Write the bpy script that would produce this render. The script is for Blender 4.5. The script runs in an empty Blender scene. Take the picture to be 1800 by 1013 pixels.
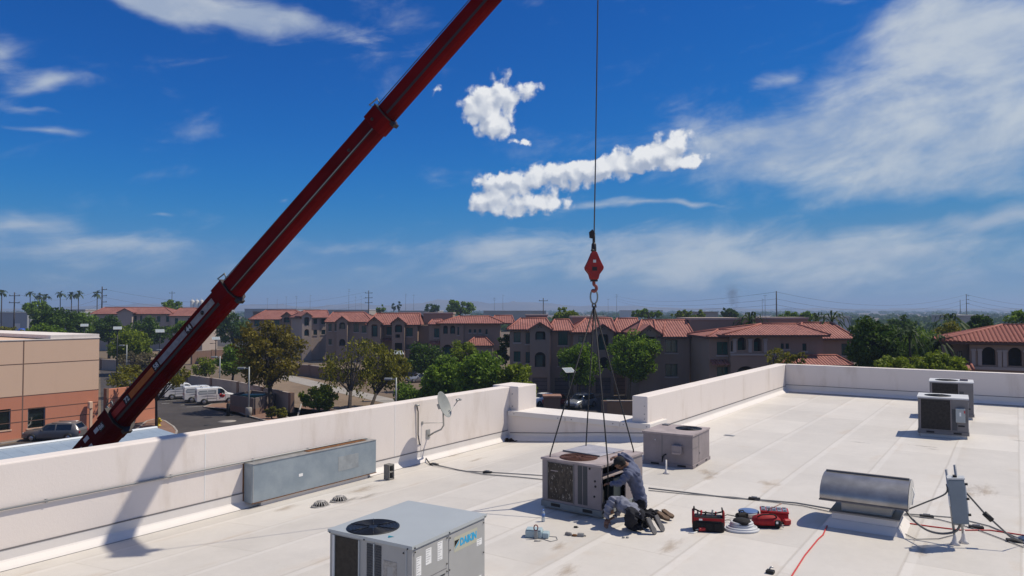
import bpy, bmesh, math, random
import numpy as np
from mathutils import Vector, Matrix, Quaternion

S = bpy.context.scene
COL = S.collection
R = math.radians
random.seed(7)
RNG = np.random.default_rng(11)

# ------------------------------------------------------------------ camera
CAMZ = 12.0
FPX = 1280.0                      # focal length in pixels of the 1800-wide photograph
PITCH = math.atan((545 - 506.5) / FPX)
cam_d = bpy.data.cameras.new('camera')
cam_d.sensor_width = 36.0
cam_d.lens = 36.0 * FPX / 1800.0
cam_d.clip_start = 0.1
cam_d.clip_end = 60000
cam = bpy.data.objects.new('camera', cam_d)
COL.objects.link(cam)
cam.location = (0, 0, CAMZ)
cam.rotation_euler = (R(90) + PITCH, 0, 0)
S.camera = cam

# ------------------------------------------------------------------ render / view
S.render.engine = 'CYCLES'
S.cycles.use_denoising = True
try:
    S.cycles.denoiser = 'OPENIMAGEDENOISE'
except Exception:
    pass
S.cycles.max_bounces = 5
S.cycles.diffuse_bounces = 2
S.cycles.glossy_bounces = 3
S.cycles.transmission_bounces = 4
S.cycles.transparent_max_bounces = 8
S.cycles.volume_bounces = 0
S.cycles.volume_step_rate = 2.0
S.cycles.use_adaptive_sampling = True
S.view_settings.view_transform = 'Standard'
S.view_settings.look = 'None'
S.view_settings.gamma = 1.0
S.view_settings.use_curve_mapping = False
S.view_settings.exposure = -0.06

# ------------------------------------------------------------------ sun
SUN_AZ, SUN_EL = R(12.0), R(57.0)          # azimuth counted from +X towards +Y
SDIR = Vector((math.cos(SUN_AZ) * math.cos(SUN_EL), math.sin(SUN_AZ) * math.cos(SUN_EL), math.sin(SUN_EL)))
sd = bpy.data.lights.new('sun', 'SUN')
sd.energy = 4.6
sd.angle = R(0.53)
sd.color = (1.0, 0.915, 0.765)
sun = bpy.data.objects.new('sun', sd)
COL.objects.link(sun)
sun.rotation_euler = SDIR.to_track_quat('Z', 'Y').to_euler()
sun.location = (30, 10, 60)

# ------------------------------------------------------------------ pixel to place helpers
def ray(px, py):
    x = (px - 900.0) / FPX
    yu = -(py - 506.5) / FPX
    c, s = math.cos(PITCH), math.sin(PITCH)
    Y = c - s * yu
    Z = s + c * yu
    return Vector((x / Y, 1.0, Z / Y))

def at(px, py, D):
    d = ray(px, py)
    return Vector((d.x * D, D, CAMZ + d.z * D))

def gnd(px, py, z=0.0):
    d = ray(px, py)
    t = (z - CAMZ) / d.z
    return Vector((d.x * t, t, z))

TH = R(34.66)
UV = Vector((math.sin(TH), math.cos(TH), 0))
VV = Vector((math.cos(TH), -math.sin(TH), 0))
RZ_UV = -TH                                 # local x -> V, local y -> U

def P(u, v, z):
    return UV * u + VV * v + Vector((0, 0, z))

def uv_of(p):
    return p.x * UV.x + p.y * UV.y, p.x * VV.x + p.y * VV.y

VW = -14.7                                  # inner face of the left parapet
def roof_z(u, v):
    t = (v - VW) / 5.4
    t = min(1.0, max(0.0, t))
    t = t * t * (3 - 2 * t) * 0.35 + t * 0.65
    return 7.45 + 0.49 * t

def roofpt(px, py, dz=0.0):
    z = 7.9
    for _ in range(25):
        p = gnd(px, py, z)
        z = roof_z(*uv_of(p)) + dz
    return gnd(px, py, z)

def on_v(px, py, v):
    """point of the pixel ray on the vertical plane v = const"""
    d = ray(px, py)
    k = d.x * VV.x + d.y * VV.y
    t = v / k
    return Vector((d.x * t, t, CAMZ + d.z * t))

def on_u(px, py, u):
    d = ray(px, py)
    k = d.x * UV.x + d.y * UV.y
    t = u / k
    return Vector((d.x * t, t, CAMZ + d.z * t))

# ------------------------------------------------------------------ node expressions
class X:
    """a socket with arithmetic"""
    nt = None
    def __init__(self, s): self.s = s
    @staticmethod
    def val(a):
        return a.s if isinstance(a, X) else a
    @staticmethod
    def m(op, a, b=None, c=None, clamp=False):
        n = X.nt.nodes.new('ShaderNodeMath'); n.operation = op; n.use_clamp = clamp
        for i, q in enumerate((a, b, c)):
            if q is None: continue
            if isinstance(q, X): X.nt.links.new(q.s, n.inputs[i])
            else: n.inputs[i].default_value = q
        return X(n.outputs[0])
    def __add__(s, o): return X.m('ADD', s, o)
    __radd__ = __add__
    def __sub__(s, o): return X.m('SUBTRACT', s, o)
    def __rsub__(s, o): return X.m('SUBTRACT', o, s)
    def __mul__(s, o): return X.m('MULTIPLY', s, o)
    __rmul__ = __mul__
    def __truediv__(s, o): return X.m('DIVIDE', s, o)
    def __pow__(s, o): return X.m('POWER', s, o)

def xmax(a, b): return X.m('MAXIMUM', a, b)
def xmin(a, b): return X.m('MINIMUM', a, b)
def xexp(a): return X.m('EXPONENT', a)
def clamp01(a): return X.m('ADD', a, 0.0, clamp=True)

def sstep(a, lo, hi):
    n = X.nt.nodes.new('ShaderNodeMapRange'); n.interpolation_type = 'SMOOTHSTEP'
    X.nt.links.new(a.s, n.inputs['Value'])
    n.inputs['From Min'].default_value = lo; n.inputs['From Max'].default_value = hi
    return X(n.outputs['Result'])

def comb(x, y, z=0.0):
    n = X.nt.nodes.new('ShaderNodeCombineXYZ')
    for i, q in enumerate((x, y, z)):
        if isinstance(q, X): X.nt.links.new(q.s, n.inputs[i])
        else: n.inputs[i].default_value = q
    return n.outputs[0]

def noise(vec, scale, detail=4.0, rough=0.55, dist=0.0, lac=2.0):
    n = X.nt.nodes.new('ShaderNodeTexNoise')
    n.inputs['Scale'].default_value = scale; n.inputs['Detail'].default_value = detail
    n.inputs['Roughness'].default_value = rough; n.inputs['Distortion'].default_value = dist
    n.inputs['Lacunarity'].default_value = lac
    X.nt.links.new(vec, n.inputs['Vector'])
    return X(n.outputs['Fac'])

def mixc(f, a, b, mode='MIX'):
    n = X.nt.nodes.new('ShaderNodeMix'); n.data_type = 'RGBA'; n.blend_type = mode
    for i, q in ((0, f), (6, a), (7, b)):
        if isinstance(q, X): X.nt.links.new(q.s, n.inputs[i])
        elif hasattr(q, 'node'): X.nt.links.new(q, n.inputs[i])
        elif i == 0: n.inputs[0].default_value = q
        else: n.inputs[i].default_value = (*q, 1.0)
    return n.outputs[2]

# ------------------------------------------------------------------ world: sky with clouds
W = bpy.data.worlds.new('World'); S.world = W; W.use_nodes = True
nt = W.node_tree; nt.nodes.clear(); X.nt = nt
sky = nt.nodes.new('ShaderNodeTexSky'); sky.sky_type = 'NISHITA'; sky.sun_disc = False
sky.sun_elevation = SUN_EL; sky.sun_rotation = R(90) - SUN_AZ
sky.altitude = 350; sky.air_density = 0.7; sky.dust_density = 0.0; sky.ozone_density = 3.0
def sky_curve(col):
    """the camera's rendering of the blue: deeper overhead, greyer low down"""
    pre = nt.nodes.new('ShaderNodeVectorMath'); pre.operation = 'SCALE'; pre.inputs['Scale'].default_value = .1
    nt.links.new(col, pre.inputs[0])
    cv = nt.nodes.new('ShaderNodeRGBCurve'); mp = cv.mapping; mp.use_clip = False; mp.extend = 'EXTRAPOLATED'
    pts = (((0, 0), (.10, .001), (.15, .004), (.20, .014), (.26, .045), (.34, .10), (.5, .16), (.7, .22), (1.0, .5)),
           ((0, 0), (.17, .10), (.23, .145), (.31, .205), (.41, .265), (.51, .30), (.65, .34), (.78, .37), (1.0, .55)),
           ((0, 0), (.34, .45), (.40, .52), (.51, .60), (.63, .61), (.69, .60), (.74, .58), (1.0, .65)))
    for k in range(3):
        c = mp.curves[k]
        c.points[0].location = pts[k][0]; c.points[1].location = pts[k][-1]
        for q in pts[k][1:-1]: c.points.new(*q)
    mp.update()
    nt.links.new(pre.outputs[0], cv.inputs['Color'])
    po = nt.nodes.new('ShaderNodeVectorMath'); po.operation = 'SCALE'; po.inputs['Scale'].default_value = 10.0
    nt.links.new(cv.outputs[0], po.inputs[0])
    return po.outputs[0]
SKYC = sky_curve(sky.outputs[0])
tc = nt.nodes.new('ShaderNodeTexCoord')
sep = nt.nodes.new('ShaderNodeSeparateXYZ'); nt.links.new(tc.outputs['Generated'], sep.inputs[0])
dx, dy, dz = (X(sep.outputs[i]) for i in range(3))
AZ = X.m('ARCTAN2', dx, dy)
EL = X.m('ARCSINE', dz)
vec = comb(AZ, EL)

def noise2(vec, scale, detail=4.0, rough=0.55, dist=0.0):
    n = noise(vec, scale, detail, rough, dist); n.s.node.noise_dimensions = '2D'
    return n

def azel(px, py):
    d = ray(px, py).normalized()
    return math.atan2(d.x, d.y), math.asin(d.z)

def blobs(vec, lst):
    """sum of soft elliptical bumps in direction space; sizes in pixels of the photograph"""
    acc = None
    for b in lst:
        px, py, rx, ry = b[:4]; rot = b[4] if len(b) > 4 else 0; w = b[5] if len(b) > 5 else 1.0
        a, e = azel(px, py); k = max(math.cos(a) ** 2, .5) * 2.1 / FPX
        mp = nt.nodes.new('ShaderNodeMapping'); mp.vector_type = 'TEXTURE'
        nt.links.new(vec, mp.inputs[0])
        mp.inputs['Location'].default_value = (a, e, 0); mp.inputs['Rotation'].default_value = (0, 0, R(rot)); mp.inputs['Scale'].default_value = (rx * k, ry * k, 1)
        g = nt.nodes.new('ShaderNodeTexGradient'); g.gradient_type = 'QUADRATIC_SPHERE'
        nt.links.new(mp.outputs[0], g.inputs[0])
        acc = X.m('MULTIPLY_ADD', X(g.outputs['Fac']), w * 1.15, acc if acc is not None else 0.0)
    return acc

def warp(sc, det, ka, ke):
    return comb(AZ + (noise2(vec, sc, det, .58) - .5) * ka, EL + (noise2(comb(AZ + 7.3, EL), sc, det, .58) - .5) * ke)
wv = warp(9.0, 2, .06, .035)
ci = xmin(blobs(wv, [(1740, 70, 230, 150, 0, 1.1), (1580, 205, 280, 95, 12, 1.1), (1800, 260, 280, 95), (1290, 240, 220, 42, 4, .85), (1450, 285, 300, 50, 2, .8), (1680, 335, 240, 40, -3, .7), (1640, 20, 120, 60, 20, .7)]), 1.2)
ci2 = blobs(wv, [(300, 4, 330, 26, -3, 1.15), (520, 30, 100, 20, -6, .7), (0, 95, 85, 55, 0, .7), (110, 150, 100, 14, 17, .8), (60, 190, 120, 12, 8, .55), (70, 223, 110, 9, 1, .55),
    (1760, 382, 210, 28, 4, .95), (1140, 435, 360, 46, 0, .70), (1520, 450, 380, 52, 0, .62), (900, 470, 420, 34, 0, .4), (1400, 490, 520, 40, 0, .4), (200, 470, 380, 40, 0, .4), (340, 25, 300, 30, -6, .5), (40, 395, 130, 24, 0, .65), (170, 430, 260, 30, 0, .6),
    (590, 432, 100, 14, 0, .5), (280, 380, 45, 7, 0, .5), (490, 348, 18, 8, 0, .55), (870, 432, 130, 18, 4, .5), (1130, 362, 170, 8, 0, .85), (1225, 361, 50, 6, 3, .5), (1360, 130, 60, 20, 10, .6), (1480, 5, 50, 14, 0, .5), (1430, 175, 120, 22, 16, .5)])
cs, sn = math.cos(R(10)), math.sin(R(10))
sa = AZ * cs + EL * sn; se = EL * cs - AZ * sn
fib = noise2(comb(sa * 0.30, se), 26.0, 5, .62, .35)
fib2 = noise2(comb(sa * 0.55 + 3.1, se), 11.0, 5, .6, .2)
ci_a = sstep(ci * 1.0 + (fib - .5) * 1.0 + (fib2 - .5) * 1.5, .10, 1.45)
ci_b = sstep(ci2 + (fib - .5) * 1.2 + (fib2 - .5) * .6, .16, 1.15)
# unseen high cloud added outside the frame, to make the blue fill light more neutral
zz_ = xmax(dz, .02) + .12
veil = sstep(noise2(comb(dx / zz_, dy / zz_), .9, 5, .6, .6), .40, .80) * xmax(sstep(EL, .42, .55), sstep(X.m('ABSOLUTE', AZ), .72, .95)) * .9
cirrus = xmax(xmax(ci_a * .86, ci_b * .78), veil)
# cumulus heaps: rounded billows, lit from above right, grey below
def voro(vec, scale):
    n = nt.nodes.new('ShaderNodeTexVoronoi'); n.voronoi_dimensions = '2D'; n.feature = 'SMOOTH_F1'
    n.inputs['Scale'].default_value = scale; n.inputs['Smoothness'].default_value = .35
    nt.links.new(vec, n.inputs['Vector'])
    return X(n.outputs['Distance'])
CU = [(878, 163, 40, 30), (838, 190, 30, 26), (872, 220, 34, 26), (934, 164, 24, 12, 30, .95), (922, 248, 18, 7, 8, .7),
    (1182, 260, 38, 28, 10), (1135, 276, 44, 22, 0, .95), (1062, 298, 64, 21, 8), (985, 306, 74, 20, 3, .95), (892, 318, 62, 18, -3, .9), (858, 352, 40, 24, 0, .95), (942, 358, 64, 18, 6, .95),
    (1212, 285, 34, 9, 14, .85), (768, 156, 10, 10, 0, .5)]
na, ne = noise2(vec, 24.0, 5, .58), noise2(comb(AZ + 7.3, EL), 24.0, 5, .58)
wc = comb(AZ + (na - .5) * .030, EL + (ne - .5) * .026)
ws = comb(AZ + (na - .5) * .030 + .006, EL + (ne - .5) * .026 + .010)
cu = blobs(wc, CU)
cu_s = blobs(ws, CU)
bil = voro(wc, 62.0); bil_s = voro(ws, 62.0)
cn = noise2(vec, 70.0, 6, .6)
dens = cu + ((.42 - bil) * .62 + (cn - .5) * .85) * sstep(cu, .02, .4)
cu_a = sstep(dens, .20, .66)
shade = clamp01((cu - cu_s) * 1.15 + (bil_s - bil) * .85 + (cn - .5) * .35 + .50)
ccol = mixc(shade, (4.6, 5.3, 6.7), (10.4, 10.5, 10.6))
cicol = mixc(sstep(fib2, .35, .65), (5.0, 5.9, 7.2), (7.0, 7.6, 8.1))
skyc = mixc(cirrus, SKYC, cicol)
skyc = mixc(cu_a * .96, skyc, ccol)
try:
    W.cycles.sampling_method = 'NONE'
except Exception:
    pass
bg = nt.nodes.new('ShaderNodeBackground'); bg.inputs['Strength'].default_value = 0.088
nt.links.new(skyc, bg.inputs['Color'])
wo = nt.nodes.new('ShaderNodeOutputWorld'); nt.links.new(bg.outputs[0], wo.inputs['Surface'])

# ------------------------------------------------------------------ materials
MATS = {}
def mat(name, col, rough=.6, metal=0.0, var=0.0, vscale=3.0, bump=0.0, bscale=30.0, col2=None, spec=.4, trans=0.0):
    if name in MATS: return MATS[name]
    m = bpy.data.materials.new(name); m.use_nodes = True
    t = m.node_tree; X.nt = t
    b = t.nodes['Principled BSDF']
    b.inputs['Base Color'].default_value = (*col, 1); b.inputs['Roughness'].default_value = rough
    b.inputs['Metallic'].default_value = metal; b.inputs['Specular IOR Level'].default_value = spec
    if trans: b.inputs['Transmission Weight'].default_value = trans
    if var or bump:
        c = t.nodes.new('ShaderNodeTexCoord').outputs['Object']
        if var:
            f = sstep(noise(c, vscale, 6, .6), .3, .7)
            c2 = col2 or tuple(q * (1 - var) for q in col)
            t.links.new(mixc(f, c2, col), b.inputs['Base Color'])
        if bump:
            bn = t.nodes.new('ShaderNodeBump'); bn.inputs['Strength'].default_value = bump; bn.inputs['Distance'].default_value = .02
            t.links.new(noise(c, bscale, 5, .6).s, bn.inputs['Height'])
            t.links.new(bn.outputs[0], b.inputs['Normal'])
    MATS[name] = m
    return m

def leaf_mat(name, c1, c2, c3):
    m = bpy.data.materials.new(name); m.use_nodes = True
    t = m.node_tree; X.nt = t
    b = t.nodes['Principled BSDF']
    g = t.nodes.new('ShaderNodeNewGeometry')
    rp = t.nodes.new('ShaderNodeValToRGB')
    e = rp.color_ramp.elements
    e[0].color = (*c1, 1); e[1].color = (*c3, 1); e[1].position = 1.0
    k = rp.color_ramp.elements.new(.5); k.color = (*c2, 1)
    c = t.nodes.new('ShaderNodeTexCoord').outputs['Object']
    f = clamp01(X(g.outputs['Random Per Island']) * .55 + noise(c, .7, 2, .5) * .9 - .2)
    t.links.new(f.s, rp.inputs[0])
    t.links.new(rp.outputs[0], b.inputs['Base Color'])
    b.inputs['Roughness'].default_value = .65
    b.inputs['Specular IOR Level'].default_value = .25
    tr = t.nodes.new('ShaderNodeBsdfTranslucent'); t.links.new(rp.outputs[0], tr.inputs[0])
    mx = t.nodes.new('ShaderNodeMixShader'); mx.inputs[0].default_value = .36
    t.links.new(b.outputs[0], mx.inputs[1]); t.links.new(tr.outputs[0], mx.inputs[2])
    t.links.new(mx.outputs[0], t.nodes['Material Output'].inputs[0])
    MATS[name] = m
    return m

# ------------------------------------------------------------------ mesh helpers
class MB:
    def __init__(s): s.v = []; s.f = []; s.sm = []
    def add(s, vs, fs, smooth=False):
        o = len(s.v); s.v += [tuple(q) for q in vs]
        s.f += [tuple(i + o for i in f) for f in fs]; s.sm += [smooth] * len(fs)
        return s
    def box(s, x0, x1, y0, y1, z0, z1, M=None):
        vs = [(x, y, z) for z in (z0, z1) for y in (y0, y1) for x in (x0, x1)]
        if M is not None: vs = [M @ Vector(q) for q in vs]
        return s.add(vs, [(0, 2, 3, 1), (4, 5, 7, 6), (0, 1, 5, 4), (2, 6, 7, 3), (0, 4, 6, 2), (1, 3, 7, 5)])
    def hexa(s, b, t):
        """8 corners: bottom ring b[0..3] counter-clockwise, top ring t[0..3]"""
        return s.add(list(b) + list(t), [(3, 2, 1, 0), (4, 5, 6, 7), (0, 1, 5, 4), (1, 2, 6, 5), (2, 3, 7, 6), (3, 0, 4, 7)])
    def prism(s, poly, h0, h1, axis='z', M=None):
        n = len(poly)
        def q(a, b, h): return {'z': (a, b, h), 'y': (a, h, b), 'x': (h, a, b)}[axis]
        vs = [q(a, b, h0) for a, b in poly] + [q(a, b, h1) for a, b in poly]
        if M is not None: vs = [M @ Vector(w) for w in vs]
        fs = [tuple(range(n))[::-1], tuple(range(n, 2 * n))] + [(i, (i + 1) % n, n + (i + 1) % n, n + i) for i in range(n)]
        return s.add(vs, fs)
    def tube(s, pts, r, n=8, cap=True, smooth=True):
        pts = [Vector(p) for p in pts]
        rs = r if isinstance(r, (list, tuple)) else [r] * len(pts)
        vs = []; prev = None
        for i, p in enumerate(pts):
            d = (pts[min(i + 1, len(pts) - 1)] - pts[max(i - 1, 0)])
            if d.length < 1e-9: d = Vector((0, 0, 1))
            d.normalize()
            if prev is None:
                a = d.orthogonal().normalized()
            else:
                a = prev - d * prev.dot(d)
                a = a.normalized() if a.length > 1e-6 else d.orthogonal().normalized()
            prev = a; b = d.cross(a)
            for k in range(n):
                t = 2 * math.pi * k / n
                vs.append(p + (a * math.cos(t) + b * math.sin(t)) * rs[i])
        fs = []
        for i in range(len(pts) - 1):
            for k in range(n):
                k2 = (k + 1) % n
                fs.append((i * n + k, i * n + k2, (i + 1) * n + k2, (i + 1) * n + k))
        s.add(vs, fs, smooth)
        if cap:
            o = len(s.v) - len(vs)
            s.f += [tuple(o + k for k in range(n))[::-1], tuple(o + (len(pts) - 1) * n + k for k in range(n))]; s.sm += [False, False]
        return s
    def lathe(s, prof, n=24, M=None, smooth=True):
        vs = []
        for r, z in prof:
            for k in range(n):
                t = 2 * math.pi * k / n; vs.append((r * math.cos(t), r * math.sin(t), z))
        if M is not None: vs = [M @ Vector(w) for w in vs]
        fs = [(i * n + k, i * n + (k + 1) % n, (i + 1) * n + (k + 1) % n, (i + 1) * n + k) for i in range(len(prof) - 1) for k in range(n)]
        s.add(vs, fs, smooth)
        o = len(s.v) - len(vs)
        if prof[0][0] > 1e-5: s.f.append(tuple(o + k for k in range(n))[::-1]); s.sm.append(False)
        if prof[-1][0] > 1e-5: s.f.append(tuple(o + (len(prof) - 1) * n + k for k in range(n))); s.sm.append(False)
        return s
    def loft(s, rings, smooth=True, cap=True, closed=True):
        n = len(rings[0]); vs = [q for r in rings for q in r]
        m = n if closed else n - 1
        fs = [(i * n + k, i * n + (k + 1) % n, (i + 1) * n + (k + 1) % n, (i + 1) * n + k) for i in range(len(rings) - 1) for k in range(m)]
        s.add(vs, fs, smooth)
        if cap:
            o = len(s.v) - len(vs)
            s.f += [tuple(o + k for k in range(n))[::-1], tuple(o + (len(rings) - 1) * n + k for k in range(n))]; s.sm += [False, False]
        return s
    def hole_plate(s, x0, x1, y0, y1, z, cx, cy, r, n=32):
        """flat plate facing +z with a round hole"""
        o = len(s.v); vs = []; 
        for k in range(n):
            t = 2 * math.pi * k / n; c, q = math.cos(t), math.sin(t)
            vs.append((cx + r * c, cy + r * q, z))
            ts = []
            if c > 1e-6: ts.append((x1 - cx) / c)
            if c < -1e-6: ts.append((x0 - cx) / c)
            if q > 1e-6: ts.append((y1 - cy) / q)
            if q < -1e-6: ts.append((y0 - cy) / q)
            d = min(ts); vs.append((cx + d * c, cy + d * q, z))
        cor = [(x1, y1, z), (x0, y1, z), (x0, y0, z), (x1, y0, z)]
        vs += cor
        fs = []
        for k in range(n):
            k2 = (k + 1) % n
            a, b = vs[2 * k + 1], vs[2 * k2 + 1]
            extra = None
            for ci_, (qx, qy, _) in enumerate(cor):
                on_a = abs(a[0] - qx) < 1e-6 or abs(a[1] - qy) < 1e-6
                on_b = abs(b[0] - qx) < 1e-6 or abs(b[1] - qy) < 1e-6
                same = (abs(a[0] - b[0]) < 1e-6) or (abs(a[1] - b[1]) < 1e-6)
                if on_a and on_b and not same: extra = 2 * n + ci_
            if extra is not None: fs.append((2 * k, 2 * k + 1, extra, 2 * k2 + 1, 2 * k2))
            else: fs.append((2 * k, 2 * k + 1, 2 * k2 + 1, 2 * k2))
        return s.add(vs, fs)
    def mesh(s, name, m=None):
        me = bpy.data.meshes.new(name); me.from_pydata([tuple(q) for q in s.v], [], s.f)
        me.polygons.foreach_set('use_smooth', s.sm)
        if m is not None: me.materials.append(m)
        me.update()
        return me
    def build(s, name, m, parent=None, bevel=0.0, seg=1):
        o = bpy.data.objects.new(name, s.mesh(name, m)); COL.objects.link(o)
        if parent is not None: o.parent = parent
        if bevel:
            b = o.modifiers.new('bevel', 'BEVEL'); b.width = bevel; b.segments = seg; b.limit_method = 'ANGLE'
        return o

def tag(o, label=None, cat=None, group=None, kind=None):
    if label: o['label'] = label
    if cat: o['category'] = cat
    if group: o['group'] = group
    if kind: o['kind'] = kind
    return o

def empty(name, loc=(0, 0, 0), rz=0.0, label=None, cat=None, group=None):
    o = bpy.data.objects.new(name, None); COL.objects.link(o)
    o.location = loc; o.rotation_euler = (0, 0, rz); o.empty_display_size = .2
    return tag(o, label, cat, group)

def copy_tree(o, parent=None):
    c = o.copy(); COL.objects.link(c)
    if parent is not None: c.parent = parent
    for ch in list(o.children): copy_tree(ch, c)
    return c

def text_mesh(txt, size, name='lettering', extrude=0.0, align='CENTER', bold=0.0):
    cu = bpy.data.curves.new(name, 'FONT'); cu.body = txt; cu.size = size; cu.align_x = align; cu.align_y = 'CENTER'; cu.extrude = extrude
    cu.resolution_u = 3; cu.offset = bold
    o = bpy.data.objects.new(name, cu); COL.objects.link(o)
    dg = bpy.context.evaluated_depsgraph_get(); dg.update()
    me = bpy.data.meshes.new_from_object(o.evaluated_get(dg))
    bpy.data.objects.remove(o); bpy.data.curves.remove(cu)
    return me

def link_mesh(name, me, m, parent=None, M=None):
    me.materials.clear(); me.materials.append(m)
    o = bpy.data.objects.new(name, me); COL.objects.link(o)
    if parent is not None: o.parent = parent
    if M is not None: o.matrix_local = M
    return o

# ================================================================== THE BUILDING WE STAND OVER
def roof_material():
    m = bpy.data.materials.new('white_membrane'); m.use_nodes = True; t = m.node_tree; X.nt = t
    b = t.nodes['Principled BSDF']; b.inputs['Roughness'].default_value = .55; b.inputs['Specular IOR Level'].default_value = .4
    tc_ = t.nodes.new('ShaderNodeTexCoord').outputs['Object']
    sp = t.nodes.new('ShaderNodeSeparateXYZ'); t.links.new(tc_, sp.inputs[0])
    v, u = X(sp.outputs[0]), X(sp.outputs[1])
    wv = v + (noise(tc_, .5, 3) - .5) * .05
    PW, PL = 1.55, 3.0
    fv = X.m('FRACT', wv / PW); iv = X.m('FLOOR', wv / PW)
    uo = u + iv * 1.37 + (noise(tc_, .7, 2) - .5) * .05
    fu = X.m('FRACT', uo / PL); iu = X.m('FLOOR', uo / PL)
    wn = t.nodes.new('ShaderNodeTexWhiteNoise'); wn.noise_dimensions = '2D'; t.links.new(comb(iv, iu), wn.inputs['Vector'])
    rnd = X(wn.outputs['Value'])
    dv = xmin(fv, 1.0 - fv) * PW; du = xmin(fu, 1.0 - fu) * PL
    edge_v = 1.0 - sstep(dv, .006, .03); edge_u = 1.0 - sstep(du, .005, .022)
    lap_v = 1.0 - sstep(X.m('ABSOLUTE', fv * PW - .10), .05, .085)
    big = noise(tc_, .32, 5, .6); mid = noise(tc_, 1.6, 6, .62); fine_ = noise(tc_, 9.0, 5, .6)
    # base tone: sheets differ a little
    tone = .575 + rnd * .09 - .045 + (big - .5) * .16 + (mid - .5) * .11 + (fine_ - .5) * .07
    g = comb(tone * 1.0, tone * .94, tone * .865)
    # dust washed into the laps, tan and patchy
    dust = sstep(noise(comb(v * 1.3, u * .55), 1.0, 5, .62), .52, .74) * xmax((1.0 - sstep(dv, .02, .38)) * .95, 0.0)
    pud = sstep(noise(comb(v * .8 + 5., u * .8), .9, 5, .6), .60, .74) * .5
    streak = sstep(noise(comb(v * 7.0, u * .5), 1.0, 4, .55), .60, .78) * .28 * sstep(big, .42, .6)
    c1 = mixc(clamp01(dust * .62 + pud * .45), g, (.49, .395, .30))
    c2 = mixc(streak * .6, c1, (.55, .50, .43))
    c3 = mixc(lap_v * .25, c2, (.72, .69, .66))
    c4 = mixc(clamp01(edge_v * .40 + edge_u * sstep(mid, .35, .6) * .50), c3, (.42, .38, .33))
    spk = sstep(noise(tc_, 26.0, 2, .4), .765, .80) * sstep(big, .45, .6)
    c5 = mixc(spk * .7, c4, (.22, .18, .15))
    # ponding stain and rust near the drains
    t.links.new(c5, b.inputs['Base Color'])
    bn = t.nodes.new('ShaderNodeBump'); bn.inputs['Strength'].default_value = .35; bn.inputs['Distance'].default_value = .03
    hgt = sstep(fv * PW, .0, .03) * .25 + sstep(fu * PL, .0, .03) * .2 + (mid - .5) * .5 + (fine_ - .5) * .12 + (noise(comb(v, u * .3), 2.2, 3) - .5) * .5
    t.links.new(hgt.s, bn.inputs['Height']); t.links.new(bn.outputs[0], b.inputs['Normal'])
    return m

def wall_material(name, base, dirt=(.55, .49, .43), amt=.35, low=None):
    m = bpy.data.materials.new(name); m.use_nodes = True; t = m.node_tree; X.nt = t
    b = t.nodes['Principled BSDF']; b.inputs['Roughness'].default_value = .8; b.inputs['Specular IOR Level'].default_value = .2
    tc_ = t.nodes.new('ShaderNodeTexCoord').outputs['Object']
    mp = t.nodes.new('ShaderNodeMapping'); mp.inputs['Scale'].default_value = (1.0, 1.0, .25); t.links.new(tc_, mp.inputs[0])
    f = sstep(noise(mp.outputs[0], 1.4, 7, .65), .48, .78)
    f2 = noise(tc_, .5, 4, .6)
    c = mixc(f * amt, base, dirt)
    c = mixc((f2 - .3) * .25, c, tuple(q * .86 for q in base))
    spk = sstep(noise(tc_, 17.0, 2, .4), .77, .80)
    c = mixc(spk * .45, c, tuple(q * .4 for q in base))
    t.links.new(c, b.inputs['Base Color'])
    bn = t.nodes.new('ShaderNodeBump'); bn.inputs['Strength'].default_value = .25; bn.inputs['Distance'].default_value = .01
    t.links.new(noise(tc_, 22.0, 5, .6).s, bn.inputs['Height']); t.links.new(bn.outputs[0], b.inputs['Normal'])
    MATS[name] = m
    return m

M_ROOF = roof_material()
M_PAR = wall_material('parapet_paint', (.74, .67, .625), (.54, .46, .39), .7)
M_PARW = wall_material('flashing_white', (.70, .66, .63), amt=.3)
M_DARKLINE = mat('sealant', (.16, .15, .15), .7)
M_GALV = mat('galvanised', (.45, .46, .47), .42, .75, var=.25, vscale=4, bump=.05)
M_GREYPIPE = mat('grey_pipe', (.27, .27, .27), .5, .3)
M_BLACK = mat('black_rubber', (.012, .012, .013), .6)
M_CABLE = mat('cable_black', (.03, .03, .032), .55)
M_WHITE = mat('white_paint', (.78, .78, .77), .5, var=.08)

U_END, V_R, U_LOW, U_FAR = 21.0, -9.47, 21.0, 37.6
ZTOP = 9.3
# roof sheet -----------------------------------------------------------------
us = [-12, -6, 0] + [q * 1.5 for q in range(1, 14)] + [U_LOW + .2] + [23 + q * 2.0 for q in range(7)] + [U_FAR + .1]
vs_ = [VW - .1] + [VW + .3 * q for q in range(1, 19)] + [V_R - .06, V_R + .25, -8.6, -7, -4, 0, 6, 14, 24, 36]
vs_ = sorted(set(round(q, 3) for q in vs_))
rm = MB()
for i in range(len(us) - 1):
    for j in range(len(vs_) - 1):
        if us[i] >= U_LOW + .15 and vs_[j + 1] <= V_R: continue
        q = [(us[i], vs_[j]), (us[i], vs_[j + 1]), (us[i + 1], vs_[j + 1]), (us[i + 1], vs_[j])]
        rm.add([(b, a, roof_z(a, b)) for a, b in q], [(0, 1, 2, 3)], True)
roof = rm.build('roof_membrane', M_ROOF); roof.rotation_euler.z = RZ_UV
bm = bmesh.new(); bm.from_mesh(roof.data); bmesh.ops.remove_doubles(bm, verts=bm.verts, dist=.001); bm.to_mesh(roof.data); bm.free()
tag(roof, kind='structure')

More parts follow.
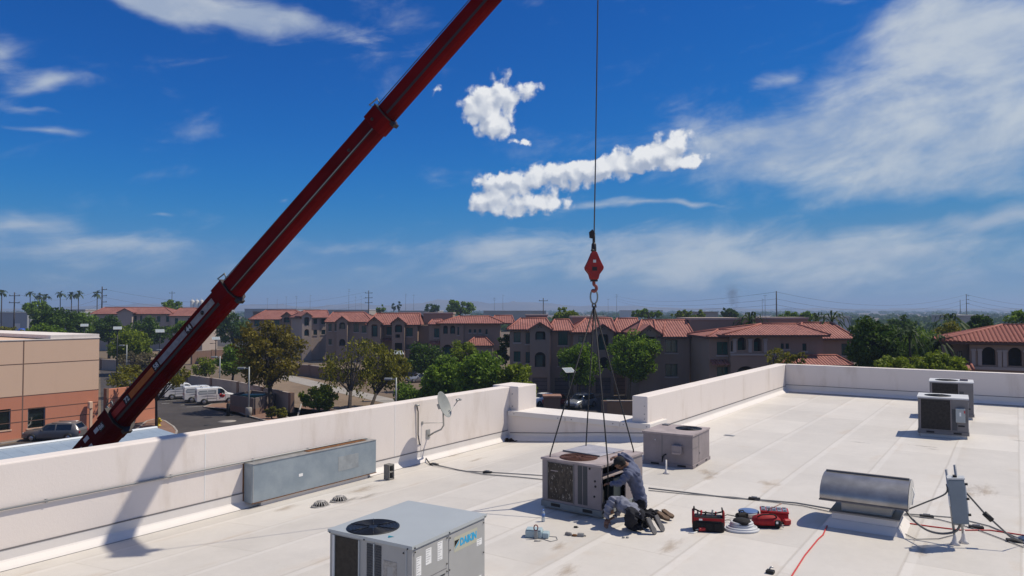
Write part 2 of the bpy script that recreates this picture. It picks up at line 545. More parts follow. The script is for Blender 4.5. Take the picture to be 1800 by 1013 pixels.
def parapet(name, label, x0, x1, y0, y1, z0, z1, rails):
    """box in the roof frame (x = v, y = u) with flashing strips"""
    o = empty(name, (0, 0, 0), RZ_UV, label, 'wall')
    MB().box(x0, x1, y0, y1, z0, z1).build('wall', M_PAR, o, .03, 2)
    return o

pl = parapet('parapet_wall', 'long white parapet wall on the left carrying the metal duct and satellite dish', VW - .42, VW, -12, U_END + .2, 0, ZTOP, None)
def flash_strip(o, axis, c, a0, a1, zf, side, h=.34, bar=True):
    """cant strip and upturned flashing along a wall; axis 'u': wall at v=c, runs along u"""
    n = max(2, int(abs(a1 - a0) / 1.5)); rings = []
    for i in range(n + 1):
        a = a0 + (a1 - a0) * i / n; z = zf(a)
        pr = [(0.0, -.05), (.17, .005), (.12, .06), (.03, .13), (.012, .16), (.012, h), (0.0, h)]
        rings.append([((c + side * d, a, z + q) if axis == 'u' else (a, c + side * d, z + q)) for d, q in pr])
    if (side < 0) != (axis == 'v'): rings = rings[::-1]
    MB().loft(rings, smooth=False).build('base_flashing', M_PARW, o)
    if bar:
        rings = []
        for i in range(n + 1):
            a = a0 + (a1 - a0) * i / n; z = zf(a) + h
            pr = [(.0, -.012), (.018, -.012), (.018, .012), (.0, .012)]
            rings.append([((c + side * d, a, z + q) if axis == 'u' else (a, c + side * d, z + q)) for d, q in pr])
        if (side < 0) != (axis == 'v'): rings = rings[::-1]
        MB().loft(rings, smooth=False).build('termination_bar', M_DARKLINE, o)
flash_strip(pl, 'u', VW, -10, U_LOW, lambda a: roof_z(a, VW), 1)
MB().box(VW + .171, VW + .178, -10, U_LOW - .05, 7.462, 7.472).build('seam_line', M_DARKLINE, pl)
for uu in (3.3, 9.4, 15.35):                                            # vertical caulked joint
    MB().box(VW - .001, VW + .004, uu, uu + .02, 7.8, ZTOP - .02).build('caulk_joint', M_WHITE, pl)

pier = empty('parapet_pier', (0, 0, 0), RZ_UV, 'square white parapet pier at the end of the left wall', 'wall')
MB().box(VW - .75, VW + .36, U_LOW + .12, U_LOW + 1.3, 0, ZTOP + .02).build('block', M_PAR, pier, .03, 2)
for i, zz in enumerate((8.62, 9.05)):
    MB().lathe([(0, 0), (.02, 0), (.02, .02), (0, .025)], 8, Matrix.Translation((VW + .12, U_LOW + .12, zz)) @ Matrix.Rotation(R(90), 4, 'X')).build('bolt', M_GREYPIPE, pier)

ZLOW = 12 - 3.52
lo = empty('parapet_low_wall', (0, 0, 0), RZ_UV, 'low white parapet wall with metal coping between the two tall parapets', 'wall')
MB().box(VW - .3, V_R + .12, U_LOW, U_LOW + 1.2, 0, ZLOW - .1).build('wall', M_PAR, lo)
xs = [VW + .02, -12.35, -10.35, V_R + .16]
for i in range(3):
    MB().box(xs[i] + .006, xs[i + 1] - .006, U_LOW - .05, U_LOW + 1.3, ZLOW - .17 - .0 * i, ZLOW).build('coping_cap', M_PARW, lo, .012, 2)
    for q in (.12, .88):
        xx = xs[i] + (xs[i + 1] - xs[i]) * q
        MB().lathe([(0, 0), (.018, 0), (.018, .012), (0, .016)], 8, Matrix.Translation((xx, U_LOW - .05, ZLOW - .09)) @ Matrix.Rotation(R(90), 4, 'X')).build('rivet', M_GREYPIPE, lo)
flash_strip(lo, 'v', U_LOW, VW + .1, V_R, lambda a: roof_z(U_LOW, a), -1, .26)

pr_ = parapet('parapet_wall', 'white parapet wall running from the coping step to the far corner', V_R - .52, V_R, U_LOW + .1, U_FAR + .3, 0, ZTOP, None)
flash_strip(pr_, 'u', V_R, U_LOW + .1, U_FAR, lambda a: roof_z(a, V_R), 1, .3)
for zz in (8.6, 8.75, 9.0):
    MB().lathe([(0, 0), (.016, 0), (.016, .012), (0, .016)], 8, Matrix.Translation((V_R - .1, U_LOW + .1, zz)) @ Matrix.Rotation(R(90), 4, 'X')).build('bolt', M_GREYPIPE, pr_)
pf = parapet('parapet_wall', 'shaded far parapet wall closing the roof on the right', V_R + .001, 40, U_FAR, U_FAR + .45, 0, ZTOP, None)
flash_strip(pf, 'v', U_FAR, V_R, 38, lambda a: roof_z(U_FAR, a), -1, .36)
MB().box(V_R + .2, 38, U_FAR - .2, U_FAR - .19, 7.955, 7.975).build('seam_line', M_DARKLINE, pf)

# debris and drains -------------------------------------------------------------
M_DEB = mat('dead_leaves', (.05, .035, .03), .9, var=.5, vscale=20)
def debris(px, py, r, label, n=90, el=1.6, hh=.5):
    c = roofpt(px, py); mb = MB()
    for _ in range(n):
        a = random.random() * 6.28; q = r * math.sqrt(random.random())
        p = UV * (math.sin(a) * q * .6) + VV * (math.cos(a) * q * el)
        h = random.random() * r * hh * (1 - q / r)
        s_ = random.uniform(.03, .08)
        M_ = Matrix.Translation((p.x, p.y, h + .02)) @ Matrix.Rotation(random.random() * 6, 4, 'Z') @ Matrix.Rotation(random.uniform(-.7, .7), 4, 'X')
        mb.add([M_ @ Vector(w) for w in ((-s_, -s_ * .5, 0), (s_, -s_ * .4, 0), (s_ * .8, s_ * .5, .01), (-s_ * .7, s_ * .5, 0))], [(0, 1, 2, 3)])
    mb.lathe([(r, 0), (r * .8, r * .1), (r * .3, r * .3 * hh), (0.001, r * .35 * hh)], 14, Matrix.Rotation(RZ_UV, 4, 'Z') @ Matrix.Diagonal((el, .6, 1, 1)))
    o = mb.build('leaf_debris', M_DEB); o.location = c + Vector((0, 0, .004))
    return tag(o, label, 'debris', kind='stuff')
debris(893, 776, .22, 'dark heap of dead leaves at the foot of the low coping wall')
debris(1392, 681, .42, 'dark heap of debris in the far parapet corner')

M_STAIN = bpy.data.materials.new('water_stain'); M_STAIN.use_nodes = True
def _stain():
    t = M_STAIN.node_tree; X.nt = t; b = t.nodes['Principled BSDF']
    tc_ = t.nodes.new('ShaderNodeTexCoord').outputs['Object']
    sp = t.nodes.new('ShaderNodeSeparateXYZ'); t.links.new(t.nodes.new('ShaderNodeTexCoord').outputs['Generated'], sp.inputs[0])
    mpz = t.nodes.new('ShaderNodeMapping'); mpz.inputs['Scale'].default_value = (2.2, .7, 1); t.links.new(tc_, mpz.inputs[0])
    gx, gy = X(sp.outputs[0]) - .5, X(sp.outputs[1]) - .5
    rr = X.m('SQRT', gx * gx + gy * gy) * 2.0
    a = clamp01(sstep((1.0 - rr) + (noise(mpz.outputs[0], 2.6, 7, .68) - .5) * 2.3, .25, 1.15)) * .36
    b.inputs['Base Color'].default_value = (.40, .30, .20, 1); b.inputs['Roughness'].default_value = .85
    t.links.new(a.s, b.inputs['Alpha'])
_stain()
M_STAIN_D = M_STAIN.copy(); M_STAIN_D.node_tree.nodes['Principled BSDF'].inputs['Base Color'].default_value = (.16, .125, .10, 1)
STAINS = empty('roof_stain', (0, 0, 0))
def stain(px, py, lu, lv, m=None, dz=.006):
    c = roofpt(px, py); u0, v0 = uv_of(c); mb = MB(); n = 6
    for i in range(n):
        for j in range(n):
            q = [((i + a) / n - .5, (j + b) / n - .5) for a, b in ((0, 0), (1, 0), (1, 1), (0, 1))]
            mb.add([(x * lv, y * lu, roof_z(u0 + y * lu, v0 + x * lv) + dz - c.z) for x, y in q], [(0, 1, 2, 3)])
    o = mb.build('stain', m or M_STAIN); o.location = c; o.rotation_euler.z = RZ_UV; o.parent = roof
    o.matrix_parent_inverse = Matrix.Rotation(-RZ_UV, 4, 'Z')
bpy.data.objects.remove(STAINS)
for px, py, lu, lv, m_ in ((640, 860, 1.9, .8, None), (650, 872, 1.8, .45, M_STAIN_D), (622, 877, 1.2, .4, M_STAIN_D), (505, 893, 1.2, .6, None), (605, 882, .8, .7, M_STAIN_D),
                       (1243, 830, .9, .9, None), (1250, 838, 1.6, .5, None), (1700, 866, 2.4, .6, None), (985, 960, .8, .4, None), (1000, 1002, 1.0, .5, None), (1180, 960, 1.6, .5, None),
                       (1625, 785, .3, 1.2, M_STAIN_D), (1730, 862, 2.2, .7, None), (1620, 965, 1.6, .4, None), (1020, 905, 1.2, .8, None), (800, 800, 1.4, .5, None), (840, 808, 1.6, .4, None), (1080, 900, 1.4, 1.0, None), (1350, 850, .7, .9, None), (1640, 790, .25, .6, M_STAIN_D), (1510, 778, .25, .9, M_STAIN_D), (1790, 775, .3, .8, M_STAIN_D)):
    stain(px, py, lu, lv, m_)

M_IRON = mat('cast_iron', (.46, .44, .42), .7, .3, var=.4, vscale=9)
def drain(px, py, label, r=.17, dz=0):
    c = roofpt(px, py); o = empty('roof_drain', c, 0, label, 'drain')
    MB().lathe([(r * 1.25, 0), (r * 1.25, .02), (r, .03), (r * .95, .01)], 20).build('ring', M_IRON, o)
    MB().lathe([(r * .55, .10), (r * .5, .118), (.001, .125)], 16).build('dome_cap', M_IRON, o)
    mb = MB(); mb.lathe([(r * .5, .0), (r * .45, .095), (.001, .095)], 12); mb.build('dark_core', M_BLACK, o)
    for k in range(16):
        a = k * math.pi / 8
        ca, sa_ = math.cos(a), math.sin(a)
        MB().tube([(r * .98 * ca, r * .98 * sa_, .02), (r * .85 * ca, r * .85 * sa_, .07), (r * .53 * ca, r * .53 * sa_, .112)], .011, 5).build('strainer_bar', M_IRON, o)
drain(564, 890, 'domed roof drain strainer nearest the camera, left of its twin')
drain(597, 881, 'domed roof drain strainer with rusty ring, right of its twin')

# wall duct, conduits ---------------------------------------------------------
M_DUCT = mat('blue_grey_sheet', (.24, .29, .335), .5, .35, var=.35, vscale=2.2, col2=(.31, .36, .40), bump=.04, bscale=3)
M_RUST = mat('rust', (.23, .10, .035), .85, var=.6, vscale=12)
du = empty('wall_duct', P(0, 0, 0), RZ_UV, 'long blue-grey sheet metal duct box against the left parapet', 'duct')
d0, d1 = 10.38, 14.3
MB().box(VW + .02, VW + .32, d0, d1, 7.585, 8.46).build('casing', M_DUCT, du, .012, 2)
MB().box(VW + .0, VW + .335, d0 + .02, d1 - .01, 8.462, 8.475).build('top_plate', M_GALV, du)
MB().box(VW + .05, VW + .20, d0 + 1.7, d1 - .25, 8.476, 8.486).build('rust_streak', M_RUST, du)
MB().box(VW + .321, VW + .332, d0 - .005, d1 + .005, 7.576, 7.592).build('bottom_edge', M_RUST, du)
MB().box(VW + .03, VW + .26, d0 + .3, d1 - .25, 7.44, 7.58).build('curb', M_PARW, du)
MB().box(VW + .321, VW + .326, d0 + .02, d0 + .035, 7.6, 8.45).build('seam', M_GALV, du)
MB().box(VW + .321, VW + .3245, 12.95, 13.65, 7.85, 8.22).build('patch', mat('pale_patch', (.36, .39, .41), .5, .2, var=.3), du)
MB().box(VW + .321, VW + .3245, 11.7, 11.82, 7.95, 8.02).build('sticker', M_WHITE, du)
MB().box(VW + .0, VW + .018, d0 - .022, d0, 7.55, 8.46).build('rust_flange', M_RUST, du)
# pipe along the wall
pipe = empty('wall_conduit', (0, 0, 0), RZ_UV, 'dark conduit strapped along the left parapet above the duct', 'pipe')
MB().tube([(VW + .04, -8, 8.505), (VW + .04, 13.9, 8.505), (VW + .07, 14.15, 8.50), (VW + .10, 14.3, 8.44), (VW + .10, 14.32, 8.3)], .022, 8).build('tube', M_GREYPIPE, pipe)
for uu in (1.5, 3.9, 6.2, 8.6, 10.6, 12.2, 13.6):
    MB().box(VW, VW + .055, uu, uu + .03, 8.47, 8.54).build('strap', M_GALV, pipe)

# cinder block ------------------------------------------------------------------
M_CMU = mat('concrete_block', (.23, .22, .205), .95, var=.25, vscale=18, bump=.5, bscale=60)
cb = roofpt(684, 845)
o = empty('cinder_block', cb, RZ_UV, 'grey cinder block standing on end beside the wall duct', 'block')
w_, l_, h_ = .2, .2, .4
mb = MB(); mb.box(-w_, -.001, 0, .03, 0, h_); mb.box(-w_, -.001, l_ - .03, l_, 0, h_)
for z0, z1 in ((0, .035), (.185, .22), (h_ - .035, h_)): mb.box(-w_, -.001, .03, l_ - .03, z0, z1)
mb.box(-w_ , -w_ + .02, .03, l_ - .03, .035, h_ - .035)
mb.build('shell', M_CMU, o, .006, 1)

# satellite dish -------------------------------------------------------------------
M_DISH = mat('dish_grey', (.29, .30, .285), .5, .1, var=.12, vscale=5)
M_ARM = mat('galvanised_arm', (.36, .36, .35), .5, .5)
foot = on_v(752, 763, VW); u0, _ = uv_of(foot)
# local frame: x = V (out of the wall), y = U
sat = empty('satellite_dish', P(u0, VW, foot.z), RZ_UV, 'grey satellite dish on a bracket arm fixed to the left parapet', 'satellite dish')
cdish = on_v(779, 712, VW + .72)
def loc_uv(p): 
    a, b = uv_of(p); return Vector((b - VW, a - u0, p.z - foot.z))
dc = loc_uv(cdish)
MB().box(0, .02, -.09, .09, -.14, .14).build('wall_plate', M_ARM, sat, .004)
el_ = Vector((.42, .14, .16)); up_ = Vector((.50, .16, .42))
neck = dc + Vector((-.02, .03, -.22))
MB().tube([(.03, 0, -.06), (.22, .05, .06), el_ * .98, Vector((el_.x + .06, el_.y + .03, el_.z + .12)), neck - Vector((0, 0, .12)), neck], .026, 8).build('mast', M_ARM, sat)
MB().tube([(.01, -.26, .36), Vector((el_.x + .07, el_.y + .04, el_.z + .2))], .009, 6).build('brace', M_ARM, sat)
MB().box(0, .02, -.29, -.23, .31, .41).build('brace_plate', M_ARM, sat)
# dish faces up to the right of the picture and towards the viewer
axis = (VV * .30 + UV * .62 + Vector((0, 0, .18)))
nrm = Vector((.84, -.27, .36)).normalized()          # world direction the dish looks
nl = Matrix.Rotation(TH, 3, 'Z') @ nrm
q = nl.to_track_quat('Z', 'Y')
prof = []
for i in range(9):
    r_ = .39 * i / 8; prof.append((max(r_, .0001), .10 * (r_ / .39) ** 2 - .05))
prof += [(.402, .052), (.397, .040)] + [(max(.39 * i / 8, .0001), .10 * (i / 8) ** 2 - .066) for i in range(8, -1, -1)]
Mq = Matrix.Translation(dc) @ q.to_matrix().to_4x4() @ Matrix.Diagonal((.92, 1.0, 1, 1))
MB().lathe(prof, 36, Mq).build('reflector', M_DISH, sat)
MB().box(-.07, .07, -.08, .08, -.17, -.06, Mq).build('bracket', M_ARM, sat, .01)
lowp = Mq @ Vector((.0, 0, 0))
feedend = loc_uv(on_v(806, 703, VW + .95))
rimlow = loc_uv(on_v(787, 729, VW + .80))
MB().tube([Mq @ Vector((.0, .0, -.10)), rimlow, feedend], .013, 6).build('feed_arm', M_ARM, sat)
dirf = (feedend - rimlow).normalized()
Mf = Matrix.Translation(feedend) @ (dc - feedend).normalized().to_track_quat('Z', 'Y').to_matrix().to_4x4()
MB().lathe([(.02, -.07), (.03, -.06), (.03, .02), (.045, .04), (.045, .07), (.001, .07)], 12, Mf).build('feed_horn', M_ARM, sat)
MB().box(-.1, .1, -.025, .025, -.06, 0, Mf).build('converter', M_ARM, sat, .008)

# cable from the wall down onto the roof
cp = [on_v(733, 714, VW + .03), on_v(735, 724, VW + .05), on_v(735, 765, VW + .04), on_v(737, 778, VW + .05), roofpt(745, 800, .12), roofpt(755, 815, .03), roofpt(763, 818, .03), roofpt(806, 826, .02), roofpt(852, 834, .02), roofpt(905, 838, .02), roofpt(957, 843, .02)]
cab = empty('wall_cable', (0, 0, 0), 0, 'black cable dropping from the parapet beside the dish onto the roof', 'cable')
MB().tube(cp[:6], .018, 7).build('drop', M_CABLE, cab)
MB().tube(cp[5:], .013, 6).build('run', M_GREYPIPE, cab)
MB().tube([cp[0] + Vector((-.06, -.03, .02)), cp[0] + Vector((.07, .02, .03))], .03, 8).build('fitting', M_ARM, cab)

def on_roof_line(name, pts, r, m, label, cat, dz=.015, group=None):
    out = []
    for i in range(len(pts) - 1):
        a, b = pts[i], pts[i + 1]
        for k in range(4): out.append(roofpt(a[0] + (b[0] - a[0]) * k / 4, a[1] + (b[1] - a[1]) * k / 4, dz))
    out.append(roofpt(*pts[-1], dz))
    o = MB().tube(out, r, 6).build(name, m)
    return tag(o, label, cat, group)
on_roof_line('conduit', [(762, 816), (815, 828), (858, 830), (955, 836)], .012, M_GREYPIPE, 'thin grey conduit lying from the dish to the lifted unit', 'conduit')
on_roof_line('conduit', [(1140, 858), (1210, 866), (1290, 876), (1330, 878), (1400, 884), (1475, 897)], .014, M_GREYPIPE, 'upper grey conduit lying between the lifted unit and the fan hood', 'conduit')
on_roof_line('conduit', [(1140, 862), (1210, 869), (1290, 874), (1345, 881), (1410, 889), (1470, 902)], .010, M_GREYPIPE, 'lower thin conduit lying between the lifted unit and the fan hood', 'conduit')
on_roof_line('conduit', [(1590, 903), (1630, 906), (1680, 910), (1740, 925), (1800, 950)], .012, M_GREYPIPE, 'grey conduit running behind the disconnect box to the right edge', 'conduit')
on_roof_line('conduit', [(1588, 905), (1650, 913), (1715, 930), (1800, 962)], .010, M_GREYPIPE, 'thin pale conduit passing the posts of the disconnect box', 'conduit')
on_roof_line('extension_cord', [(1454, 924), (1447, 940), (1438, 948), (1415, 976), (1392, 1012), (1388, 1020)], .012, mat('red_cord', (.55, .04, .04), .5), 'red cord running from the fan hood curb towards the viewer', 'cord', .012)
on_roof_line('extension_cord', [(1590, 919), (1640, 926), (1690, 932), (1740, 932), (1800, 941), (1840, 947)], .012, mat('red_cord', (.55, .04, .04), .5), 'red cord lying across the roof behind the disconnect posts', 'cord', .012)
for i, (px, py, s_, lab) in enumerate(((763, 818, .13, 'dark conduit support block nearest the dish'), (857, 832, .12, 'black support block under the conduit left of the lifted unit'), (1326, 879, .12, 'black support block under conduits behind the red bag'),
                               (1629, 910, .12, 'black support block on conduit right of the fan hood'), (1716, 929, .12, 'black support block on conduit right of the disconnect box'), (1783, 953, .12, 'black support block where conduits leave on the right'))):
    c = roofpt(px, py); o = empty('conduit_support', c, RZ_UV + .2, lab, 'block')
    MB().box(-s_, s_, -.05, .05, 0, .05).build('base', M_BLACK, o, .008)
    MB().box(-s_ * .5, s_ * .5, -.012, .012, .05, .075).build('strut', M_GALV, o)

# ------------------------------------------------------------------ package units
M_UNIT_G = mat('unit_grey', (.37, .37, .365), .5, .15, var=.08, vscale=2)
M_UNIT_GT = mat('unit_grey_top', (.42, .45, .46), .45, .15, var=.06, vscale=1.5)
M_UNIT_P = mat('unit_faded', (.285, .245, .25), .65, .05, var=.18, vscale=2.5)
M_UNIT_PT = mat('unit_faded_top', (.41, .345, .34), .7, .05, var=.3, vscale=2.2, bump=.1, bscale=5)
M_UNIT_W = mat('unit_white_top', (.62, .62, .63), .5, .1, var=.1)
M_UNIT_D = mat('unit_dark', (.20, .19, .195), .55, .2, var=.15)
M_COIL = mat('coil_fins', (.035, .03, .027), .55, .3, var=.5, vscale=14)
def bent_coil():
    m = bpy.data.materials.new('bent_coil'); m.use_nodes = True; t = m.node_tree; X.nt = t; b = t.nodes['Principled BSDF']
    c = t.nodes.new('ShaderNodeTexCoord').outputs['Object']
    mp = t.nodes.new('ShaderNodeMapping'); mp.inputs['Scale'].default_value = (1, 1, .55); t.links.new(c, mp.inputs[0])
    f = sstep(noise(mp.outputs[0], 24.0, 3, .6, .6), .60, .66)  # pale flecks: glints on the bent fins, put into the colour
    f2 = sstep(noise(mp.outputs[0], 9.0, 4, .6), .45, .62)
    t.links.new(mixc(f * .8, mixc(f2, (.018, .013, .011), (.055, .042, .034)), (.36, .32, .29)), b.inputs['Base Color'])
    b.inputs['Roughness'].default_value = .45; b.inputs['Metallic'].default_value = .2
    bn = t.nodes.new('ShaderNodeBump'); bn.inputs['Strength'].default_value = .8; bn.inputs['Distance'].default_value = .02
    t.links.new(noise(mp.outputs[0], 30.0, 3).s, bn.inputs['Height']); t.links.new(bn.outputs[0], b.inputs['Normal'])
    return m
M_BCOIL = bent_coil()
M_LOUV = mat('louver_dark', (.075, .078, .085), .6, .2)
M_FANBLK = mat('fan_black', (.012, .014, .02), .45, .2)
M_FANRUST = mat('fan_rust', (.10, .035, .022), .8, var=.5, vscale=8)

def fan(o, cx, cy, z, r, mf, rusty=False, guard=True):
    MB().lathe([(r, .012), (r + .02, .012), (r + .02, -.02), (r, -.02), (r - .01, -.02), (r - .015, -.36), (.001, -.36)], 36, Matrix.Translation((cx, cy, z))).build('fan_shroud', mf, o)
    hub = MB().lathe([(.001, -.05), (.10, -.05), (.11, -.07), (.11, -.2), (.001, -.2)], 18, Matrix.Translation((cx, cy, z))).build('fan_hub', mf, o)
    for k in range(4):
        a = k * math.pi / 2 + .5
        M_ = Matrix.Translation((cx, cy, z - .14)) @ Matrix.Rotation(a, 4, 'Z')
        pts = [M_ @ Vector(q) for q in ((.08, -.07, .03), (r * .9, -.16, .06), (r * .93, .12, -.05), (.08, .06, -.04))]
        mb = MB(); mb.add(pts + [p - Vector((0, 0, .008)) for p in pts], [(0, 1, 2, 3), (7, 6, 5, 4), (0, 4, 5, 1), (1, 5, 6, 2), (2, 6, 7, 3), (3, 7, 4, 0)])
        mb.build('fan_blade', mf, o)
    if guard:
        for rr in [r * q for q in (.28, .42, .56, .7, .84, .97)]:
            pts = [(cx + rr * math.cos(t), cy + rr * math.sin(t), z + .014) for t in [i * 2 * math.pi / 28 for i in range(29)]]
            MB().tube(pts, .004, 4, cap=False).build('guard_ring', mf, o)
        for k in range(6):
            a = k * math.pi / 3 + .2
            MB().tube([(cx + .06 * math.cos(a), cy + .06 * math.sin(a), z + .02), (cx + (r + .01) * math.cos(a), cy + (r + .01) * math.sin(a), z + .016)], .006, 4).build('guard_spoke', mf, o)

M_SCREW = mat('screw_black', (.03, .03, .03), .5, .3)
def screws(o, pts, axis):
    for p in pts:
        Mx = Matrix.Translation(p) @ (Matrix.Rotation(R(90), 4, 'X') if axis == 'y' else Matrix.Rotation(R(90), 4, 'Y'))
        MB().lathe([(.001, -.002), (.011, 0), (.011, .007), (.001, .009)], 6, Mx).build('screw', M_SCREW, o)

def cabinet(o, Wd, L, H, body, top, z0=.12, th=.025, opening=None, rail=None, hole=None):
    """near corner at the origin; x from -Wd to 0 (V), y from 0 to L (U)"""
    rail = rail or body
    mb = MB(); mb.box(-Wd - .02, .02, -.02, 0.0, .0, z0); mb.box(-Wd - .02, .02, L, L + .02, 0, z0); mb.box(.0, .02, 0, L, 0, z0); mb.box(-Wd - .02, -Wd, 0, L, 0, z0)
    for k, (nm, bx) in enumerate((('base_rail', (-Wd - .02, .02, -.02, .01, 0, z0)), ('base_rail', (-Wd - .02, .02, L - .01, L + .02, 0, z0)), ('base_rail', (-.01, .018, .011, L - .011, .001, z0 - .001)), ('base_rail', (-Wd - .018, -Wd + .01, .011, L - .011, .001, z0 - .001)))):
        MB().box(*bx).build(nm, rail, o, .004)
    for a in (.18, .72):
        MB().box(-Wd + Wd * a - .02, -Wd + Wd * a + .2, -.024, -.019, z0 * .3, z0 * .8).build('fork_slot', M_BLACK, o)
        MB().box(.019, .023, L * a - .02, L * a + .12, z0 * .3, z0 * .75).build('fork_slot', M_BLACK, o)
    zt = H - .03
    MB().box(-Wd, 0, 0, th, z0, zt).build('front_wall', body, o, .004)
    MB().box(-Wd, 0, L - th, L, z0, zt).build('rear_wall', body, o, .004)
    MB().box(-Wd, -Wd + th, th, L - th, z0, zt).build('side_wall', body, o)
    if opening:
        y0, y1, za, zb = opening
        MB().box(-th, 0, th, y0, z0, zt).build('side_wall', body, o)
        MB().box(-th, 0, y1, L - th, z0, zt).build('side_wall', body, o)
        MB().box(-th, 0, y0, y1, z0, za).build('side_wall', body, o)
        MB().box(-th, 0, y0, y1, zb, zt).build('side_wall', body, o)
    else:
        MB().box(-th, 0, th, L - th, z0, zt).build('side_wall', body, o)
    MB().box(-Wd + th, -th, th, L - th, z0 - .03, z0).build('floor_pan', M_UNIT_D, o)
    lip = .022
    mb = MB()
    if hole:
        cx, cy, r = hole
        mb.hole_plate(-Wd - lip, lip, -lip, L + lip, H, cx, cy, r)
        x0, x1, y0, y1 = -Wd - lip, lip, -lip, L + lip
        for (a, b) in (((x0, y0), (x1, y0)), ((x1, y0), (x1, y1)), ((x1, y1), (x0, y1)), ((x0, y1), (x0, y0))):
            mb.add([(*a, H), (*b, H), (*b, zt - .012), (*a, zt - .012)], [(3, 2, 1, 0)])
        mb.hole_plate(x0, x1, y0, y1, zt - .012, cx, cy, r - .001)
    else:
        mb.box(-Wd - lip, lip, -lip, L + lip, zt - .012, H)
    mb.build('lid', top, o)

# --- grey branded unit in front
dk = empty('package_unit', (0, 0, 0), 0, 'clean grey rooftop air conditioner with a blue logo, cut off by the lower edge', 'air conditioner', 'rooftop air conditioners')
TOPZ = 9.06
B_ = gnd(724, 960, TOPZ); A_ = gnd(575, 933, TOPZ); C_ = gnd(862, 906, TOPZ)
rz = R(-31.0)
Wd = 1.40; L = 1.66
zb = roof_z(*uv_of(B_)) + .08; H = TOPZ - zb
dk.location = (B_.x, B_.y, zb); dk.rotation_euler.z = rz
print('daikin', Wd, L, H, math.degrees(rz))
hl = dk.matrix_basis.inverted() @ gnd(656, 927, TOPZ)
fr = .335
cabinet(dk, Wd, L, H, M_UNIT_G, M_UNIT_GT, hole=(hl.x, hl.y, fr))
fan(dk, hl.x, hl.y, H, fr, M_FANBLK)
MB().box(-Wd + .05, .0, .05, L - .05, -.08, -.001).build('roof_curb', M_PARW, dk)
# front: corner post, coil opening, louvres, panel
z0, z1 = .14, H - .07
MB().box(-Wd + .10, -Wd + .52, -.006, .002, z0, z1).build('coil', M_COIL, dk)
for xx in (-Wd + .085, -Wd + .52): MB().box(xx, xx + .018, -.016, .0, z0, z1).build('coil_frame', M_UNIT_GT, dk)
MB().box(-Wd + .06, -Wd + .082, -.012, 0, z0, z1).build('corner_gap', M_WHITE, dk)
for xx, ww in ((-Wd + .66, .105), (-Wd + .80, .105)):
    lv = MB().box(xx, xx + ww, -.004, .002, z0, z1 - .01).build('louver', M_LOUV, dk)
    k = 0
    zz = z0 + .02
    while zz < z1 - .04:
        MB().box(xx + .004, xx + ww - .004, -.012, -.003, zz, zz + .009).build('slat', M_LOUV, lv); zz += .032
MB().box(-Wd + .775, -Wd + .79, -.014, 0, z0, z1).build('louver_divider', M_UNIT_GT, dk)
MB().box(-.09, -.078, -.010, 0, z0, z1).build('panel_edge', M_UNIT_GT, dk)
for a, b, c, d in ((-.46, -.40, z1 - .75, z1 - .18), (-.30, -.24, z1 - .75, z1 - .18), (-.40, -.30, z1 - .25, z1 - .18)):
    MB().box(a, b, -.004, -.001, c, d).build('tape_strip', mat('tan_tape', (.45, .42, .38), .8, var=.4, vscale=25), dk)
screws(dk, [(-Wd + .02, -.022, H - .04), (-Wd * .55, -.022, H - .04), (-.05, -.022, H - .04), (-.13, -.004, z1 - .04), (-.13, -.004, z1 - .55)], 'y')
# right face: two panels with seam, grille, labels
ys = L * .46
MB().box(.0, .006, .04, ys - .012, .14, z1).build('access_panel', M_UNIT_G, dk, .003)
MB().box(.0, .006, ys + .012, L - .02, .14, z1).build('access_panel', M_UNIT_G, dk, .003)
MB().box(.006, .009, .07, ys - .03, z1 - .42, z1 - .412).build('panel_crease', M_UNIT_D, dk)
for b_ in range(4):
    gx = .10 + b_ * .155
    for k in range(7):
        zc = z1 - .49 - k * .032
        MB().box(.006, .011, gx, gx + .12, zc, zc + .014).build('vent_slot', M_FANBLK, dk)
for y_, zt_, hh, ww in ((.08, z1 - .10, .24, .10), (.27, z1 - .05, .20, .12), (.52, z1 - .03, .24, .11), (L - .22, z1 - .24, .09, .13), (L - .26, z1 - .76, .10, .16), (.08, z1 - .46, .09, .06)):
    l_ = MB().box(.0065, .0085, y_, y_ + ww, zt_ - hh, zt_).build('sticker', M_WHITE, dk)
    for k in range(int(hh / .03)):
        MB().box(.0086, .0092, y_ + .012, y_ + ww - .02 - (k % 3) * .02, zt_ - .02 - k * .03, zt_ - .012 - k * .03).build('print_line', mat('print_grey', (.35, .35, .36), .8), l_)
screws(dk, [(.012, y_, z_) for y_, z_ in ((.05, z1 - .02), (.05, z1 - .48), (ys - .04, z1 - .02), (ys - .04, z1 - .36), (ys + .03, z1 - .04), (ys + .03, z1 - .2), (L - .05, z1 - .04), (L - .05, z1 - .46), (ys - .04, z1 - .46), (ys + .02, z1 - .46))] + [(.024, y_, H - .03) for y_ in (.03, ys, L - .03)], 'x')
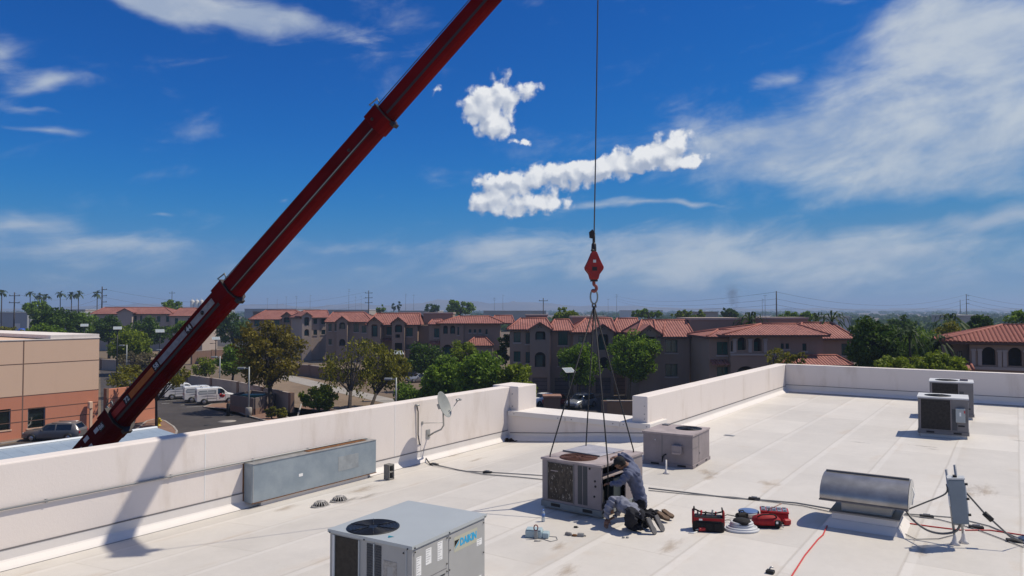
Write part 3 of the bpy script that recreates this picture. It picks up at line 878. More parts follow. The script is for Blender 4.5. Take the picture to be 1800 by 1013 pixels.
# logo plate
yl, zl = ys + .43, z1 - .165
MB().box(.0062, .0075, yl - .30, yl + .26, zl - .10, zl + .10).build('logo_ghost', mat('yellowed', (.43, .42, .33), .6), dk)
M_CY = mat('logo_cyan', (.0, .34, .62), .4)
Mt = Matrix.Translation((.0085, yl + .04, zl)) @ Matrix.Rotation(R(90), 4, 'Z') @ Matrix.Rotation(R(90), 4, 'X')
tm = text_mesh('DAIKIN', .135, extrude=.002, bold=.0055)
lt = link_mesh('lettering', tm, M_CY, dk, Mt @ Matrix.Diagonal((.90, 1, 1, 1)))
MB().add([Mt @ Vector(q) for q in ((-.33, .055, .001), (-.22, .055, .001), (-.33, -.03, .001))], [(2, 1, 0), (0, 1, 2)]).build('logo_mark', M_SCREW, dk)
MB().add([Mt @ Vector(q) for q in ((-.305, -.03, .001), (-.22, .045, .001), (-.235, -.0, .001), (-.325, -.06, .001))], [(0, 1, 2, 3)]).build('logo_mark', M_CY, dk)
tp = dk.matrix_basis.inverted() @ gnd(685, 944, TOPZ)
MB().add([(tp.x - .045, tp.y + .03, H + .003), (tp.x + .05, tp.y + .03, H + .003), (tp.x + .01, tp.y - .045, H + .003)], [(0, 2, 1)]).build('top_sticker', mat('teal_sticker', (.0, .18, .25), .5), dk)

# --- the unit on the slings
B2 = roofpt(1057, 913)
Wd2, L2, H2 = 1.40, 1.72, .99
zb2 = B2.z + .04
u2 = empty('package_unit', (B2.x, B2.y, zb2), RZ_UV - .05, 'faded open rooftop air conditioner hanging in the crane slings beside two workers', 'air conditioner', 'rooftop air conditioners')
RZ2 = RZ_UV - .05
hx, hy, hr = -Wd2 + .62, .42, .37
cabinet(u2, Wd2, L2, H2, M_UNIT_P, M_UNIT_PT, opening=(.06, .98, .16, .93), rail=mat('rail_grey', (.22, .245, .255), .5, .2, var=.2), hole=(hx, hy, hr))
fan(u2, hx, hy, H2, hr, M_FANRUST, guard=True)
z0, z1 = .15, H2 - .06
MB().box(-Wd2 + .15, -Wd2 + .76, -.010, .002, z0 + .02, z1 - .02).build('coil', M_BCOIL, u2)
MB().box(-Wd2 + .22, -Wd2 + .40, -.014, -.009, z1 - .19, z1 - .17).build('coil_bar', M_UNIT_PT, u2)
for a, b, c, d in ((-Wd2 + .135, -Wd2 + .15, z0, z1), (-Wd2 + .76, -Wd2 + .775, z0, z1)):
    MB().box(a, b, -.018, 0, c, d).build('coil_frame', M_UNIT_D, u2)
for xx in (-Wd2 + .865, -Wd2 + .985):
    lv = MB().box(xx, xx + .10, -.004, .002, z0 + .02, z1).build('louver', M_LOUV, u2)
    zz = z0 + .04
    while zz < z1 - .03:
        MB().box(xx + .004, xx + .096, -.011, -.003, zz, zz + .008).build('slat', M_LOUV, lv); zz += .03
for xx, zz in ((-.14, z1 - .26), (-.13, z1 - .36), (-.155, z0 + .22), (-.26, z1 - .03)):
    MB().lathe([(.022, -.004), (.022, .004), (.001, .005)], 10, Matrix.Translation((xx, -.003, zz)) @ Matrix.Rotation(R(90), 4, 'X')).build('pipe_hole', M_BLACK, u2)
# things inside the opening
MB().box(-.42, -.40, .06, 1.4, .13, .93).build('shade_plate', mat('inner_shade', (.012, .012, .013), .7), u2)  # black plates added here; their colour stands for the interior's shade
MB().box(-.40, -.10, .98, 1.0, .13, .93).build('shade_plate', mat('inner_shade', (.012, .012, .013), .7), u2)
MB().lathe([(.001, .13), (.11, .13), (.12, .17), (.12, .42), (.08, .48), (.001, .5)], 18, Matrix.Translation((-.25, .30, 0))).build('compressor', M_BLACK, u2)
MB().box(-.30, -.08, .62, .93, .14, .62).build('control_box', mat('dark_teal_box', (.03, .045, .05), .5, .2), u2, .01)
MB().box(-.2, -.03, .07, .96, .70, .73).build('cross_rail', M_UNIT_PT, u2)
MB().tube([(-.25, .30, .5), (-.25, .30, .6), (-.2, .5, .66), (-.12, .7, .65)], .015, 7).build('copper_pipe', mat('copper', (.35, .14, .07), .4, .7), u2)
# loose panel lying on the lid
lp = empty('access_cover', (0, 0, 0), 0, 'loose grey access panel lying on the lid of the slung unit', 'panel')
Mw = Matrix.Translation((B2.x, B2.y, zb2)) @ Matrix.Rotation(RZ2, 4, 'Z')
pc = Mw.inverted() @ gnd(1043, 794, zb2 + H2)
lp.matrix_basis = Mw @ Matrix.Translation((pc.x, pc.y, H2 + .004)) @ Matrix.Rotation(-.06, 4, 'Z')
MB().box(-.50, .44, -.40, .52, 0, .022).build('sheet', mat('panel_grey', (.43, .415, .44), .5, .15, var=.18, vscale=3), lp, .004)
MB().box(-.50, .44, -.425, -.401, -.002, .03).build('edge_fold', M_UNIT_D, lp)
# curb under it
cu2 = empty('roof_curb', B2, RZ2, 'low white roof curb under the slung unit', 'curb')
MB().box(-Wd2 + .1, -.04, .05, L2 - .1, 0, .035).build('frame', mat('curb_dirty', (.42, .38, .35), .8, var=.4, vscale=5), cu2)

# --- unit behind it
B3 = roofpt(1217.5, 825); Wd3, L3, H3 = 1.33, 1.45, .86
u3 = empty('package_unit', B3, RZ_UV + .05, 'closed mauve-grey rooftop air conditioner just behind the workers', 'air conditioner', 'rooftop air conditioners')
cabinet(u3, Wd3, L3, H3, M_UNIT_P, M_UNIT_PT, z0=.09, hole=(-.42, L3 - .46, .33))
fan(u3, -.42, L3 - .46, H3, .33, M_FANBLK)
MB().box(-.52, -.26, -.12, -.001, .36, .58).build('inlet_hood', M_UNIT_P, u3, .015)
MB().box(-.50, -.28, -.135, -.121, .35, .40).build('hood_lip', M_UNIT_PT, u3)
for bx in ((.0, .005, .52, .535, .1, H3 - .05), (.0, .005, .03, .52, .50, .508)):
    MB().box(*bx).build('panel_seam', M_UNIT_D, u3)
MB().box(.005, .012, .56, .60, .3, .34).build('latch', M_UNIT_D, u3)
MB().box(-Wd3 * .62, -Wd3 * .60, -.004, 0, .1, H3 - .05).build('panel_seam', M_UNIT_D, u3)
MB().lathe([(.001, 0), (.02, 0), (.001, .012)], 8, Matrix.Translation((-Wd3 * .75, -.001, .66)) @ Matrix.Rotation(R(90), 4, 'X')).build('plug', M_WHITE, u3)
MB().box(-Wd3 + .1, -Wd3 + .28, L3 - .3, L3 - .1, H3, H3 + .03).build('lid_tab', M_UNIT_D, u3)
MB().box(-Wd3 - .05, .06, -.06, L3 + .06, -.05, -.001).build('pad', M_PARW, u3)
vp = empty('vent_pipe', roofpt(1171, 833), 0, 'short white vent stub standing beside the mauve unit', 'pipe')
MB().lathe([(.09, 0), (.035, .05), (.022, .12), (.022, .34), (.001, .34)], 12).build('flashing_cone', M_PARW, vp)
dhose = [(-.80, -.02, .24), (-.76, -.09, .22), (-.72, -.12, .30), (-.66, -.10, .33)]
MB().tube(dhose, .02, 7).build('drain_hose', M_BLACK, u3)
MB().tube([(-.76, -.10, .25), (-.77, -.11, .12)], .018, 7).build('drain_trap', M_BLACK, u3)

# --- two far units
def far_unit(px, py, W_, L_, H_, label, disc, rot):
    B = roofpt(px, py); o = empty('package_unit', B, RZ_UV + rot, label, 'air conditioner', 'rooftop air conditioners')
    cabinet(o, W_, L_, H_, M_UNIT_D, M_UNIT_W, z0=.11, hole=(-W_ + .55, L_ * .45, .36))
    fan(o, -W_ + .55, L_ * .45, H_, .36, M_FANBLK)
    MB().box(-W_ + .08, -.48, -.008, .002, .15, H_ - .08).build('coil', M_COIL, o)
    MB().box(-W_ + .06, -W_ + .08, -.014, 0, .13, H_ - .06).build('coil_frame', M_UNIT_P, o)
    MB().box(-.48, -.46, -.014, 0, .13, H_ - .06).build('coil_frame', M_UNIT_P, o)
    MB().box(-.44, -.30, -.006, .001, .15, H_ - .35).build('louver', M_LOUV, o)
    MB().box(-.28, -.1, -.02, -.001, .28, .32).build('handle', M_BLACK, o)
    MB().box(.0, .006, .1, L_ - .1, .2, H_ - .15).build('access_panel', M_UNIT_W, o, .003)
    if disc:
        d = MB().box(-.34, -.08, -.11, -.002, .42, .86).build('switch_box', mat('switch_grey', (.36, .39, .40), .5, .2), o, .01)
        MB().box(-.115, -.085, -.13, -.111, .72, .80).build('switch_lever', mat('red_plastic', (.5, .02, .03), .4), d)
        MB().box(-.24, -.19, -.113, -.111, .62, .74).build('label', M_WHITE, d)
    MB().box(-W_ + .06, -.06, .05, L_ - .05, -.12, .001).build('curb', M_PARW, o)
    o.location.z += .10
    return o
far_unit(1703, 773, 1.38, 1.25, 1.17, 'nearer of two dark-fronted rooftop units by the far parapet', True, .06)
f5 = far_unit(1712, 739, 1.40, 1.3, 1.28, 'rooftop unit farther back, half hidden by its dark-fronted twin', False, .06)
MB().box(-.42, -.16, .5, .7, 1.28, 1.36).build('top_box', M_UNIT_P, f5)
vp2 = empty('vent_pipe', roofpt(1586, 694), 0, 'thin white vent pipe by the far parapet', 'pipe')
MB().lathe([(.10, 0), (.06, .04), (.05, .28), (.035, .3), (.035, .55), (.001, .55)], 10).build('boot', M_PARW, vp2)
MB().lathe([(.03, .55), (.03, .72), (.001, .74)], 10).build('pipe_top', M_GREYPIPE, vp2)

# --- barrel fan hood
fb = roofpt(1579, 942)
fh = empty('fan_hood', fb, RZ_UV + .02, 'barrel shaped metal roof ventilator hood on a white curb', 'roof vent')
cw, cl = 1.12, .95           # curb along V, along U
mb = MB(); mb.hexa([(-cw - .16, -.13, -.02), (.13, -.13, -.02), (.13, cl + .13, -.02), (-cw - .16, cl + .13, -.02)], [(-cw, 0, .14), (0, 0, .14), (0, cl, .14), (-cw, cl, .14)])
mb.build('curb_flare', M_PARW, fh, .02, 2)
MB().box(-cw + .01, -.01, .01, cl - .01, .14, .26).build('curb', M_PARW, fh)
MB().box(-cw - .03, .03, -.03, cl + .03, .26, .285).build('curb_cap', mat('cap_metal', (.25, .24, .23), .5, .5), fh)
MB().box(-cw + .16, -.12, .12, cl - .12, .285, .60).build('neck', mat('neck_tan', (.52, .49, .45), .6, .1, var=.15), fh)
x0, x1 = -cw - .18, .17
prof = []
for i in range(15):
    a = math.pi * (1.08 - 1.16 * i / 14)
    prof.append((cl / 2 + .60 * math.cos(a), .55 + .37 * max(-.12, math.sin(a))))
rings = [[(x, y, z) for y, z in prof] for x in (x0, x0 + (x1 - x0) / 3, x0 + 2 * (x1 - x0) / 3, x1)]
inner = [[(x, cl / 2 + (y - cl / 2) * .985, .55 + (z - .55) * .985) for y, z in prof] for x in (x0, x1)]
M_HOOD = mat('hood_metal', (.40, .39, .385), .38, .8, var=.3, vscale=2.5, bump=.04, bscale=2.5)
MB().loft(rings, cap=False, closed=False).build('hood_barrel', M_HOOD, fh)
M_HEND = mat('hood_end', (.60, .585, .56), .5, .2, var=.12)
for x in (x0 + .004, x1 - .004):
    n_ = len(prof); mb = MB(); mb.add([(x, y, z) for y, z in prof] + [(x + .012, y, z) for y, z in prof], [tuple(range(n_)), tuple(range(n_, 2 * n_))[::-1]]); mb.build('hood_end', M_HEND, fh)
MB().box(x0 - .01, x1 + .01, prof[0][0] - .02, prof[0][0] + .03, prof[0][1] - .02, prof[0][1] + .004).build('drip_edge', M_DARKLINE, fh)
zt_ = max(z for _, z in prof)
MB().box(x0 + .02, x1 - .02, cl / 2 - .02, cl / 2 + .03, zt_ + .002, zt_ + .03).build('top_seam', M_DARKLINE, fh)
MB().box(x0 - .008, x0 + .006, cl / 2 - .35, cl / 2 + .35, .55, .59).build('end_trim', M_GALV, fh)
ch = [(x1 + .02, .55, .78), (x1 + .05, .52, .66), (x1 + .03, .48, .56), (x1 + .02, .42, .48)]
MB().tube(ch, .012, 5).build('hook_chain', M_WHITE, fh)

# --- disconnect box on posts
pb = roofpt(1681, 958)
dcx = empty('disconnect_box', pb, RZ_UV + .12, 'tilted blue-grey electrical disconnect box on two steel posts', 'electrical box')
tilt = Matrix.Rotation(R(-5), 4, 'Y') @ Matrix.Rotation(R(3), 4, 'X')
for q, yy in ((-.02, .0), (.12, .18)):
    MB().lathe([(.085, 0), (.05, .05), (.03, .12), (.024, .22), (.001, .22)], 12, Matrix.Translation((q, yy, 0))).build('post_boot', M_PARW, dcx)
    MB().tube([(q, yy, .1), tilt @ Vector((q, yy, 1.30 + .04 * (yy > 0)))], .021, 8).build('post', M_GALV, dcx)
MB().box(-.02, .22, -.20, -.03, .42, 1.18, tilt).build('cabinet', mat('box_blue', (.17, .215, .265), .5, .15, var=.15, vscale=3), dcx, .012, 2)
MB().box(-.015, .215, -.206, -.2005, .44, 1.16, tilt).build('door', mat('box_blue2', (.19, .235, .285), .5, .15, var=.15, vscale=3), dcx, .004)
MB().box(-.03, .23, -.21, -.02, 1.181, 1.205, tilt).build('rain_lip', mat('box_lip', (.48, .50, .52), .5, .2), dcx)
MB().box(-.045, -.021, -.19, -.10, .72, .90, tilt).build('lever', M_WHITE, dcx, .006)
MB().box(.221, .235, -.16, -.10, .55, 1.1, tilt).build('hinge', M_WHITE, dcx)
for zz in (1.08, .83, .56):
    MB().box(.22, .265, -.18, -.13, zz, zz + .03, tilt).build('clamp', M_BLACK, dcx)
MB().box(.06, .12, -.15, -.08, 1.205, 1.235, tilt).build('hub_cap', M_BLACK, dcx)
MB().box(-.02, .16, .0, .05, .34, .40, tilt).build('strut', M_GALV, dcx)
MB().box(-.03, .16, .0, .04, 1.05, 1.10, tilt).build('strut', M_GALV, dcx)

M_FLEX = mat('flex_conduit', (.14, .14, .14), .55, .2)
def span(name, pts, r, m, label, cat='cable'):
    return tag(MB().tube(pts, r, 7).build(name, m), label, cat)
def smooth_pts(pts, n=6):
    pts = [Vector(p) for p in pts]; out = []
    for i in range(len(pts) - 1):
        p0 = pts[max(i - 1, 0)]; p1 = pts[i]; p2 = pts[i + 1]; p3 = pts[min(i + 2, len(pts) - 1)]
        for k in range(n):
            t = k / n
            out.append(.5 * ((2 * p1) + (p2 - p0) * t + (2 * p0 - 5 * p1 + 4 * p2 - p3) * t * t + (3 * p1 - p0 - 3 * p2 + p3) * t ** 3))
    out.append(pts[-1]); return out
Dp = pb.y
span('flexible_conduit', smooth_pts([at(1590, 898, 13.4), at(1625, 884, 13.1), at(1662, 868, Dp + .02), at(1664, 851, Dp + .02)]), .014, M_FLEX, 'dark conduit rising from the fan hood to the top of the disconnect box')
span('flexible_conduit', smooth_pts([at(1592, 897, 13.3), at(1606, 915, 13.1), at(1630, 932, 12.95), at(1655, 938, 12.8), at(1678, 935, 12.7), at(1687, 925, 12.62), at(1688, 915, 12.6)]), .02, M_FLEX, 'black flexible conduit sagging from the fan hood under the disconnect box')
span('flexible_conduit', [at(1695, 862, Dp - .02), at(1730, 902, Dp - .1), at(1775, 943, Dp - .3), roofpt(1800, 955, .03), roofpt(1850, 985, .03)], .016, M_FLEX, 'thick conduit slanting down from the disconnect box to the right edge')
c1, c2 = at(1730, 902, Dp - .1), at(1744, 915, Dp - .15)
span('conduit_coupling', [c1, c2], .045, M_BLACK, 'black coupling sleeve on the slanting conduit at the right', 'coupling')
on_roof_line('loose_wire', [(1580, 926), (1590, 938), (1610, 948), (1650, 947), (1678, 940)], .007, M_FLEX, 'thin loose wire on the roof between hood curb and posts', 'wire')
# the vent whose round shadow enters at the right edge
mv = empty('mushroom_vent', roofpt(1885, 952), 0, 'mushroom roof vent just outside the right edge', 'roof vent')
MB().lathe([(.28, 0), (.2, .1), (.16, .2), (.16, .75), (.45, .72), (.46, .8), (.36, .95), (.15, 1.03), (.001, 1.04)], 24).build('cowl', M_GALV, mv)

# --- small loose bits
bit = empty('junction_box', roofpt(1354, 1008), RZ_UV, 'small dark junction box lying alone near the lower edge', 'box')
MB().box(-.06, .06, -.05, .05, 0, .05).build('shell', M_BLACK, bit, .008); MB().tube([(-.02, 0, .05), (0, .02, .09), (.04, .03, .09)], .012, 6).build('stub', M_GALV, bit)
pt = empty('metal_plate', roofpt(1282, 766), RZ_UV, 'small grey metal plate lying flat beyond the mauve unit', 'plate')
MB().box(-.16, .16, -.09, .09, 0, .012).build('sheet', M_ARM, pt); MB().box(-.12, .12, -.05, .05, .0125, .02).build('raised_centre', M_GALV, pt)

# ================================================================== CRANE
M_RED = mat('crane_red', (.115, .002, .0035), .55, 0, var=.45, vscale=.8, spec=.06)
M_RED2 = mat('crane_red_inner', (.125, .0025, .0035), .55, 0, var=.45, vscale=.7, spec=.06)
M_GREASE = mat('grease', (.018, .012, .012), .5)
M_STEEL = mat('steel_rope', (.10, .10, .105), .5, .5)
M_STEELL = mat('pale_steel', (.22, .24, .23), .5, .4)
Ddist = lambda y: 1.0 / (1 / 15.3 + (1 / 20.7 - 1 / 15.3) * (y + 219) / 999.0)
def boom_at(y): return at(859 - .877 * y, y, Ddist(y))
TIP = boom_at(-215)
FOOT = boom_at(800)
bdir = (TIP - FOOT).normalized()
BASE = FOOT - bdir * ((FOOT.z - 2.6) / bdir.z)
Ylat = Vector((0, 0, 1)).cross(bdir).normalized(); Zup = bdir.cross(Ylat)
Mb = Matrix((( bdir.x, Ylat.x, Zup.x, BASE.x), (bdir.y, Ylat.y, Zup.y, BASE.y), (bdir.z, Ylat.z, Zup.z, BASE.z), (0, 0, 0, 1)))
bx_ = lambda p: (p - BASE).dot(bdir)
crane = empty('telescopic_crane', (BASE.x, BASE.y, 0), 0, 'dark red telescopic crane boom rising across the sky from behind the left parapet', 'crane')
Mb_l = Matrix.Translation((-BASE.x, -BASE.y, 0)) @ Mb
def prof_b(h, w): return [(-w, .5 * h), (w, .5 * h), (w, -.14 * h), (w * .72, -.38 * h), (w * .30, -.5 * h), (-w * .30, -.5 * h), (-w * .72, -.38 * h), (-w, -.14 * h)]
def section(x0, x1, h, w, m, name='boom_section'):
    return MB().loft([[Mb_l @ Vector((x, a, b)) for a, b in prof_b(h, w)] for x in (x0, x1)], smooth=False).build(name, m, crane, .012, 2)
xc1, xc2 = bx_(boom_at(512)), bx_(boom_at(205))
xf = bx_(boom_at(737)); xt = bx_(TIP)
def side_box(x0, x1, y, z0, z1, m, name, par=crane, t=.006, lower=False):
    return MB().box(x0, x1, y - t, y, z0, z1, Mb_l).build(name, m, par)
# h and w per section
HB, H1, H2_, H3_ = .68, .57, .52, .47
s0 = section(0, xf, HB + .06, .30, M_RED)
s1 = section(xf - .05, xc1, H1 + .04, .25, M_RED)
s2 = section(xc1 - .05, xc2, H2_ + .02, .215, M_RED2)
s3 = section(xc2 - .05, xt, H3_, .185, M_RED2)
for x, h, w in ((xf, HB + .1, .33), (xc1, H1 + .10, .285), (xc2, H2_ + .09, .25)):
    section(x - .38, x + .02, h, w, M_RED, 'collar')
    MB().loft([[Mb_l @ Vector((q, a * 1.02, b * 1.02)) for a, b in prof_b(h, w)] for q in (x + .02, x + .05)], smooth=False).build('collar_plate', M_GREASE, crane)
    # rope guide bracket on the back of the boom
    MB().tube([Mb_l @ Vector(q) for q in ((x - .05, -.1, h * .5), (x - .12, -.1, h * .5 + .19), (x + .14, -.1, h * .5 + .14))], .025, 4, smooth=False).build('rope_guide', M_STEELL, crane)
    MB().tube([Mb_l @ Vector(q) for q in ((x + .14, -.1, h * .5 + .16), (x + .1, -.1, h * .5))], .018, 4).build('rope_guide', M_STEELL, crane)
    MB().box(x - .03, x + .07, -w * .6, w * .2, -h * .5 - .09, -h * .5 + .02, Mb_l).build('wear_block', M_GREASE, crane)
# hydraulic line and grease band along the lower knuckle of each section
for x0, x1, h, w in ((xf + .1, xc1 - .4, H1 + .04, .25), (xc1 + .1, xc2 - .4, H2_ + .02, .215), (xc2 + .1, xt, H3_, .185)):
    MB().box(x0, x1, -w - .004, -w + .01, -.20 * h, -.07 * h, Mb_l).build('grease_band', M_GREASE, crane)
    if .5 < h < .6:
        MB().tube([Mb_l @ Vector((q, -w - .02, -.15 * h)) for q in (x0, x1)], .012, 6).build('hydraulic_line', M_STEELL, crane)
# warning strips with numbers on the first section
M_SGREY = mat('strip_grey', (.27, .26, .27), .6, var=.35, vscale=5)
M_SORG = mat('strip_orange', (.45, .10, .006), .5, var=.2)
M_SRED = mat('strip_red', (.38, .012, .006), .5, var=.2)
yS = -.25 - .001
def xs_of(px, py): 
    # position along the boom nearest the pixel
    best = min(((boom_at(y).x - boom_at(py).x) ** 2 + (y - py) ** 2, y) for y in range(py - 60, py + 60)); return bx_(boom_at(best[1]))
zc = .10
X44, X58, X72, X86 = (bx_(boom_at(q)) for q in (570 + 13, 640 + 8, 700 + 6, 750 + 2))
side_box(X44 + .14, xc1 - .5, yS, zc - .085, zc + .085, M_SGREY, 'marking_strip')
side_box(X58 + .14, X44 - .14, yS, zc - .085, zc + .085, M_SGREY, 'marking_strip')
side_box(X72 + .14, X58 - .14, yS, zc - .085, zc + .085, M_SORG, 'marking_strip')
xr0 = max(X86 + .14, xf + .06)
side_box(xr0, X72 - .14, yS, zc - .085, zc + .085, M_SRED, 'marking_strip')
M_SWH = mat('decal_white', (.48, .48, .48), .5)
for xx, tx in ((X44, '44'), (X58, '58'), (X72, '72'), (X86, '86')):
    w = .25 if xx > xf else .33
    hb_ = side_box(xx - .12, xx + .12, -w - .002, zc - .10, zc + .10, M_GREASE, 'number_decal')
    tm = text_mesh(tx, .19, extrude=.001, bold=.004)
    Mt = Mb_l @ Matrix.Translation((xx, -w - .011, zc)) @ Matrix.Rotation(R(90), 4, 'X')
    lt = link_mesh('lettering', tm, M_SWH, hb_)
    lt.matrix_local = Mt
MB().lathe([(.001, -.004), (.055, -.004), (.055, .01), (.001, .01)], 14, Mb_l @ Matrix.Translation((X44 + .62, -.262, zc)) @ Matrix.Rotation(R(90), 4, 'X')).build('pin_hole', M_GREASE, crane)
MB().lathe([(.001, -.004), (.04, -.004), (.04, .01), (.001, .01)], 14, Mb_l @ Matrix.Translation((xc2 - 1.2, -.222, .02)) @ Matrix.Rotation(R(90), 4, 'X')).build('pin_hole', M_GREASE, crane)
MB().lathe([(.001, -.004), (.04, -.004), (.04, .01), (.001, .01)], 14, Mb_l @ Matrix.Translation((xc2 - .25, -.258, .08)) @ Matrix.Rotation(R(90), 4, 'X')).build('pin_hole', M_GREASE, crane)
for xx, zz in ((xf - .62, .16), (xf - 1.12, -.05), (xf - 1.5, .12), (xf - 1.1, .22)):
    side_box(xx - .11, xx + .11, -.302, zz - .06, zz + .06, M_SWH, 'warning_decal')
# hoist rope along the back of the boom, tip sheaves
MB().tube([Mb_l @ Vector(q) for q in ((xf - 3, -.06, HB * .5 + .14), (xc1, -.06, H1 * .5 + .10), (xc2, -.06, H2_ * .5 + .09), (xt, -.06, H3_ * .5 + .10))], .010, 6).build('hoist_rope', M_STEEL, crane)
MB().lathe([(.001, -.12), (.26, -.12), (.22, -.05), (.22, .05), (.26, .12), (.001, .12)], 20, Mb_l @ Matrix.Translation((xt + .12, 0, -.02)) @ Matrix.Rotation(R(90), 4, 'X')).build('tip_sheave', M_GREASE, crane)
MB().box(xt - .1, xt + .3, -.2, -.14, -.3, .3, Mb_l).build('tip_cheek', M_RED, crane); MB().box(xt - .1, xt + .3, .14, .2, -.3, .3, Mb_l).build('tip_cheek', M_RED, crane)
# turret and carrier, behind the parapet
rzb = math.atan2(bdir.y, bdir.x)
Mr = Matrix.Rotation(rzb, 4, 'Z')
MB().lathe([(.9, 1.25), (.9, 1.5), (.7, 1.55), (.7, 1.7), (.001, 1.7)], 24, Matrix.Translation((.8, 0, 0)) ).build('turntable', M_GREASE, crane)
mb = MB(); mb.prism([(-.6, 1.7), (1.4, 1.7), (.7, 2.9), (-.4, 3.0)], -.42, -.34, 'y', Mr); mb.build('turret_cheek', M_RED, crane)
mb = MB(); mb.prism([(-.6, 1.7), (1.4, 1.7), (.7, 2.9), (-.4, 3.0)], .34, .42, 'y', Mr); mb.build('turret_cheek', M_RED, crane)
MB().tube([Mr @ Vector((1.3, 0, 1.75)), Mb_l @ Vector((3.4, 0, -.35))], .12, 12).build('lift_cylinder', M_GREASE, crane)
MB().box(-3.8, 2.6, -1.2, 1.2, .85, 1.25).build('carrier_deck', M_GREASE, crane)
for q in (-3.0, -1.8, 1.6):
    for s_ in (-1, 1):
        MB().lathe([(.25, -.15), (.48, -.15), (.52, -.1), (.52, .1), (.48, .15), (.25, .15)], 20, Matrix.Translation((q, s_ * 1.0, .52)) @ Matrix.Rotation(R(90), 4, 'X')).build('wheel', M_BLACK, crane)

# ---- rope, block, slings
HK = 15.3
rope = MB().tube([TIP + Vector((.25, 0, -.05)), at(1051, 0, HK), at(1046.5, 300, HK), at(1044.5, 405, HK), at(1044.5, 447, HK)], .014, 6).build('crane_rope', M_STEEL)
tag(rope, 'taut steel crane rope hanging down the sky to the hook block', 'rope')
hb = at(1044, 470, HK)
hk = empty('hook_block', hb, 0, 'red diamond shaped hook block hanging on the crane rope', 'hook block')
m_px = HK / FPX
poly = [(-.02, .32), (.05, .32), (.13, .13), (.195, .0), (.185, -.05), (.11, -.15), (.08, -.26), (-.08, -.26), (-.11, -.15), (-.185, -.05), (-.195, .0), (-.13, .13), (-.05, .32)]
M_HRED = mat('hook_red', (.30, .012, .008), .45, 0, var=.3, vscale=6)
MB().prism(poly, -.13, -.09, 'y').build('cheek_plate', M_HRED, hk, .012, 2)
MB().prism(poly, .09, .13, 'y').build('cheek_plate', M_HRED, hk, .012, 2)
MB().lathe([(.04, -.08), (.17, -.08), (.14, -.03), (.14, .03), (.17, .08), (.04, .08)], 22, Matrix.Rotation(R(90), 4, 'X')).build('sheave', M_GREASE, hk)
MB().box(-.07, .07, -.088, .088, -.30, -.2).build('cross_head', M_GREASE, hk)
MB().box(-.03, .03, -.136, -.131, .09, .15).build('decal', M_SWH, hk)
MB().box(-.05, .05, -.137, -.131, -.08, .0).build('dark_recess', M_GREASE, hk)
MB().tube([(-.06, -.08, .36), (0, -.06, .33)], .03, 6).build('pin', M_GREASE, hk)
MB().lathe([(.05, .30), (.055, .38), (.05, .48), (.03, .52), (.001, .52)], 10).build('rope_socket', M_GREASE, hk)
MB().tube([(.0, 0, .5), (.0, 0, .72)], .03, 6).build('wedge', M_GREASE, hk)
MB().prism([(-.09, .62), (-.01, .60), (.02, .72), (-.03, .80), (-.10, .74)], -.03, .03, 'y').build('rope_clamp', M_GREASE, hk)
# hook
hp = [(0, 0, -.28), (0, 0, -.36), (.04, 0, -.40), (.05, 0, -.46), (.0, 0, -.51), (-.05, 0, -.47)]
MB().tube(smooth_pts(hp, 4), [.035] * (5 * 4) + [.02], 8).build('hook', mat('hook_pink', (.22, .06, .05), .5, .3), hk)
# master link
rl = empty('lifting_ring', hb + Vector((0, 0, -.62)), 0, 'oblong steel lifting ring in the crane hook', 'ring')
pts = [(.075 * math.cos(t), 0, .15 * math.sin(t)) for t in [i * 2 * math.pi / 24 for i in range(25)]]
MB().tube(pts, .018, 8, cap=False).build('link', M_STEELL, rl)
for q in (-.03, .03):
    MB().tube([(q, -.03, -.15), (q * 1.2, -.03, -.22), (q, .03, -.22), (q, .03, -.14)], .016, 6).build('shackle', M_STEEL, rl)
rp = hb + Vector((0, 0, -.82))
M_SLING = mat('sling', (.028, .028, .030), .8)
Mu2 = Matrix.Translation((B2.x, B2.y, zb2)) @ Matrix.Rotation(RZ2, 4, 'Z')
for tl, nm in (((-Wd2 + .13, .10, .0), 'sling leg to the left front corner of the hanging unit'), ((-Wd2 + .13, L2 - .22, 0), 'sling leg to the rear left corner of the hanging unit'),
               ((.045, .13, 0), 'sling leg passing in front of the unit opening'), ((-.14, L2 - .14, 0), 'sling leg to the rear right corner of the hanging unit')):
    top = Mu2 @ Vector((tl[0] + (.03 if tl[0] > 0 else 0), tl[1], H2 + .05)); bot = Mu2 @ Vector((tl[0] + (.03 if tl[0] > 0 else 0), tl[1], .06 if tl[0] > 0 else H2 + .004))
    side_v = (top - rp).normalized().orthogonal().normalized()
    tag(MB().tube([rp, top, bot], [.016, .014, .014], 6).build('sling', M_SLING), nm, 'sling', 'crane slings')

# ================================================================== GROUND
def ground_mat(name, c1, c2, c3, s1=.05, s2=1.2, rough=.95):
    m = bpy.data.materials.new(name); m.use_nodes = True; t = m.node_tree; X.nt = t; b = t.nodes['Principled BSDF']
    c = t.nodes.new('ShaderNodeTexCoord').outputs['Object']
    a = mixc(sstep(noise(c, s1, 5, .6), .38, .62), c1, c2)
    a = mixc(sstep(noise(c, s2, 6, .65), .5, .72) * .6, a, c3)
    t.links.new(a, b.inputs['Base Color']); b.inputs['Roughness'].default_value = rough; b.inputs['Specular IOR Level'].default_value = .2
    bn = t.nodes.new('ShaderNodeBump'); bn.inputs['Strength'].default_value = .4; bn.inputs['Distance'].default_value = .05
    t.links.new(noise(c, s2 * 6, 4, .6).s, bn.inputs['Height']); t.links.new(bn.outputs[0], b.inputs['Normal'])
    MATS[name] = m
    return m
M_DESERT = ground_mat('desert_ground', (.165, .122, .088), (.125, .098, .07), (.085, .085, .048), .004, .3)
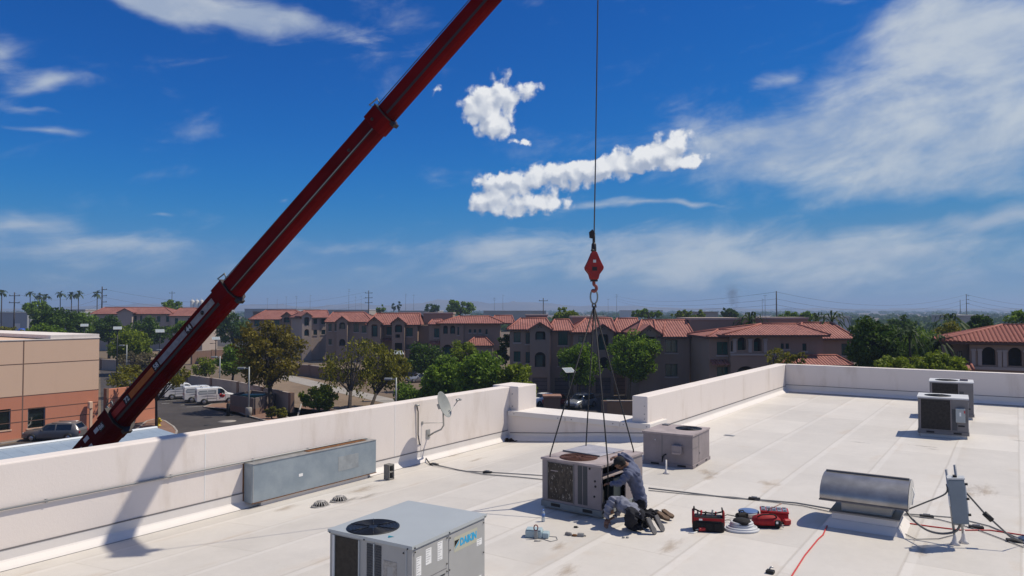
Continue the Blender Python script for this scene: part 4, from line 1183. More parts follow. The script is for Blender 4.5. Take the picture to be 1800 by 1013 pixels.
M_ASPH = ground_mat('asphalt', (.072, .064, .062), (.056, .050, .050), (.095, .086, .08), .15, 1.5)
M_GRAVEL = ground_mat('red_gravel', (.24, .145, .105), (.20, .12, .09), (.29, .19, .14), .3, 4.0)
M_DIRT = ground_mat('tan_dirt', (.225, .165, .115), (.175, .128, .088), (.28, .21, .15), .12, 1.4)
M_CONC = ground_mat('concrete', (.34, .31, .28), (.29, .27, .245), (.22, .2, .18), .3, 2.5)
M_KERB = ground_mat('kerb_concrete', (.36, .33, .30), (.30, .27, .25), (.24, .22, .2), .5, 3.0)

g = MB()
ext = [-6800, -2500, -900, -300, -60, 60, 300, 900, 2500, 6800]; ey = [-150, 40, 120, 300, 900, 2500, 7200]
for i in range(len(ext) - 1):
    for j in range(len(ey) - 1):
        g.add([(ext[i], ey[j], 0), (ext[i + 1], ey[j], 0), (ext[i + 1], ey[j + 1], 0), (ext[i], ey[j + 1], 0)], [(0, 1, 2, 3)])
tag(g.build('ground', M_DESERT), kind='structure')

def patch(name, pts, z, m, kerb=None):
    ps = [gnd(x, y, z) for x, y in pts]
    o = MB().add(ps, [tuple(range(len(ps)))]).build(name, m)
    if o.data.polygons[0].normal.z < 0: o.data.flip_normals()
    return tag(o, kind='structure')
patch('parking_lot', [(176, 640), (215, 634), (262, 640), (330, 676), (420, 704), (400, 716), (420, 729), (455, 738), (520, 768), (640, 830), (700, 900), (-300, 1150), (-500, 900), (-120, 800), (0, 783), (150, 757), (178, 752)], .012, M_ASPH)
def kerbed(name, pts, z, m, label=None):
    """raised bed with a kerb round it"""
    ps = [gnd(x, y, 0) for x, y in pts]
    n = len(ps); c = sum(ps, Vector()) / n
    o = MB(); o.add([(p.x, p.y, z) for p in ps], [tuple(range(n))]); b = o.build(name, m)
    if b.data.polygons[0].normal.z < 0: b.data.flip_normals()
    tag(b, kind='structure')
    for i in range(n):
        a, d = ps[i], ps[(i + 1) % n]; t = (d - a); L_ = t.length
        if L_ < .2: continue
        t.normalize(); nn = Vector((-t.y, t.x, 0)) * .09
        MB().hexa([(a.x - nn.x, a.y - nn.y, 0), (d.x - nn.x, d.y - nn.y, 0), (d.x + nn.x, d.y + nn.y, 0), (a.x + nn.x, a.y + nn.y, 0)], [(a.x - nn.x, a.y - nn.y, z + .03), (d.x - nn.x, d.y - nn.y, z + .03), (d.x + nn.x, d.y + nn.y, z + .03), (a.x + nn.x, a.y + nn.y, z + .03)]).build('kerb', M_KERB, b)
    return b
kerbed('planting_bed', [(200, 790), (258, 742), (275, 738), (290, 742), (305, 752), (311, 760), (306, 775)], .12, M_GRAVEL)
kerbed('planting_bed', [(358, 717), (372, 712), (440, 706), (505, 735), (560, 765), (700, 745), (560, 716), (530, 712), (520, 745), (470, 742), (430, 731), (410, 722), (380, 719)], .12, M_GRAVEL)
kerbed('planting_bed', [(-60, 789), (0, 781), (175, 754), (176, 750), (150, 753), (0, 775), (-60, 783)], .10, M_GRAVEL)
patch('dirt_bank', [(430, 660), (480, 650), (560, 668), (640, 690), (730, 716), (740, 745), (520, 735), (512, 715), (480, 700), (430, 690)], .03, M_DIRT)
patch('sidewalk', [(455, 657), (480, 652.5), (520, 662), (600, 681), (740, 712), (760, 722), (700, 714), (560, 683)], .05, M_CONC)
patch('dirt_bank', [(195, 640), (240, 622), (330, 616), (440, 640), (440, 655), (330, 640), (270, 645)], .03, M_DIRT)
patch('street', [(300, 600), (520, 622), (760, 660), (960, 690), (1200, 700), (1500, 690), (1500, 655), (1250, 655), (960, 655), (760, 640), (560, 610), (350, 590)], .02, M_ASPH)
patch('apartment_lot', [(880, 700), (1300, 700), (1300, 760), (850, 760)], .03, M_ASPH)
# stall lines, manhole, patches
M_LINE = mat('road_paint', (.42, .41, .39), .8, var=.5, vscale=5)
def gline(a, b, w, z=.018, m=None, name='stall_line', label=None, group=None):
    a, b = gnd(*a), gnd(*b); t = (b - a).normalized(); n = Vector((-t.y, t.x, 0)) * w / 2
    o = MB().add([(a.x - n.x, a.y - n.y, z), (b.x - n.x, b.y - n.y, z), (b.x + n.x, b.y + n.y, z), (a.x + n.x, a.y + n.y, z)], [(0, 1, 2, 3)]).build(name, m or M_LINE, bpy.data.objects['parking_lot'])
for a, b in (((290, 705), (316, 703)), ((305, 709), (330, 707)), ((318, 712.5), (345, 710.5)), ((328, 716), (355, 714.5)), ((284, 710), (297, 709.3))): gline(a, b, .22)
mh = gnd(399, 741); MB().lathe([(.001, .016), (.95, .016), (.95, .022), (.001, .024)], 20, Matrix.Translation((mh.x, mh.y, 0))).build('manhole_cover', M_CONC, bpy.data.objects['parking_lot'])
mh = gnd(365, 748); MB().lathe([(.001, .016), (.4, .016), (.4, .020), (.001, .022)], 16, Matrix.Translation((mh.x, mh.y, 0))).build('manhole_cover', mat('iron_dark', (.03, .03, .03), .7), bpy.data.objects['parking_lot'])

# ================================================================== WALLS, CARPORT, LEFT BUILDING
M_BLOCKW = wall_material('block_wall', (.36, .30, .26), (.24, .18, .15), .5)
M_BROWNW = wall_material('brown_wall', (.20, .125, .095), (.14, .085, .06), .5)
M_DKBLOCK = wall_material('dark_block', (.17, .135, .12), (.10, .07, .06), .5)
def block_wall(pts, h, m, label, th=.3, piers=True, name='block_wall'):
    p0 = gnd(*pts[0]); o = empty(name, p0, 0, label, 'wall')
    for i in range(len(pts) - 1):
        a, b = gnd(*pts[i]) - p0, gnd(*pts[i + 1]) - p0
        t = (b - a); L_ = t.length; rz_ = math.atan2(t.y, t.x)
        M_ = Matrix.Translation(a) @ Matrix.Rotation(rz_, 4, 'Z')
        n = max(1, round(L_ / 8))
        for k in range(n):
            dz_ = random.uniform(-.05, .05)
            MB().box(L_ * k / n + .3, L_ * (k + 1) / n - .3, -th / 2, th / 2, -.3, h + dz_, M_).build('wall_panel', m, o)
            MB().box(L_ * k / n + .28, L_ * (k + 1) / n - .28, -th / 2 - .04, th / 2 + .04, h + dz_, h + dz_ + .1, M_).build('cap', M_BLOCKW, o)
            MB().box(L_ * k / n - .3, L_ * k / n + .3, -th / 2 - .1, th / 2 + .1, -.3, h + .12, M_).build('pier', M_BROWNW if piers else m, o, .02)
        MB().box(L_ - .31, L_ + .29, -th / 2 - .1, th / 2 + .1, -.3, h + .12, M_).build('pier', M_BROWNW if piers else m, o, .02)
    return o
block_wall([(330, 687), (420, 703), (512, 727)], 2.3, M_BLOCKW, 'tan block wall with brown piers behind the parked vans')
block_wall([(178, 650), (262, 656), (322, 672)], 2.0, M_BLOCKW, 'pale block wall beyond the driveway, crossed by the crane boom')
block_wall([(470, 657), (545, 662), (640, 676)], 2.0, M_BROWNW, 'brown block wall across the street behind the brown-leaved tree', piers=True)
block_wall([(338, 641), (372, 638), (420, 634)], 2.8, M_BROWNW, 'brown perimeter wall just right of the crane boom')
block_wall([(60, 598), (120, 600), (178, 606)], 2.4, M_BROWNW, 'brown wall above the roof edge of the pink building')
block_wall([(1062, 733), (1125, 733)], 1.7, wall_material('tan_wall', (.30, .175, .10), (.22, .12, .07), .3), 'short tan wall in the gap between the parapets', th=.4)
pw = gnd(970, 726)
o = empty('wall_pier', pw, 0, 'brown square pier beside the silver car in the gap', 'pier')
MB().box(-.95, .95, -.8, .8, 0, 1.85).build('shaft', M_BROWNW, o); MB().box(-1.1, 1.1, -.95, .95, 1.85, 2.1).build('cap', wall_material('cap_brown', (.28, .15, .11)), o, .05)

# left building ------------------------------------------------------------------------
M_BEIGE = wall_material('stucco_beige', (.68, .475, .345), (.58, .40, .29), .25)
M_TERRA = wall_material('stucco_terracotta', (.56, .23, .145), (.44, .175, .11), .3)
M_GLASSD = mat('dark_glass', (.008, .014, .012), .06, 0, spec=.6)
pR = gnd(172, 754.5)
lb = empty('office_building', pR, math.atan2(UV.y, UV.x), 'beige and terracotta tilt-up office building at the left edge', 'building')
# local x runs along U towards the right end (x = 0), y points away from the viewer
hB = 9.15
def lbx(px, py):
    """local position of a pixel on the facade plane"""
    d = ray(px, py); nV = -VV
    t = pR.dot(VV) / (d.x * VV.x + d.y * VV.y); p = Vector((d.x * t, t, CAMZ + d.z * t))
    return (p - pR).dot(UV), p.z
zsplit = lbx(172, 685)[1]
wins = []
for (xl, xr, yt, yb) in ((-14, 19, 722, 757), (49, 80, 718, 754)):
    a, z1_ = lbx(xl, yt); b, _ = lbx(xr, yt); _, z0_ = lbx((xl + xr) / 2, yb)
    wins.append((a, b, max(z0_, .9), z1_))
print('left bld', zsplit, wins)
MB().box(-60, 0, .0, 26, zsplit + .03, hB).build('upper_wall', M_BEIGE, lb)
# lower wall with real openings
xs_ = sorted([-60, 0] + [q for w in wins for q in w[:2]])
for i in range(len(xs_) - 1):
    w = next((w for w in wins if abs(w[0] - xs_[i]) < 1e-6), None)
    if w:
        MB().box(xs_[i], xs_[i + 1], 0, .3, 0, w[2]).build('lower_wall', M_TERRA, lb); MB().box(xs_[i], xs_[i + 1], 0, .3, w[3], zsplit).build('lower_wall', M_TERRA, lb)
        wo_ = MB().box(xs_[i], xs_[i + 1], .18, .22, w[2], w[3]).build('window', M_GLASSD, lb)
        MB().box(xs_[i], xs_[i] + .08, .1, .18, w[2], w[3]).build('frame', M_GREYPIPE, wo_); MB().box(xs_[i + 1] - .08, xs_[i + 1], .1, .18, w[2], w[3]).build('frame', M_GREYPIPE, wo_)
        MB().box(xs_[i] - .1, xs_[i + 1] + .1, -.05, .15, w[2] - .12, w[2]).build('sill', M_BEIGE, wo_)
    else:
        MB().box(xs_[i], xs_[i + 1], 0, .3, 0, zsplit).build('lower_wall', M_TERRA, lb)
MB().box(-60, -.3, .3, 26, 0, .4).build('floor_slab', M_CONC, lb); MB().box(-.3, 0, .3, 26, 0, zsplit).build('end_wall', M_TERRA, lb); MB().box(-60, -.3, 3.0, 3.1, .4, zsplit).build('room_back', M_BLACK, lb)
for xx in (lbx(40, 700)[0],):
    MB().box(xx - .05, xx + .05, -.012, .002, 0, hB - .02).build('panel_joint', M_BROWNW, lb)
for z_ in (lbx(172, 633)[1], zsplit - 1.25, .0 + zsplit * .40, zsplit):
    MB().box(-60, .0, -.010, .002, z_ - .03, z_ + .04).build('reveal_line', mat('joint_dark', (.14, .08, .06), .9), lb)
MB().box(-60, .05, -.05, .35, hB, hB + .08).build('coping', M_PAR, lb)
MB().box(-.3, .05, -.049, 26, hB + .001, hB + .07).build('coping', M_PAR, lb)
MB().box(lbx(89, 600)[0], .0, .02, 26, hB + .08, hB + .42).build('raised_parapet', M_PAR, lb)
MB().box(-55, lbx(16, 600)[0], 5, 20, hB, hB + .75).build('roof_screen', M_PAR, lb, .2, 3)
MB().box(lbx(154, 740)[0], lbx(156, 740)[0] + .12, -.5, -.3, 0, 2.2).build('standpipe', M_BEIGE, lb)
MB().box(lbx(153, 732)[0] - .1, lbx(158, 732)[0], -.6, -.2, 2.2, 2.9).build('meter_box', M_BEIGE, lb, .05)
# screen wall to its right
a, b = gnd(190, 752), gnd(276, 738)
sw = empty('screen_wall', a, math.atan2(b.y - a.y, b.x - a.x), 'terracotta screen wall behind the lower end of the boom', 'wall')
Ls = (b - a).length
MB().box(0, Ls, 0, .4, 0, 3.9).build('wall', M_TERRA, sw)
for z_ in (1.3, 2.9): MB().box(0, Ls, -.01, .002, z_, z_ + .07).build('reveal_line', mat('joint_dark', (.14, .08, .06), .9), sw)
MB().box(-.25, 0, -.02, .42, 0, 4.0).build('end_pier', M_BROWNW, sw)

# carport ----------------------------------------------------------------------------------
M_CPORT = mat('carport_blue', (.33, .40, .47), .45, .2, var=.12, vscale=.8)
ZC = 3.5
cR = gnd(238, 755, ZC); uR, vR = uv_of(cR)
vN = vR + 7.5
cp_ = empty('carport', P(uR, vR, 0), RZ_UV, 'pale blue metal carport roof below the left parapet', 'carport')
vm = 2.75
n = 46
for k in range(n):
    y1 = -k * .8; y0 = y1 - .79
    mb = MB(); mb.hexa([(0, y0, ZC - .05), (vm, y0, ZC + .33), (vm, y1, ZC + .33), (0, y1, ZC - .05)], [(0, y0, ZC), (vm, y0, ZC + .38), (vm, y1, ZC + .38), (0, y1, ZC)])
    mb.hexa([(vm, y0, ZC + .33), (7.5, y0, ZC - .1), (7.5, y1, ZC - .1), (vm, y1, ZC + .33)], [(vm, y0, ZC + .38), (7.5, y0, ZC - .05), (7.5, y1, ZC - .05), (vm, y1, ZC + .38)])
    mb.build('roof_sheet', M_CPORT, cp_)
MB().prism([(vm - .12, ZC + .385), (vm + .12, ZC + .385), (vm + .08, ZC + .47), (vm - .08, ZC + .47)], -n * .8, .02, 'y').build('ridge_cap', mat('ridge_white', (.75, .78, .8), .4), cp_)
MB().box(-.06, 0, -n * .8, .0, ZC - .16, ZC + .02).build('gutter', mat('gutter', (.42, .44, .46), .5), cp_)
MB().box(7.5, 7.56, -n * .8, .0, ZC - .2, ZC - .02).build('gutter', mat('gutter', (.42, .44, .46), .5), cp_)
for k in range(7):
    for xx in (1.0, 6.4): MB().box(xx, xx + .15, -.6 - k * 5.8, -.45 - k * 5.8, 0, ZC + .02).build('post', M_GREYPIPE, cp_)

# trash enclosure, bollard, hydrant ---------------------------------------------------------
e0 = gnd(406, 724); e1 = gnd(447, 731.5); e2 = gnd(482, 721)
te = empty('trash_enclosure', e0, 0, 'low dark block trash enclosure beside the light pole', 'enclosure')
def seg_wall(par, a, b, h, m, th=.25, name='wall', z0=0):
    t = b - a; M_ = Matrix.Translation(a) @ Matrix.Rotation(math.atan2(t.y, t.x), 4, 'Z')
    return MB().box(0, t.length, -th / 2, th / 2, z0, h, M_).build(name, m, par)
back = e0 + (e2 - e1)
Z0 = Vector((0, 0, 0))
for a, b in ((Z0, e1 - e0), (e1 - e0, e2 - e0), (e2 - e0, back - e0), (back - e0, Z0)): seg_wall(te, a, b, 2.0, M_DKBLOCK); 
for a, b in ((Z0, e1 - e0), (e1 - e0, e2 - e0)): seg_wall(te, a, b, .8, M_BROWNW, .29, 'base_course')
cc = (e0 + e2) / 2 - e0
MB().box(cc.x - 1.3, cc.x + 1.3, cc.y - .8, cc.y + .8, .1, 1.95).build('dumpster', mat('green_lid', (.02, .12, .085), .5), te, .05)
bo = empty('bollard', gnd(401, 731.5), 0, 'dark steel bollard in front of the nearest van', 'bollard')
MB().lathe([(.2, 0), (.2, 1.35), (.14, 1.45), (.001, 1.48)], 12).build('post', M_BLACK, bo)
hy = empty('fire_hydrant', gnd(279, 749, .12), 0, 'yellow fire hydrant under the boom', 'hydrant')
M_YEL = mat('hydrant_yellow', (.55, .40, .02), .5)
MB().lathe([(.24, 0), (.24, .06), (.16, .08), (.15, .62), (.2, .64), (.2, .70), (.13, .82), (.05, .88), (.001, .92)], 14).build('barrel', M_YEL, hy)
for s_ in (-1, 1): MB().lathe([(.001, .1), (.09, .1), (.09, .28), (.001, .3)], 10, Matrix.Translation((0, 0, .5)) @ Matrix.Rotation(R(90 * s_), 4, 'Y')).build('outlet', M_YEL, hy)

# light poles ----------------------------------------------------------------------------------
M_LPOLE = mat('lamp_pole_grey', (.30, .32, .32), .5, .3)
def light_pole(px, py, top, base, label, arm=-1):
    p = gnd(px, py); D = p.y; h = at(px, top, D).z
    o = empty('light_pole', p, 0, label, 'light pole', 'parking lot lights')
    MB().tube([(0, 0, .0), (0, 0, h)], [.11, .075], 8).build('pole', M_LPOLE, o)
    if base: MB().lathe([(.36, 0), (.36, 1.0), (.32, 1.05), (.001, 1.05)], 14).build('concrete_base', M_CONC, o)
    MB().box(min(0, arm * .5), max(0, arm * .5), -.05, .05, h - .22, h - .12).build('arm', M_LPOLE, o)
    hd = MB().box(arm * 1.25 if arm < 0 else .45, -.45 if arm < 0 else arm * 1.25, -.28, .28, h - .26, h - .04).build('lamp_head', M_LPOLE, o, .03)
    return o
light_pole(437, 733, 645, True, 'grey light pole on a concrete base by the trash enclosure')
light_pole(386, 690, 626, False, 'grey light pole behind the block wall right of the boom')
light_pole(696, 742, 664, False, 'grey light pole standing behind the long parapet near the weeping tree')
light_pole(222, 668, 606, False, 'grey light pole left of the boom above the driveway')
light_pole(287, 668, 614, False, 'light pole whose head shows just left of the boom')
light_pole(97, 612, 588, False, 'small light pole showing above the pink building')
M_PVP = mat('solar_cell', (.30, .34, .36), .15, 0, spec=.6); M_PVF = mat('solar_frame', (.55, .55, .54), .5, .3); M_DPOLE = mat('black_pole', (.015, .015, .016), .5)
def solar_light(px, py, base_y, w_px, label):
    D = gnd(px, base_y).y; p = at(px, base_y, D); p.z = 0; h = at(px, py, D).z; w = w_px * D / FPX
    o = empty('solar_light', p, 0, label, 'solar light', 'solar street lights')
    MB().tube([(0, 0, 0), (0, 0, h)], [.13, .09], 8).build('pole', M_DPOLE, o)
    Mx = Matrix.Translation((0, 0, h)) @ Matrix.Rotation(.5, 4, 'Z') @ Matrix.Rotation(R(28), 4, 'X')
    pn = MB().box(-w / 2, w / 2, -w * .38, w * .38, -.03, .03, Mx).build('panel', M_PVF, o)
    for i in range(3):
        for j in range(2):
            MB().box(-w * .46 + i * w * .31, -w * .46 + i * w * .31 + w * .29, -w * .34 + j * w * .35, -w * .34 + j * w * .35 + w * .33, .031, .036, Mx).build('cell', M_PVP, pn)
    MB().box(-.9, 0, -.06, .06, h * .8, h * .8 + .08).build('arm', M_DPOLE, o); MB().box(-1.3, -.7, -.14, .14, h * .8 - .06, h * .8 + .06).build('lamp', M_DPOLE, o)
    MB().box(-.25, .25, -.2, .2, h - .5, h - .1).build('battery_box', M_DPOLE, o)
solar_light(147, 572, 652, 12, 'solar street light leftmost of the row, above the pink building')
solar_light(205, 577, 672, 13, 'second solar street light from the left above the driveway')
solar_light(280, 582, 664, 14, 'solar street light just left of the boom')
solar_light(379, 595, 640, 13, 'solar street light just right of the boom')
solar_light(700, 620, 705, 17, 'solar street light among olive trees behind the long parapet')
solar_light(1000, 651, 722, 20, 'solar street light standing in the gap between the parapets')

# ================================================================== VEGETATION
GREEN = leaf_mat('leaves_green', (.035, .072, .006), (.120, .205, .014), (.25, .36, .028))
DARKG = leaf_mat('leaves_dark', (.016, .036, .006), (.048, .094, .010), (.11, .18, .018))
OLIVE = leaf_mat('leaves_olive', (.055, .060, .006), (.155, .150, .012), (.27, .255, .02))
BROWN = leaf_mat('leaves_brown', (.06, .050, .006), (.155, .125, .012), (.25, .205, .018))
YGREEN = leaf_mat('leaves_yellowgreen', (.06, .088, .006), (.155, .205, .012), (.26, .32, .02))
PALE = leaf_mat('leaves_pale', (.09, .075, .035), (.15, .125, .06), (.20, .175, .09))
M_BARK = mat('bark', (.055, .042, .034), .95, var=.5, vscale=6, bump=.6, bscale=14)
M_BARKL = mat('bark_pale', (.22, .16, .10), .95, var=.4, vscale=6, bump=.4, bscale=14)

def leaves_mesh(name, centers, radii, per, size, m, droop=0.0, squash=.85):
    """leaf quads scattered in clumps"""
    n = sum(per); rng = RNG
    idx = np.repeat(np.arange(len(centers)), per)
    c = np.array(centers)[idx]; r = np.array(radii)[idx][:, None]
    d = rng.normal(size=(n, 3)); d /= np.linalg.norm(d, axis=1)[:, None]
    rad = rng.random(n)[:, None] ** .42
    off = d * rad * r; off[:, 2] *= squash
    if droop:
        k = rng.random(n) < .45
        off[k, 2] -= rng.random(k.sum()) * droop * r[k, 0]
    p = c + off
    s = size * rng.uniform(.55, 1.25, n)[:, None]
    a = rng.normal(size=(n, 3)); a /= np.linalg.norm(a, axis=1)[:, None]
    b = rng.normal(size=(n, 3)); b -= (b * a).sum(1)[:, None] * a; b /= np.linalg.norm(b, axis=1)[:, None]
    if droop:
        a[:, 2] = -np.abs(a[:, 2]) - .6; a /= np.linalg.norm(a, axis=1)[:, None]
        b -= (b * a).sum(1)[:, None] * a; b /= np.linalg.norm(b, axis=1)[:, None]
    b = b * .55
    v = np.empty((n, 4, 3)); v[:, 0] = p - a * s; v[:, 1] = p + b * s; v[:, 2] = p + a * s; v[:, 3] = p - b * s
    me = bpy.data.meshes.new(name)
    me.vertices.add(n * 4); me.vertices.foreach_set('co', v.reshape(-1))
    me.loops.add(n * 4); me.loops.foreach_set('vertex_index', np.arange(n * 4))
    me.polygons.add(n); me.polygons.foreach_set('loop_start', np.arange(n) * 4)
    me.update(calc_edges=True); me.materials.append(m)
    return me

def tree(px, D, x0, x1, yt, yb, m, label, leaf=.2, dens=1.0, bark=M_BARK, droop=0.0, fork=.3, name='tree', n_clump=34, base=None, cat='tree', trunk_r=None, open_=.0, group=None, lean=0.0):
    """crown extents given in pixels of the photograph at depth D"""
    cx = at((x0 + x1) / 2, yt, D).x; rx = (x1 - x0) / 2 * D / FPX
    zt, zb = at(px, yt, D).z, max(.05, at(px, yb, D).z); rz = (zt - zb) / 2; zc = (zt + zb) / 2
    bx = at(px, yb, D).x if base is None else gnd(*base).x
    by = D if base is None else gnd(*base).y
    o = empty(name, (bx, by, 0), 0, label, cat, group)
    ry = rx * .9; C = Vector((cx - bx, D - by, zc))
    cs_, rs_ = [], []
    k = 0
    while len(cs_) < n_clump and k < 4000:
        k += 1
        d = np.array([random.gauss(0, 1) for _ in range(3)]); d /= np.linalg.norm(d)
        r_ = (.35 + .55 * random.random() ** .5) * random.uniform(.85, 1.0)
        low = .82 if d[2] < 0 else 1.0
        q = (C.x + d[0] * rx * r_, C.y + d[1] * ry * r_, C.z + d[2] * rz * r_ * low)
        cs_.append(q); rs_.append(random.uniform(.20, .36) * min(rx, rz * 1.25, ) * (1.0 - .25 * open_))
    tot = int(dens * 62 * n_clump)
    wts = np.array(rs_) ** 2; wts /= wts.sum()
    per = np.maximum(8, (wts * tot).astype(int)).tolist()
    me = leaves_mesh('crown', cs_, rs_, per, leaf, m, droop)
    cr = bpy.data.objects.new('crown', me); COL.objects.link(cr); cr.parent = o
    tr = trunk_r or max(.09, rx * .065)
    mb = MB(); f = max(.35, zb * .95 + fork * rz)
    f = min(f, zc)
    top = Vector((C.x * .45 + lean * .3, C.y * .4, f))
    mb.tube([(0, 0, -.1), (top.x * .35, top.y * .3, f * .45), top], [tr * 1.25, tr, tr * .85], 8)
    mb.build('trunk', bark, o)
    limbs = sorted(range(len(cs_)), key=lambda i: -cs_[i][2])[::max(1, n_clump // 9)][:10]
    mb = MB()
    for i in limbs:
        q = Vector(cs_[i]); mid = top.lerp(q, .5) + Vector((random.uniform(-.1, .1), random.uniform(-.1, .1), .12)) * rx
        mb.tube([top - Vector((0, 0, .15)), mid, q], [tr * .6, tr * .36, tr * .1], 5)
        for _ in range(2):
            q2 = Vector(random.choice(cs_)); 
            if (q2 - mid).length < rx * .9: mb.tube([mid, mid.lerp(q2, .5) + Vector((0, 0, .1)), q2], [tr * .3, tr * .18, tr * .06], 4)
    lb_ = mb.build('limbs', bark, o); lb_['kind'] = 'stuff'
    return o

# street side of the long parapet
tree(476, 87, 408, 537, 552, 700, BROWN, 'large brown-leaved tree right of the boom, taller than its neighbours', .24, 1.5, base=(477, 727), fork=.35, n_clump=60, open_=.5, trunk_r=.28)
tree(615, 86, 560, 682, 585, 700, OLIVE, 'sparse weeping tree with bare twigs showing, left of the olive tree', .20, .62, base=(614, 735), droop=1.4, n_clump=42, open_=.6, trunk_r=.22)
tree(672, 90, 628, 722, 600, 702, OLIVE, 'olive tree with leaning trunk carrying a solar panel before it', .22, 1.25, base=(650, 728), droop=.8, n_clump=44, open_=.3, trunk_r=.2)
tree(560, 86, 528, 594, 676, 735, YGREEN, 'round green shrub standing alone behind the long parapet', .2, 1.5, name='shrub', cat='shrub', n_clump=40, fork=0)
tree(478, 80, 466, 487, 712, 737, OLIVE, 'small low shrub left of two by the trash enclosure', .16, .6, name='shrub', cat='shrub', n_clump=16)
tree(494, 80, 483, 508, 714, 739, OLIVE, 'small low shrub right of two by the trash enclosure', .16, .6, name='shrub', cat='shrub', n_clump=16)
tree(760, 108, 712, 795, 600, 672, DARKG, 'dark round tree in front of the hipped apartment roof', .24, 1.3, n_clump=44)
tree(815, 98, 788, 842, 594, 655, YGREEN, 'light yellowish tree rising before the arched apartment porch', .22, 1.0, n_clump=30)
tree(775, 82, 738, 836, 622, 730, GREEN, 'broad green tree at the left of the clump behind the dish', .23, 1.9, n_clump=64)
tree(838, 78, 792, 905, 616, 720, GREEN, 'tallest green tree of the clump behind the dish', .23, 2.0, n_clump=64)
tree(898, 74, 862, 945, 638, 725, YGREEN, 'lighter green tree behind the square parapet pier', .21, 1.6, n_clump=52)
tree(700, 84, 690, 760, 668, 735, GREEN, 'low green tree hanging over the parapet left of the dish', .2, 1.2, n_clump=36)
tree(889, 112, 872, 905, 577, 650, DARKG, 'narrow dark tree squeezed between two apartment fronts', .22, .9, n_clump=30)
tree(1018, 92, 979, 1056, 598, 690, GREEN, 'green tree with round crown behind the slings, left of its twin', .21, 1.6, bark=M_BARKL, n_clump=56, base=(1020, 712))
tree(1112, 90, 1066, 1162, 580, 682, GREEN, 'green street tree on a pale trunk, right of the slings', .21, 1.8, bark=M_BARKL, n_clump=62, base=(1104, 716), trunk_r=.2, fork=.5)
# left of the boom
tree(232, 135, 182, 278, 576, 640, YGREEN, 'wide yellow-green tree above the driveway', .3, 1.5, n_clump=54)
tree(242, 128, 195, 292, 616, 655, PALE, 'pale dry shrub below the yellow-green tree', .2, .8, name='shrub', cat='shrub', n_clump=40, open_=.5)
tree(274, 75, 205, 345, 632, 690, OLIVE, 'thin olive tree whose forked trunk stands by the hydrant', .17, .75, base=(275, 754), n_clump=44, open_=.5, trunk_r=.13, fork=-.3)
tree(222, 100, 188, 262, 640, 700, OLIVE, 'feathery olive tree over the terracotta screen wall', .18, .8, n_clump=34, open_=.5)
tree(408, 118, 380, 446, 606, 668, GREEN, 'bright green bushy tree behind the block wall', .26, 1.4, n_clump=44)
tree(362, 128, 335, 385, 628, 668, YGREEN, 'light green shrub under the boom beside the lamp post', .22, .9, name='shrub', cat='shrub', n_clump=30)
tree(410, 190, 378, 444, 545, 615, DARKG, 'dark tree directly right of the boom below the collar', .4, 1.1, n_clump=40)
tree(95, 165, 42, 152, 546, 612, DARKG, 'broad dark tree left of the far red roof', .38, 1.8, n_clump=60)
tree(78, 150, 45, 118, 566, 612, GREEN, 'rounded green tree behind the pink building roof', .32, 1.2, n_clump=40)
tree(22, 150, -4, 50, 572, 608, OLIVE, 'small yellowish tree at the left edge above the pink building', .3, .9, n_clump=30)
tree(62, 230, 38, 90, 528, 562, GREEN, 'bushy green tree below the cluster of palms', .5, .9, n_clump=34)
tree(150, 190, 118, 180, 548, 602, GREEN, 'mid green tree left of the red-roofed corner', .4, 1.1, n_clump=40)
tree(192, 180, 160, 222, 556, 606, DARKG, 'very dark tree below the far red roof corner', .36, 1.2, n_clump=40)
tree(262, 172, 220, 300, 556, 610, DARKG, 'dark tree hiding the walls of the far red-roofed block', .36, 1.3, n_clump=46)
tree(318, 165, 292, 346, 562, 612, GREEN, 'green tree touching the left side of the boom', .34, 1.0, n_clump=36)
tree(304, 260, 282, 326, 528, 556, GREEN, 'light green tree top rising above the far red roof', .5, .8, n_clump=30)
# right side
tree(1538, 66, 1486, 1592, 556, 668, DARKG, 'big dark green tree between the two right-hand apartment blocks', .2, 2.1, n_clump=66)
tree(1612, 74, 1570, 1662, 572, 655, GREEN, 'green tree in the middle of the right-hand grove', .2, 1.4, n_clump=50)
tree(1668, 80, 1628, 1712, 566, 640, OLIVE, 'olive tinted tree beside the nearest tiled roof', .21, 1.1, n_clump=42)
tree(1560, 58, 1528, 1620, 625, 680, YGREEN, 'low light green tree just above the far parapet', .17, 1.2, n_clump=44)
tree(1640, 58, 1596, 1700, 618, 680, YGREEN, 'spreading light green tree right of the low one above the far parapet', .17, 1.3, n_clump=46)
tree(1722, 92, 1698, 1752, 551, 612, DARKG, 'dark round tree behind the nearest tiled roof', .24, 1.0, n_clump=36)
tree(1790, 100, 1765, 1830, 548, 600, GREEN, 'green tree at the right edge behind the tiled roof', .25, .9, n_clump=36)
tree(1580, 130, 1548, 1618, 556, 600, DARKG, 'dark tree behind the right-hand grove', .3, 1.0, n_clump=36)
tree(1345, 73, 1342, 1395, 610, 655, OLIVE, 'thin feathery tree before the shaded apartment loggia', .16, .35, n_clump=26, open_=.6)
tree(1405, 72, 1388, 1420, 612, 655, OLIVE, 'thin palm-like sapling before the small apartment windows', .15, .3, n_clump=18, open_=.6)
tree(995, 165, 968, 1022, 540, 575, YGREEN, 'light green tree top between the flat apartment parapets', .34, .9, n_clump=34)
tree(808, 300, 778, 838, 527, 556, GREEN, 'green tree standing tallest on the skyline left of the hook', .55, 1.1, n_clump=36)
tree(1150, 215, 1100, 1170, 543, 562, GREEN, 'low green tree top on the skyline right of the slings', .4, .9, n_clump=34)
tree(1210, 205, 1175, 1250, 545, 562, YGREEN, 'yellowish tree top right of the slings on the skyline', .4, .8, n_clump=34)
